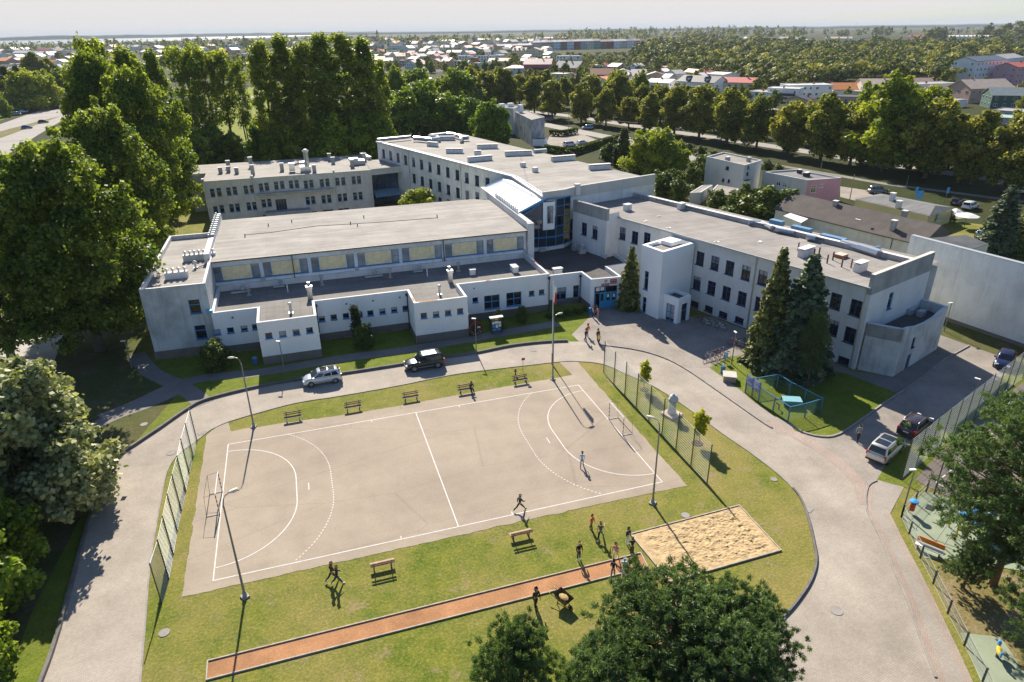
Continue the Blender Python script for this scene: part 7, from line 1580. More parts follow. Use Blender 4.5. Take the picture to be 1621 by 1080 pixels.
def notice(px0, py0, px1, py1, zt, label):
    a, b = B6(px0, py0), B6(px1, py1); d = b-a; o = empty('notice_board', (a.x, a.y, 0), math.atan2(d.y, d.x), label, 'sign'); L = d.length
    m = MB(); m.box((L/2, -.08, zt-.62), (L, .05, 1.15)); s = m.build('panel', board_blue, o); m = MB(); r = random.Random(int(px0))
    for i in range(9): w = L*r.uniform(.3, .8); m.box((L*.08+w/2, -.112, zt-.18-i*.1), (w, .012, .03))
    m.box((L*.5, -.112, zt-.12), (L*.7, .012, .06)); m.build('text_lines', white_paint, s)
    for x in (.05, L-.05): m = MB(); m.box((x, -.02, zt/2), (.06, .06, zt)); m.build('post', lamp_grey, o)
notice(478, 608, 540, 650, 2.3, 'blue notice board on the enclosure, the left of two'); notice(543, 654, 606, 697, 2.3, 'blue notice board on the enclosure, the right of two')
p = B6(285, 330); o = empty('bicycle_sign', (p.x, p.y, 0), .1, 'small blue sign standing by the bicycle rack', 'sign'); m = MB(); m.box((0, 0, .95), (.55, .04, .7)); s = m.build('panel', sgn_blue, o); m = MB(); m.box((0, -.03, 1.1), (.4, .02, .2)); m.box((0, -.03, .8), (.4, .02, .12)); m.build('text_lines', white_paint, s); m = MB(); m.box((0, .02, .4), (.05, .05, .8)); m.build('post', lamp_grey, o)
p = B6(262, 430); o = empty('litter_bin', (p.x, p.y, 0), 0, 'blue cylindrical litter bin beside the stone block', 'bin'); m = MB(); m.lathe((0, 0, .1), [(.24, 0), (.26, .8), (.24, .84)], 14); m.build('bin_body', paint('bin_blue', (.04, .13, .30)), o); m = MB(); m.tube([(0, 0, .9), (0, 0, 1.15)], .05, 6); m.ball((0, 0, 1.2), .08, 8, 6); m.build('knob', white_paint, o)
p = B6(325, 490); o = empty('stone_planter', (p.x, p.y, 0), -.55, 'square stone block beside the pavement at the lawn corner', 'planter'); m = MB(); m.box((0, 0, .34), (1.35, 1.35, .68)); m.build('block', M('stone_brown', (.30, .25, .20), .9, .3, 3), o); m = MB(); m.box((0, 0, .71), (1.45, 1.45, .08)); m.build('cap', M('stone_cap', (.50, .47, .43), .9), o)
# ---------------------------------------------------------------- bicycles
tyre = paint('tyre', (.02, .02, .02), .8); chrome = paint('chrome', (.6, .6, .6), .25, .9)
def wheel_ring(m, c, r, t, n=18, mi=0):
    for i in range(n):
        a, b = 2*math.pi*i/n, 2*math.pi*(i+1)/n; m.tube([(c[0]+r*math.cos(a), c[1], c[2]+r*math.sin(a)), (c[0]+r*math.cos(b), c[1], c[2]+r*math.sin(b))], t, 4, mi, False)
def make_bike(col):
    o = empty('bicycle', (0, 0, 0), 0, 'bicycle', 'bicycle', 'bicycles parked by the school wing')
    for x in (-.52, .52):
        m = MB(); wheel_ring(m, (x, 0, .34), .33, .022)
        for k in range(8): a = math.pi*k/4; m.tube([(x, 0, .34), (x+.31*math.cos(a), 0, .34+.31*math.sin(a))], .006, 3, 1, False)
        m.build('wheel', [tyre, chrome], o)
    m = MB(); bb, se, hd = (-.08, 0, .30), (-.22, 0, .82), (.36, 0, .84)
    for a, b in ((bb, se), (bb, hd), ((-.2, 0, .76), hd), (bb, (-.52, 0, .34)), (se, (-.52, 0, .34)), (hd, (.52, 0, .34))): m.tube([a, b], .024, 5)
    m.build('frame', paint('bike_'+col, {'black': (.02, .02, .02), 'red': (.35, .03, .03), 'white': (.7, .7, .7), 'blue': (.04, .12, .35), 'silver': (.45, .46, .48), 'pink': (.55, .25, .3)}[col], .3), o)
    m = MB(); m.tube([hd, (.34, 0, 1.0)], .02, 5); m.tube([(.24, -.28, 1.02), (.36, -.12, 1.03), (.36, .12, 1.03), (.24, .28, 1.02)], .018, 5); m.build('handlebar', chrome, o)
    m = MB(); m.ball((-.24, 0, .90), (.15, .08, .05), 8, 6); m.build('saddle', tyre, o)
    m = MB(); m.box((-.55, 0, .72), (.32, .14, .03)); m.build('luggage_rack', dark_metal, o); return o
bikes = {c: make_bike(c) for c in ('black', 'red', 'white', 'blue', 'silver', 'pink')}; used_b = set()
def bike(col, px, py, rz, label):
    b = bikes[col] if col not in used_b else copy_tree(bikes[col]); used_b.add(col); p = G(px, py); place(b, (p.x, p.y, .02), rz, 1.0, label); return b
for c, px, py, rz, lb in (('silver', 1122, 571, 1.9, 'silver bicycle at the left end of the sunny rack'), ('pink', 1129, 570, 1.9, 'pinkish bicycle second in the sunny rack'), ('black', 1135, 567, 1.85, 'black bicycle in the middle of the sunny rack'), ('red', 1141, 565, 1.95, 'red bicycle right of the black one in the sunny rack'), ('blue', 1147, 563, 1.9, 'blue bicycle at the right end of the sunny rack'),
                          ('red', 1162, 547, 2.4, 'red bicycle leaning by the lamp under the spruce'), ('silver', 1168, 549, 2.2, 'silver bicycle lying by the lamp under the spruce'), ('black', 1174, 546, 2.5, 'black bicycle nearest the spruce by the lamp'), ('white', 1117, 515, 2.0, 'white bicycle in the shade of the wing, left'), ('black', 1108, 512, 2.0, 'black bicycle in the shade left of the white one'), ('silver', 1128, 518, 2.0, 'silver bicycle in the shade right of the white one'), ('white', 1141, 522, 2.1, 'white bicycle in the shade of the wing, right')):
    bike(c, px, py, rz, lb)
m = MB(); a, b = G(1114, 577), G(1152, 566)
m.tube([(a.x, a.y, .08), (b.x, b.y, .08)], .03, 5)
for i in range(9): q = a.lerp(b, i/8); m.tube([(q.x, q.y, .05), (q.x+.1, q.y+.35, .05), (q.x+.1, q.y+.35, .4), (q.x, q.y, .08)], .015, 4)
tag(m.build('bicycle_rack', dark_metal), 'low metal bicycle rack at the edge of the forecourt', 'bicycle rack')
# ---------------------------------------------------------------- statue
p = G(1063, 657); o = empty('statue', (p.x, p.y, 0), 0, 'pale stone statue of a robed figure on a square plinth behind the right fence', 'statue'); stone = M('statue_stone', (.56, .57, .58), .85, .15, 3, 15)
m = MB(); m.box((0, 0, .12), (1.6, 1.5, .24), .3); m.build('plinth', M('plinth_pinkish', (.50, .40, .34), .9), o)
m = MB(); m.lathe((0, 0, .24), [(.46, 0), (.44, .3), (.36, .9), (.36, 1.4), (.40, 1.75), (.34, 1.95), (.16, 2.05), (.11, 2.12)], 14); m.ball((0, -.02, 2.28), (.15, .17, .2), 10, 8)
m.tube([(-.38, 0, 2.05), (-.44, -.1, 1.7), (-.2, -.36, 1.55)], [.13, .12, .08], 7); m.tube([(.38, 0, 2.05), (.44, -.1, 1.7), (.18, -.36, 1.62)], [.13, .12, .08], 7); m.ball((0, -.37, 1.6), (.14, .09, .12), 8, 6)
for k in range(5): m.tube([(-.25+.12*k, -.40+.05*abs(k-2), .3), (-.2+.1*k, -.34+.04*abs(k-2), 1.45)], .05, 5)
m.build('robed_figure', stone, o, True)
for px, py, r, lb in ((1020, 617, .5, 'ring of dark soil round the left yellow tree'), (1104, 702, .55, 'ring of dark soil round the right yellow tree')): p = G(px, py); m = MB(); m.lathe((p.x, p.y, 0), [(r, 0), (r*.9, .06), (.1, .08)], 14); tag(m.build('soil_ring', M('soil', (.09, .06, .045), .95, .3, 4)), lb, 'soil')
# ---------------------------------------------------------------- display board, round red ring, signs, bins
p = G(786, 528); o = empty('display_case', (p.x, p.y, 0), .03, 'tall display case with pinned sheets and a white roof before the gym front', 'display board'); m = MB()
m.box((0, 0, 1.25), (1.45, .22, 1.9)); m.build('case', dark_metal, o); m = MB(); m.box((0, 0, 2.28), (1.75, .6, .12)); m.build('roof', white_paint, o)
for x in (-.66, .66): m = MB(); m.box((x, 0, .16), (.1, .14, .32)); m.build('leg', dark_metal, o)
r_ = random.Random(4)
for i, (x, z, w, h, mt) in enumerate(((-.45, 2.0, .3, .2, 'g'), (0, 2.02, .5, .22, 'y'), (-.45, 1.55, .25, .35, 'w'), (0, 1.58, .55, .35, 'w'), (.45, 1.5, .3, .3, 'w'), (-.4, 1.1, .3, .4, 'b'), (.05, 1.05, .35, .45, 'w'), (.45, 1.1, .3, .35, 'w'), (-.3, .6, .5, .3, 'b'), (.3, .6, .5, .3, 'b'))):
    m = MB(); m.box((x, -.12, z), (w, .02, h)); m.build('pinned_sheet', {'g': paint('sheet_green', (.1, .3, .1)), 'y': paint('sheet_yellow', (.6, .5, .08)), 'w': white_paint, 'b': sgn_blue}[mt], o)
p = G(752, 530); o = empty('red_ring', (p.x, p.y, 0), .2, 'large dark red ring-shaped drum standing by the gym wall', 'drum'); m = MB(); 
for k, yy in ((0, -.3), (1, .3)): wheel_ring(m, (0, yy, .95), .82, .13, 20)
m.build('rim', M('ring_red', (.20, .035, .04), .8, .3, 2), o); m = MB(); m.tube([(0, -.3, .95), (0, .3, .95)], .5, 14); m.build('core', M('core_dark', (.05, .035, .03), .9), o); m = MB(); m.box((.35, -.46, 1.15), (.42, .03, .2)); m.build('paper_label', white_paint, o)
for k in range(5): m = MB(); a = 3.6+k*.5; m.ball((.7*math.cos(a), -.45, .95+.7*math.sin(a)), .08, 6, 5); m.build('bolt', zinc_dull, o)
p = G(816, 594); o = empty('fire_hydrant', (p.x, p.y, 0), 0, 'small dark red fire hydrant on the grass above the court', 'hydrant'); m = MB(); m.lathe((0, 0, 0), [(.11, 0), (.11, .1), (.075, .14), (.075, .6), (.11, .63), (.11, .72), (.05, .82)], 10); m.tube([(-.18, 0, .5), (.18, 0, .5)], .06, 7); m.build('hydrant_body', paint('hydrant_red', (.22, .02, .02)), o)
o = pole(828, 594, 566, 'thin post with a small red sign above the court', 'hydrant_sign', r=.03, cat='sign', sign=(.38, .3, red_sign))
for px, py, lb in ((405, 577, 'blue litter bin on the lawn before the gym hall'), (934, 497, 'blue litter bin at the corner of the entrance')): p = G(px, py); o = empty('litter_bin', (p.x, p.y, 0), 0, lb, 'bin'); m = MB(); m.lathe((0, 0, .02), [(.24, 0), (.28, .75), (.26, .8)], 12); m.build('bin_body', paint('bin_blue2', (.03, .16, .40)), o); m = MB(); m.lathe((0, 0, .82), [(.29, 0), (.27, .1), (.1, .16)], 12); m.build('lid', paint('bin_lid', (.05, .25, .5)), o)
# wheelbarrow
p = G(892, 958); o = empty('wheelbarrow', (p.x, p.y, 0), -1.1, 'tipped wheelbarrow with yellow grips on the lawn', 'wheelbarrow'); m = MB(); pts0 = [(-.4, -.28, .45), (.35, -.28, .35), (.35, .28, .35), (-.4, .28, .45)]; pts1 = [(-.6, -.4, .95), (.6, -.4, .75), (.6, .4, .75), (-.6, .4, .95)]
m.poly(pts0)
for i in range(4): j = (i+1) % 4; m.quad(pts0[i], pts0[j], pts1[j], pts1[i])
m.build('tray', M('barrow_tray', (.13, .09, .06), .7, .4, 4), o); m = MB(); m.ball((0, 0, .72), (.4, .27, .12), 8, 5); m.build('load', M('barrow_soil', (.40, .30, .12), .95, .3, 6), o)
m = MB(); wheel_ring(m, (.62, 0, .2), .17, .05, 12); m.tube([(.62, -.06, .2), (.62, .06, .2)], .1, 8); m.build('wheel', tyre, o)
for y in (-.25, .25):
    m = MB(); m.tube([(.62, y*.4, .2), (-.2, y, .42), (-1.1, y*1.2, .62)], .025, 5); m.build('handle', dark_metal, o); m = MB(); m.tube([(-1.0, y*1.2, .6), (-1.2, y*1.22, .64)], .04, 6); m.build('grip', paint('grip_yellow', (.7, .6, .05)), o); m = MB(); m.tube([(-.3, y, .42), (-.35, y, 0)], .025, 5); m.build('leg', dark_metal, o)
# playground
yel = paint('play_yellow', (.62, .42, .04)); pblue = paint('play_blue', (.05, .30, .65)); porange = paint('play_orange', (.70, .20, .03))
q = B31(390, 330); o = empty('climbing_frame', (q.x, q.y, 0), 0, 'yellow climbing frame with a blue slide and arched ladder on the green surface', 'play equipment')
def lp(x, y, z=0): v = B31(x, y, ) if z == 0 else G(1400+x/3.176, 740+y/3.176, z); return (v.x-q.x, v.y-q.y, z)
for x, y in ((322, 300), (350, 370), (400, 300), (540, 375), (470, 300)): a = lp(x, y); m = MB(); m.tube([a, (a[0], a[1], 2.4)], .07, 7); m.build('post', yel, o)
for s in (0, 1):
    a, b = lp(258+s*38, 370+s*28), lp(390, 290+s*30); m = MB(); m.tube([a, (a[0]*.7+b[0]*.3, a[1]*.7+b[1]*.3, 1.1), (a[0]*.35+b[0]*.65, a[1]*.35+b[1]*.65, 1.7), (b[0], b[1], 1.8)], .03, 6); m.build('arched_ladder', zinc_dull, o)
a, b = lp(405, 290), lp(480, 340); m = MB(); m.box(((a[0]+b[0])/2, (a[1]+b[1])/2, 1.3), (2.0, 1.4, .12)); m.box(((a[0]+b[0])/2, (a[1]+b[1])/2-.7, 1.75), (2, .08, .8)); m.build('platform', pblue, o); m = MB(); s_ = [(a[0]+.5*t, a[1]-.2-1.9*t, 1.35-1.2*t) for t in (0, .5, 1)]; m.tube(s_, .28, 8); m.build('slide', pblue, o)
q = B31(565, 955); o = empty('spring_toy', (q.x, q.y, 0), .8, 'yellow and blue spring rocker on the lower green patch', 'play equipment'); m = MB(); m.ball((0, 0, .55), (.45, .16, .2), 10, 6); m.build('body', yel, o); m = MB(); m.ball((.42, 0, .8), (.16, .12, .2), 8, 6); m.box((-.45, 0, .7), (.12, .1, .4)); m.build('ends', pblue, o); m = MB(); m.tube([(0, 0, 0), (0, 0, .4)], .1, 8); m.build('spring', dark_metal, o)
q = B31(218, 430); o = empty('playground_bench', (q.x, q.y, 0), -1.05, 'white and orange bench inside the playground fence', 'bench'); m = MB(); m.box((0, 0, .45), (1.8, .4, .08)); m.build('seat', white_paint, o); m = MB(); m.box((0, .25, .8), (1.8, .06, .4)); m.build('backrest', porange, o)
for x in (-.7, .7): m = MB(); m.box((x, 0, .2), (.08, .4, .4)); m.build('leg', dark_metal, o)
q = B31(132, 232); o = empty('litter_bin', (q.x, q.y, 0), 0, 'red litter bin with a blue roof at the playground corner', 'bin'); m = MB(); m.lathe((0, 0, .35), [(.2, 0), (.22, .65)], 10); m.build('bin_body', paint('bin_red', (.50, .06, .02)), o); m = MB(); m.lathe((0, 0, 1.2), [(.36, 0), (.32, .06), (.05, .14)], 10); m.build('roof', pblue, o); m = MB(); m.tube([(0, .2, 0), (0, .2, 1.2)], .035, 6); m.build('post', lamp_grey, o)
q = B31(288, 225); o = empty('rocking_seat', (q.x, q.y, 0), .4, 'small pale blue rocker on the green playground surface', 'play equipment'); m = MB(); m.ball((0, 0, .5), (.35, .12, .14), 8, 6); m.build('seat', paint('pale_play', (.35, .55, .65)), o); m = MB(); m.tube([(0, 0, 0), (0, 0, .4)], .08, 6); m.build('spring', dark_metal, o)
m = MB(); q = B31(228, 205); m.box((q.x, q.y, .05), (.7, .55, .06), .5); tag(m.build('hatch', dark_metal), 'dark square hatch in the green playground surface', 'hatch')
# garden things right of the blank wall
Y4o = lambda x, y, z=0: G(1220+x/4.04, 270+y/4.04, z)
for x, y, r, z, mt, lb in ((1258, 290, 2.1, 2.3, white_paint, 'large white parasol in the garden by the yellow bungalow'), (1185, 262, 1.3, 1.8, white_paint, 'small white parasol left of the large one')):
    p = Y4o(x, y, z); o = empty('parasol', (p.x, p.y, 0), 0, lb, 'parasol'); m = MB(); m.lathe((0, 0, z), [(r, 0), (r*.5, .35), (.05, .6)], 8); m.build('canopy', mt, o); m = MB(); m.tube([(0, 0, 0), (0, 0, z+.5)], .04, 6); m.build('pole', lamp_grey, o)
for x, y, lb in ((750, 478, 'orange flowering shrub on the terrace behind the wing, left'), (838, 500, 'orange flowering shrub on the terrace behind the wing, right')):
    p = Y4o(x, y); o = tree('ball', p, 1.6, lb, .9); o.children[0]
hb = MB()
for s, lb in (('862,240 905,246 960,228 985,222', 'long clipped dark hedge round the yard behind the rear roof'), ('870,215 890,216 912,212', 'dark clipped hedge block by the stained house yard')):
    pts = P(s); C_, N_, S_, T_ = [], [], [], []
    for a, b in zip(pts, pts[1:]):
        n = int(math.dist(a, b)*170); t = nr.random(n); d = np.array(b)-np.array(a); e = np.array((-d[1], d[0]))/np.linalg.norm(d); w = nr.uniform(-.9, .9, n); c = np.zeros((n, 3)); c[:, :2] = np.array(a)+t[:, None]*d+w[:, None]*e; c[:, 2] = np.where(np.abs(w) > .7, nr.uniform(.1, 1.9, n), 1.8+nr.uniform(-.15, .15, n)); C_.append(c); N_.append(nr.normal(size=(n, 3))+np.array((0, 0, .8))); S_.append(nr.uniform(.45, .8, n)); T_.append(nr.random(n)*.6)
    tag(link('hedge', leaf_mesh('hedge', np.concatenate(C_), np.concatenate(N_), np.concatenate(S_), np.concatenate(T_), bush_leaf)), lb, 'hedge')
for px, py, ty, lb in ((847, 54, 42, 'thin mast standing in the far fields, left one'), (868, 54, 46, 'thin mast in the far fields, right one'), (1194, 52, 37, 'thin mast on the right skyline, leftmost'), (1205, 52, 32, 'thin mast on the right skyline, tallest'), (1271, 54, 36, 'thin mast on the right skyline, above the white houses'), (1352, 58, 35, 'thin mast on the right skyline, beside the gabled row'), (412, 76, 58, 'thin pale mast behind the long workshop hall')):
    p = G(px, py); h = height_to(p, ty); o = empty('mast', p, 0, lb, 'mast'); m = MB(); m.tube([(0, 0, 0), (0, 0, h)], [.35, .15], 5); m.build('pole', lamp_grey, o); m = MB(); m.box((0, 0, h), (1.6, .4, .4)); m.build('top_piece', lamp_grey, o)
p = G(598, 66); h = height_to(p, 47); o = empty('church', p, 0, 'far church with a pointed spire on the left horizon', 'church'); m = MB(); m.box((-14, 0, h*.22), (30, 14, h*.44)); m.build('nave', wallm('dark'), o); m = MB(); m.box((0, 0, h*.3), (9, 9, h*.6)); m.build('tower', wallm('dark'), o); m = MB(); m.lathe((0, 0, h*.6), [(6, 0), (.3, h*.42)], 8); m.build('spire', roofm('dark'), o)
# ---------------------------------------------------------------- vehicles
car_glass = glassy('car_glass', (.012, .015, .018), .04, .8, 1.2); lamp_red = paint('lamp_red', (.55, .02, .015), .2); lamp_clear = paint('lamp_clear', (.7, .72, .74), .1); rim_m = paint('rim', (.42, .43, .45), .3, .7); plate_m = paint('plate', (.75, .75, .74), .4); trim_m = paint('trim', (.03, .03, .032), .6)
def carpaint(n, c, metal=.35): return paint('car_'+n, c, .22, metal, .6)
CARP = {'silver': carpaint('silver', (.55, .60, .66)), 'black': carpaint('black', (.022, .028, .036)), 'champagne': carpaint('champagne', (.66, .62, .56)), 'brown': carpaint('brown', (.065, .045, .048)), 'navy': carpaint('navy', (.025, .035, .10)), 'grey': carpaint('grey', (.13, .14, .15)), 'white': carpaint('white', (.75, .75, .75), 0), 'red': carpaint('red', (.30, .02, .03)), 'blue': carpaint('blue', (.05, .13, .28)), 'steel': carpaint('steel', (.25, .33, .38))}
def interp(tab, x):
    if x <= tab[0][0]: return tab[0][1]
    for (a, b), (c, d) in zip(tab, tab[1:]):
        if x <= c: return b+(d-b)*(x-a)/(c-a)
    return tab[-1][1]
CT = {  # L, W, H, ground clearance, belt line, windshield base x, windshield top x, rear top x, rear base x, hood end height, wheel radius, wheelbase
 'suv': (4.6, 1.88, 1.72, .30, 1.02, .98, .42, -1.95, -2.18, .86, .38, 2.75), 'mpv': (4.35, 1.78, 1.62, .22, .98, 1.25, .42, -1.75, -2.05, .80, .33, 2.65), 'van': (4.6, 1.86, 1.74, .22, 1.0, 1.45, .70, -1.95, -2.2, .80, .34, 2.8),
 'crossover': (4.4, 1.82, 1.66, .25, 1.02, 1.05, .35, -1.60, -2.08, .86, .36, 2.6), 'hatch': (4.1, 1.72, 1.46, .2, .92, .95, .28, -1.45, -1.95, .76, .31, 2.5)}
def make_car(kind, col, label, roofkind='plain', rails=False, simple=False):
    L, W_, H, gc, zb, xw0, xw1, xr1, xr0, hz, wr, wb = CT[kind]; w = W_/2; o = empty('parked_car', (0, 0, 0), 0, label, 'car'); pm = CARP[col]
    xs = sorted({-L/2, -L/2+.06, -L/2+.18, *[(-L/2+.3)+(L-.5)*i/16 for i in range(17)], L/2-.1, L/2-.03, L/2}); m = MB(); rings = []
    wide = [(-L/2, .80), (-L/2+.06, .90), (-L/2+.3, .97), (-L/2+.8, 1.0), (.8, 1.0), (L/2-.6, .97), (L/2-.2, .86), (L/2-.04, .74), (L/2, .66)]
    top = [(-L/2, zb-.12), (-L/2+.1, zb-.02), (xr0+.1, zb), (xw0-.05, zb), (xw0+.15, zb-.01), ((xw0+L/2)/2, (zb+hz)/2+.03), (L/2-.15, hz-.06), (L/2-.03, hz-.2), (L/2, hz-.32)]
    for x in xs:
        k = interp(wide, x)*w; zt = interp(top, x); e = .05 if abs(x) > L/2-.05 else 0
        rings.append([(x, -k*.86, gc+e), (x, -k, gc+.14), (x, -k*1.005, (gc+zt)/2), (x, -k*.985, zt-.1), (x, -k*.93, zt-.005), (x, -k*.6, zt+.02), (x, 0, zt+.035), (x, k*.6, zt+.02), (x, k*.93, zt-.005), (x, k*.985, zt-.1), (x, k*1.005, (gc+zt)/2), (x, k, gc+.14), (x, k*.86, gc+e)])
    b0 = len(m.v); nr_ = len(rings[0])
    for r in rings: m.v += r
    for i in range(len(rings)-1):
        for j in range(nr_-1): a = b0+i*nr_+j; m.f.append((a, a+nr_, a+nr_+1, a+1)); m.m.append(0)
        m.f.append((b0+i*nr_, b0+i*nr_+nr_-1, b0+(i+1)*nr_+nr_-1, b0+(i+1)*nr_)); m.m.append(0)
    m.f.append(tuple(range(b0, b0+nr_))); m.m.append(0); e = b0+(len(rings)-1)*nr_; m.f.append(tuple(range(e+nr_-1, e-1, -1))); m.m.append(0)
    # cabin shell
    kb, kt = w*.93, w*.76
    def cab(x0, x1, z0, z1, ky0, ky1): pass
    st = [(xr0, zb, kb*.92), (xr0*.5+xr1*.5, (zb+H)/2-.0, (kb*.92+kt)/2), (xr1, H-.06, kt*.96), (xr1+.25, H-.01, kt), ((xr1+xw1)/2, H+.02, kt*1.01), (xw1-.25, H-.01, kt), (xw1, H-.06, kt*.96), ((xw0+xw1)/2, (zb+H)/2-.02, (kb*.92+kt)/2), (xw0, zb, kb*.9)]
    rg = []
    for x, z, k in st:
        xb = x if True else x; base_k = kb*.96; rg.append([(x, -base_k if z > zb+.05 else -k, zb-.03), (x, -k, z-.05), (x, -k*.9, z), (x, 0, z+.025), (x, k*.9, z), (x, k, z-.05), (x, base_k if z > zb+.05 else k, zb-.03)])
    b0 = len(m.v)
    for r in rg: m.v += r
    for i in range(len(rg)-1):
        for j in range(6): a = b0+i*7+j; m.f.append((a, a+7, a+8, a+1)); m.m.append(0)
    m.build('body', pm, o, True)
    # glass: side windows, windscreen, rear window (thin panes proud of the shell)
    def sidept(x, t, s):      # t 0 belt .. 1 roof
        z = zb+.05+(H-.14-zb-.05)*t; k = kb*.965+(kt*1.0-kb*.965)*t+.014
        return (x, s*k, z)
    def xlim(t): return (xr0+(xr1-xr0)*(t*.9+.1)+.16, xw0+(xw1-xw0)*(t*.9+.1)-.12)
    cuts = [0, .30, .64, 1.0]
    for s in (-1, 1):
        for a, b in zip(cuts, cuts[1:]):
            m = MB(); f = lambda u, t: sidept(xlim(t)[0]+(xlim(t)[1]-xlim(t)[0])*u, t, s)
            q = [f(a+.018, .02), f(b-.018, .02), f(b-.018, .98), f(a+.018, .98)]
            m.poly(q if s < 0 else q[::-1]); m.build('side_window', car_glass, o)
    def endpane(x0, x1, s, name, t0, t1):
        m = MB(); q = []
        for t in (t0, t1): x = x0+(x1-x0)*t+s*.022; z = zb+(H-.05-zb)*t+.02; k = (kb*.9+(kt*.93-kb*.9)*t)*.93; q.append((x, k, z))
        (xa, ka, za), (xb_, k2, z2) = q; p = [(xa, -ka, za), (xa, ka, za), (xb_, k2, z2), (xb_, -k2, z2)]; m.poly(p if s > 0 else p[::-1]); m.build(name, car_glass, o)
    endpane(xw0, xw1, 1, 'windscreen', .1, .94); endpane(xr0, xr1, -1, 'rear_window', .12, .9)
    if roofkind != 'plain':
        spl = [(.08, .48), (.53, .92)] if roofkind == 'double' else [(.05, .8)]
        for a, b in spl:
            m = MB(); xa, xb_ = xw1-.12+(xr1+.12-xw1+.12)*a, xw1-.12+(xr1+.12-xw1+.12)*b; m.poly([(xb_, -kt*.78, H+.03), (xa, -kt*.78, H+.03), (xa, 0, H+.052), (xa, kt*.78, H+.03), (xb_, kt*.78, H+.03), (xb_, 0, H+.052)]); m.build('roof_glass', car_glass if roofkind != 'light' else paint('roof_light', (.6, .62, .63)), o)
    if rails:
        for s in (-1, 1): m = MB(); m.tube([(xr1+.1, s*kt*.93, H+.0), (xr1+.3, s*kt*.93, H+.07), (xw1-.3, s*kt*.93, H+.07), (xw1-.05, s*kt*.93, H-.02)], .022, 5); m.build('roof_rail', rim_m, o)
    for x in (-wb/2-.02, wb/2-.02):
        for s in (-1, 1):
            m = MB(); y0, y1 = s*(w-.2), s*(w+.02); m.tube([(x, y0, wr), (x, y1, wr)], wr, 18); t = m.build('wheel', tyre, o); m = MB(); m.tube([(x, s*(w-.0), wr), (x, s*(w+.03), wr)], wr*.62, 14)
            m.build('rim', rim_m, t); m = MB(); m.tube([(x, s*(w-.25), wr), (x, s*(w-.005), wr)], wr*1.16, 18); m.build('wheel_arch', trim_m, o)
    for s in (-1, 1):
        m = MB(); m.box((L/2-.13, s*w*.62, hz-.13), (.2, .36, .16), -s*.25); m.build('headlight', lamp_clear, o)
        m = MB(); m.box((-L/2+.1, s*w*.80, zb-.12), (.16, .2, .34), s*.2); m.build('tail_light', lamp_red, o)
        m = MB(); m.box((xw0-.25, s*(w+.07), zb+.08), (.14, .2, .15)); m.build('wing_mirror', pm, o)
    m = MB(); m.box((-L/2-.005, 0, zb-.28), (.03, .52, .12)); m.build('number_plate', plate_m, o); m = MB(); m.box((L/2-.015, 0, gc+.2), (.03, .52, .12)); m.build('number_plate', plate_m, o)
    m = MB(); m.box((L/2-.06, 0, gc+.3), (.12, w*1.1, .14)); m.build('grille', trim_m, o); m = MB(); m.box((-L/2+.03, 0, gc+.1), (.1, w*1.7, .16)); m.build('rear_bumper', trim_m, o)
    if kind in ('suv', 'crossover'):
        for s in (-1, 1): m = MB(); m.box((0, s*(w+.005), gc+.16), (wb-.75, .05, .1)); m.build('side_trim', rim_m if kind == 'suv' else trim_m, o)
    return o
def put(o, px, py, rz, sc_=1.0):
    p = G(px, py); o.location = (p.x, p.y, .03); o.rotation_euler = (0, 0, rz); o.scale = (sc_,)*3; return o
put(make_car('mpv', 'silver', 'silver small family car with a glass roof, parked on the road before the gym hall', 'double'), 511, 605, math.pi+.05, .97)
put(make_car('suv', 'black', 'black off-roader with roof rails, parked on the road before the gym hall', 'light', True), 672, 581, math.pi+.04)
a1, a2 = G(1392, 725), G(1424, 696); put(make_car('van', 'champagne', 'pale champagne people carrier with a glass roof at the car park entrance', 'double'), 1400, 719, math.atan2(a2.y-a1.y, a2.x-a1.x))
a1, a2 = G(1432, 690), G(1466, 658); put(make_car('crossover', 'brown', 'dark brown crossover with silver roof rails in the car park', 'plain', True), 1447, 682, math.atan2(a2.y-a1.y, a2.x-a1.x)-.05)
a1, a2 = G(1606, 560), G(1572, 580); put(make_car('hatch', 'navy', 'navy blue hatchback parked alone by the blank wall verge', 'plain'), 1588, 577, math.atan2(a2.y-a1.y, a2.x-a1.x)+.25)
far_cars = {}
for kind, col, px, py, rz, lb in (('hatch', 'grey', 869, 192, 2.2, 'dark hatchback parked at the kerb beside the power pole'), ('van', 'steel', 930, 205, 2.9, 'grey van parked behind the clipped hedge yard'), ('van', 'white', 902, 232, .1, 'white van behind the rear roof hedge, the left one'), ('hatch', 'white', 922, 229, .2, 'white car behind the rear roof hedge, the right one'), ('suv', 'black', 1250, 238, -.5, 'black off-roader under the limes on the avenue'), ('hatch', 'white', 1072, 206, -.45, 'white car under the limes at the left of the avenue'), ('hatch', 'grey', 1004, 196, -.3, 'dark car in the shade of the limes beside the orange sign'),
                              ('suv', 'grey', 1389, 306, -.2, 'dark off-roader beside the pink house yard'), ('suv', 'white', 1535, 331, .3, 'white car parked behind the large parasol'), ('hatch', 'black', 1516, 324, .3, 'dark car left of the white one behind the parasols'), ('hatch', 'steel', 1556, 376, .3, 'pale car half hidden under the tall garden spruce'),
                              ('van', 'steel', 26, 183, .25, 'grey-blue van at the left edge car park'), ('hatch', 'silver', 37, 179, .25, 'silver-blue car right of the grey-blue van'), ('hatch', 'red', 45, 175, .0, 'dark red car at the left edge car park'), ('hatch', 'blue', 43, 204, .4, 'blue car on the far left road'), ('hatch', 'black', 69, 195, .4, 'dark car on the far left road, right of the blue one'), ('hatch', 'white', 1615, 216+90, -.3, 'white car on the avenue at the right edge')):
    put(make_car(kind, col, lb), px, py, rz)
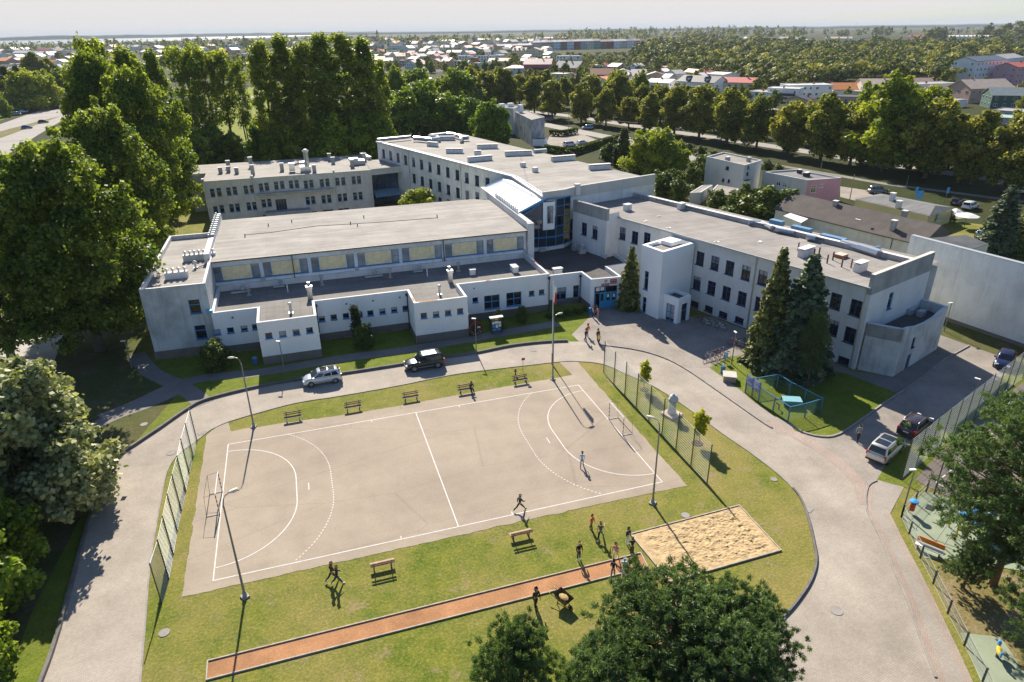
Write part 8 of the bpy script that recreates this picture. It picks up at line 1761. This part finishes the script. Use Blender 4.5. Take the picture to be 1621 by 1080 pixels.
# ---------------------------------------------------------------- people
SKIN = M('skin', (.55, .34, .25), .6, .06, 4); _pend = []
def cloth(c): return M('cloth_%d_%d_%d' % tuple(int(x*100) for x in c), c, .9, .12, 5)
def skin_obj(name, verts, edges, radii, mats):
    me = bpy.data.meshes.new(name); me.from_pydata([tuple(v) for v in verts], edges, []); o = bpy.data.objects.new(name, me); COL.objects.link(o)
    md = o.modifiers.new('skin', 'SKIN'); md.use_smooth_shade = True; md.branch_smoothing = .5
    for i, r in enumerate(radii): me.skin_vertices[0].data[i].radius = (r, r); me.skin_vertices[0].data[i].use_root = (i == 0)
    sd = o.modifiers.new('sub', 'SUBSURF'); sd.levels = 1; sd.render_levels = 1
    _pend.append((o, mats)); return o
def person(px, py, H, yaw, top, bottom, label, shoes=(.6, .6, .6), hair=(.07, .04, .02), stride=0.0, arms=(0.1, 0.1), elbow=.25, shorts=False, short_sleeve=False, long_hair=False, hood=False, sit=False, lean=.05, z=.02, loc=None, bag=None):
    """faces local -y before yaw; stride swings the legs, arms = forward swing of left/right arm"""
    s = H/1.75; p = G(px, py) if loc is None else Vector(loc); L = []
    V = Vector; hipz = .93 if not sit else .50; sh = hipz+.50; ln = -lean
    hip = [V((sd*.09, 0, hipz-.04)) for sd in (-1, 1)]; knee, ank, toe = [], [], []
    for i, sd in enumerate((-1, 1)):
        if sit: k = hip[i]+V((sd*.05, -.43, .0)); a = k+V((sd*.02, -.05 if i else -.16, -.42)); 
        else:
            an = stride*(1 if i == 0 else -1); k = hip[i]+V((0, -math.sin(an)*.43, -math.cos(an)*.43)); bend = .75*abs(stride) if an < 0 else .12*abs(stride); a = k+V((sd*.01, -math.sin(an-bend)*.42, -math.cos(an-bend)*.42))
        knee.append(k); ank.append(a); toe.append(a+V((sd*.02, -.17, -.03)))
    low = min(a.z for a in ank)-.06
    neck = V((0, ln*.9, sh+.06)); chest = V((0, ln*.7, sh-.12)); waist = V((0, ln*.25, hipz+.15)); pel = V((0, 0, hipz)); head = V((0, ln*1.3-.01, sh+.2)); crown = V((0, ln*1.3, sh+.30))
    shd = [V((sd*.17, ln*.8, sh-.01)) for sd in (-1, 1)]; elb, wri = [], []
    for i, sd in enumerate((-1, 1)):
        a = arms[i]; e = shd[i]+V((sd*.07, -math.sin(a)*.28, -math.cos(a)*.28)); w_ = e+V((sd*.0-sd*.04*elbow, -math.sin(a+elbow)*.25, -math.cos(a+elbow)*.25)); elb.append(e); wri.append(w_)
    # body: one continuous skin
    v = [pel, waist, chest, neck, head, crown]; e = [(0, 1), (1, 2), (2, 3), (3, 4), (4, 5)]; r = [.11, .10, .115, .05, .088, .07]
    def add(par, pt, rad): v.append(pt); e.append((par, len(v)-1)); r.append(rad); return len(v)-1
    add(4, head+V((0, -.10, -.01)), .022); add(4, head+V((-.09, .0, 0)), .018); add(4, head+V((.09, 0, 0)), .018)
    for i in (0, 1):
        h = add(0, hip[i], .075); k = add(h, knee[i], .052); a = add(k, ank[i], .038); add(a, toe[i], .034)
        c = add(2, shd[i], .05); el = add(c, elb[i], .036); w_ = add(el, wri[i], .026); d = (wri[i]-elb[i]).normalized(); sidev = V((0, 0, 1)).cross(d); sidev = (sidev if sidev.length > .1 else V((1, 0, 0))).normalized(); inn = V((0, -1, 0)) if abs(d.y) < .8 else V((0, 0, -1))
        pm = add(w_, wri[i]+d*.06, .024)
        for f, ll in ((-1.5, .065), (-.5, .08), (.5, .075), (1.5, .06)): k1 = add(pm, wri[i]+d*.10+sidev*f*.014, .009); add(k1, wri[i]+d*(.10+ll)+sidev*f*.016+inn*.025, .008)
        t1 = add(w_, wri[i]+d*.045+sidev*(.03 if i else -.03), .010); add(t1, wri[i]+d*.085+sidev*(.045 if i else -.045)+inn*.015, .009)
    root = skin_obj('person', v, e, r, [SKIN])
    root.location = (p.x, p.y, z-low*s if not sit else z); root.rotation_euler = (0, 0, yaw); root.scale = (s, s, s); tag(root, label, 'person')
    def part(name, vv, ee, rr, col): o = skin_obj(name, vv, ee, [q*1.13 for q in rr], [cloth(tuple(min(1, c*1.25+.008) for c in col))]); o.parent = root; return o
    # top
    vv = [pel+V((0, 0, .02)), waist, chest, neck+V((0, 0, -.05))]; ee = [(0, 1), (1, 2), (2, 3)]; rr = [.128, .122, .135, .075]
    for i in (0, 1):
        n = len(vv); vv += [shd[i]+V((0, 0, .005)), elb[i] if not short_sleeve else shd[i].lerp(elb[i], .7)]; ee += [(2, n), (n, n+1)]; rr += [.068, .052]
        if not short_sleeve: vv.append(wri[i]); ee.append((n+1, n+2)); rr.append(.042)
    part('jacket' if not short_sleeve else 'shirt', vv, ee, rr, top)
    vv = [pel+V((0, 0, .03)), pel+V((0, 0, -.03))]; ee = [(0, 1)]; rr = [.122, .125]
    for i in (0, 1):
        n = len(vv); vv += [hip[i], knee[i] if not shorts else hip[i].lerp(knee[i], .75)]; ee += [(1, n), (n, n+1)]; rr += [.094, .068]
        if not shorts: vv.append(ank[i]+V((0, 0, .02))); ee.append((n+1, n+2)); rr.append(.052)
    part('shorts' if shorts else 'trousers', vv, ee, rr, bottom)
    for i in (0, 1): part('shoe', [ank[i]+V((0, .04, -.01)), ank[i]+V((0, -.04, -.025)), toe[i]+V((0, -.02, -.005))], [(0, 1), (1, 2)], [.05, .05, .042], shoes)
    vv = [head+V((0, .02, .055)), head+V((0, .045, .0)), crown+V((0, .0, .0))]; ee = [(0, 1), (0, 2)]; rr = [.098, .085, .072]
    if long_hair: vv += [head+V((0, .09, -.12)), head+V((0, .10, -.25))]; ee += [(1, 3), (3, 4)]; rr += [.075, .045]
    part('hood' if hood else 'hair', vv, ee, rr, top if hood else hair)
    m = MB(); 
    for sd in (-1, 1): m.ball(tuple(head+V((sd*.034, -.083, .012))), .011, 6, 4)
    m.build('eyes', dark_metal, root); m = MB(); m.box(tuple(head+V((0, -.086, -.05))), (.04, .012, .008)); m.build('mouth', M('lips', (.35, .12, .10), .6), root)
    if bag: part('backpack', [chest+V((0, .17, .02)), waist+V((0, .19, .05))], [(0, 1)], [.12, .13], bag)
    return root
Nn_ = 0.0; S_ = math.pi
person(921, 739, 1.55, 2.6, (.30, .48, .62), (.24, .27, .33), 'child in a pale blue t-shirt and grey trousers walking on the court', stride=.35, short_sleeve=True, hair=(.22, .12, .05), shoes=(.15, .15, .17))
person(823, 808, 1.6, 1.9, (.03, .04, .04), (.02, .022, .025), 'child in dark clothes with green shoes striding along the court line', shoes=(.25, .6, .05), stride=.65, arms=(.5, -.5), elbow=.6, hair=(.25, .16, .07))
person(936, 839, 1.45, .5, (.55, .10, .03), (.02, .022, .025), 'child in an orange-red top and black trousers on the lawn', stride=.25, hair=(.22, .10, .04), shoes=(.05, .05, .05))
person(950, 853, 1.65, 2.5, (.10, .11, .065), (.02, .022, .025), 'person in an olive t-shirt and black trousers running on the lawn', stride=.7, arms=(.8, -.9), elbow=.9, short_sleeve=True, hair=(.25, .12, .05), shoes=(.75, .75, .75))
person(916, 886, 1.62, .1, (.012, .012, .014), (.05, .055, .06), 'fair-haired person in a black sweater standing on the lawn', hair=(.45, .30, .14), shoes=(.8, .8, .8), arms=(.0, .05))
person(974, 885, 1.5, -.9, (.42, .20, .20), (.62, .56, .52), 'child in a dusty pink top and pale shorts at the run-up edge', shorts=True, stride=.35, hair=(.16, .09, .05), long_hair=True, shoes=(.62, .35, .35))
person(993, 861, 1.5, .2, (.035, .03, .05), (.60, .58, .56), 'child in a dark jacket with a red front and white trousers at the sandpit corner', hair=(.10, .06, .04), shoes=(.7, .7, .7), bag=None)
person(1000, 878, 1.5, 2.9, (.015, .015, .018), (.02, .02, .022), 'child all in black at the end of the run-up', arms=(.5, .4), elbow=.7, hair=(.12, .08, .04), shoes=(.05, .05, .05))
person(970, 914, 1.55, 2.4, (.02, .022, .03), (.16, .2, .25), 'child in a black jacket half hidden by the round pine', hair=(.02, .015, .012), stride=.2)
person(987, 913, 1.6, 2.7, (.26, .46, .50), (.55, .55, .55), 'child in a pale blue hooded top beside the round pine', hood=True, elbow=.9, arms=(.3, .3))
person(848, 963, 1.8, .2, (.035, .04, .022), (.014, .014, .016), 'adult in a dark olive jacket standing below the orange run-up', stride=.15, shoes=(.03, .03, .03), hair=(.05, .05, .05))
person(527, 920, 1.7, 1.9, (.05, .035, .03), (.02, .022, .03), 'woman in dark brown clothes walking below the court, the rear one of a pair', stride=.5, hair=(.16, .07, .03), long_hair=True, shoes=(.5, .55, .6), arms=(.3, -.3), elbow=.9)
person(535, 925, 1.62, 1.7, (.022, .02, .026), (.045, .04, .07), 'person in black and dark purple walking below the court, the nearer of a pair', stride=.45, hair=(.12, .07, .04), long_hair=True, shoes=(.7, .72, .75), arms=(-.3, .4), elbow=.6)
person(927, 541, 1.75, .4, (.025, .03, .04), (.02, .022, .03), 'person in dark clothes walking before the entrance, left pair', stride=.3, hair=(.04, .03, .02), shoes=(.1, .1, .1))
person(930, 533, 1.72, .4, (.55, .085, .03), (.62, .60, .58), 'person in an orange-red sweater and white trousers before the entrance', stride=.2, hair=(.06, .04, .03), shoes=(.7, .7, .7))
person(946, 541, 1.72, .1, (.035, .035, .04), (.03, .03, .035), 'person in dark clothes behind the yellow-clad child before the entrance', stride=.3, hair=(.10, .06, .04))
person(948, 546, 1.45, .1, (.58, .52, .16), (.035, .035, .045), 'child in a pale yellow top before the entrance', hair=(.25, .13, .05), stride=.2, shoes=(.3, .3, .3))
person(938, 503, 1.68, 1.2, (.45, .44, .42), (.04, .04, .045), 'person in a pale grey top standing at the entrance door', hair=(.25, .16, .08), long_hair=True)
person(943, 501, 1.66, .2, (.02, .02, .022), (.025, .025, .03), 'person in black in the middle of the group at the entrance door', hair=(.08, .05, .03), long_hair=True)
person(946, 504, 1.66, -1.2, (.50, .22, .20), (.48, .24, .21), 'person in a pink outfit at the entrance door', hair=(.06, .04, .03), long_hair=True, shoes=(.8, .8, .8))
person(1357, 699, 1.78, 2.6, (.20, .20, .205), (.03, .032, .038), 'man in a grey shirt walking at the car park entrance', stride=.25, hair=(.12, .08, .05), shoes=(.04, .04, .04))
_b = G(738, 622); person(0, 0, 1.68, .25, (.02, .018, .018), (.018, .018, .02), 'person in black sitting on the bench above the court', sit=True, lean=.22, arms=(.7, .6), elbow=1.0, hair=(.14, .06, .03), long_hair=True, loc=(_b.x+.5, _b.y+.05, 0), z=.05, shoes=(.05, .05, .05))
dg = bpy.context.evaluated_depsgraph_get()
for o, mats in _pend:
    me = bpy.data.meshes.new_from_object(o.evaluated_get(dg)); me.name = o.name; me.materials.clear()
    for x in mats: me.materials.append(x)
    me.polygons.foreach_set('material_index', [0]*len(me.polygons))
    _pm = (o, me)
    o['_new'] = me.name
for o, mats in _pend:
    me = bpy.data.meshes[o['_new']]; del o['_new']; o.modifiers.clear(); o.data = me
# ---------------------------------------------------------------- air
hz = MB(); hz.box((0, 26000, 60), (104000, 56000, 122)); hzo = hz.build('haze', None)
hm = bpy.data.materials.new('haze_m'); hm.use_nodes = True; hm.node_tree.nodes.remove(hm.node_tree.nodes['Principled BSDF'])
pv = hm.node_tree.nodes.new('ShaderNodeVolumePrincipled'); pv.inputs['Color'].default_value = (.74, .81, .90, 1); pv.inputs['Density'].default_value = 6.5e-5; pv.inputs['Anisotropy'].default_value = 0
hm.node_tree.links.new(pv.outputs[0], hm.node_tree.nodes['Material Output'].inputs['Volume'])
hzo.data.materials.clear(); hzo.data.materials.append(hm); tag(hzo, 'pale blue haze over the far town and shore', 'haze', None, 'stuff')
# flat-shaded scene is complete
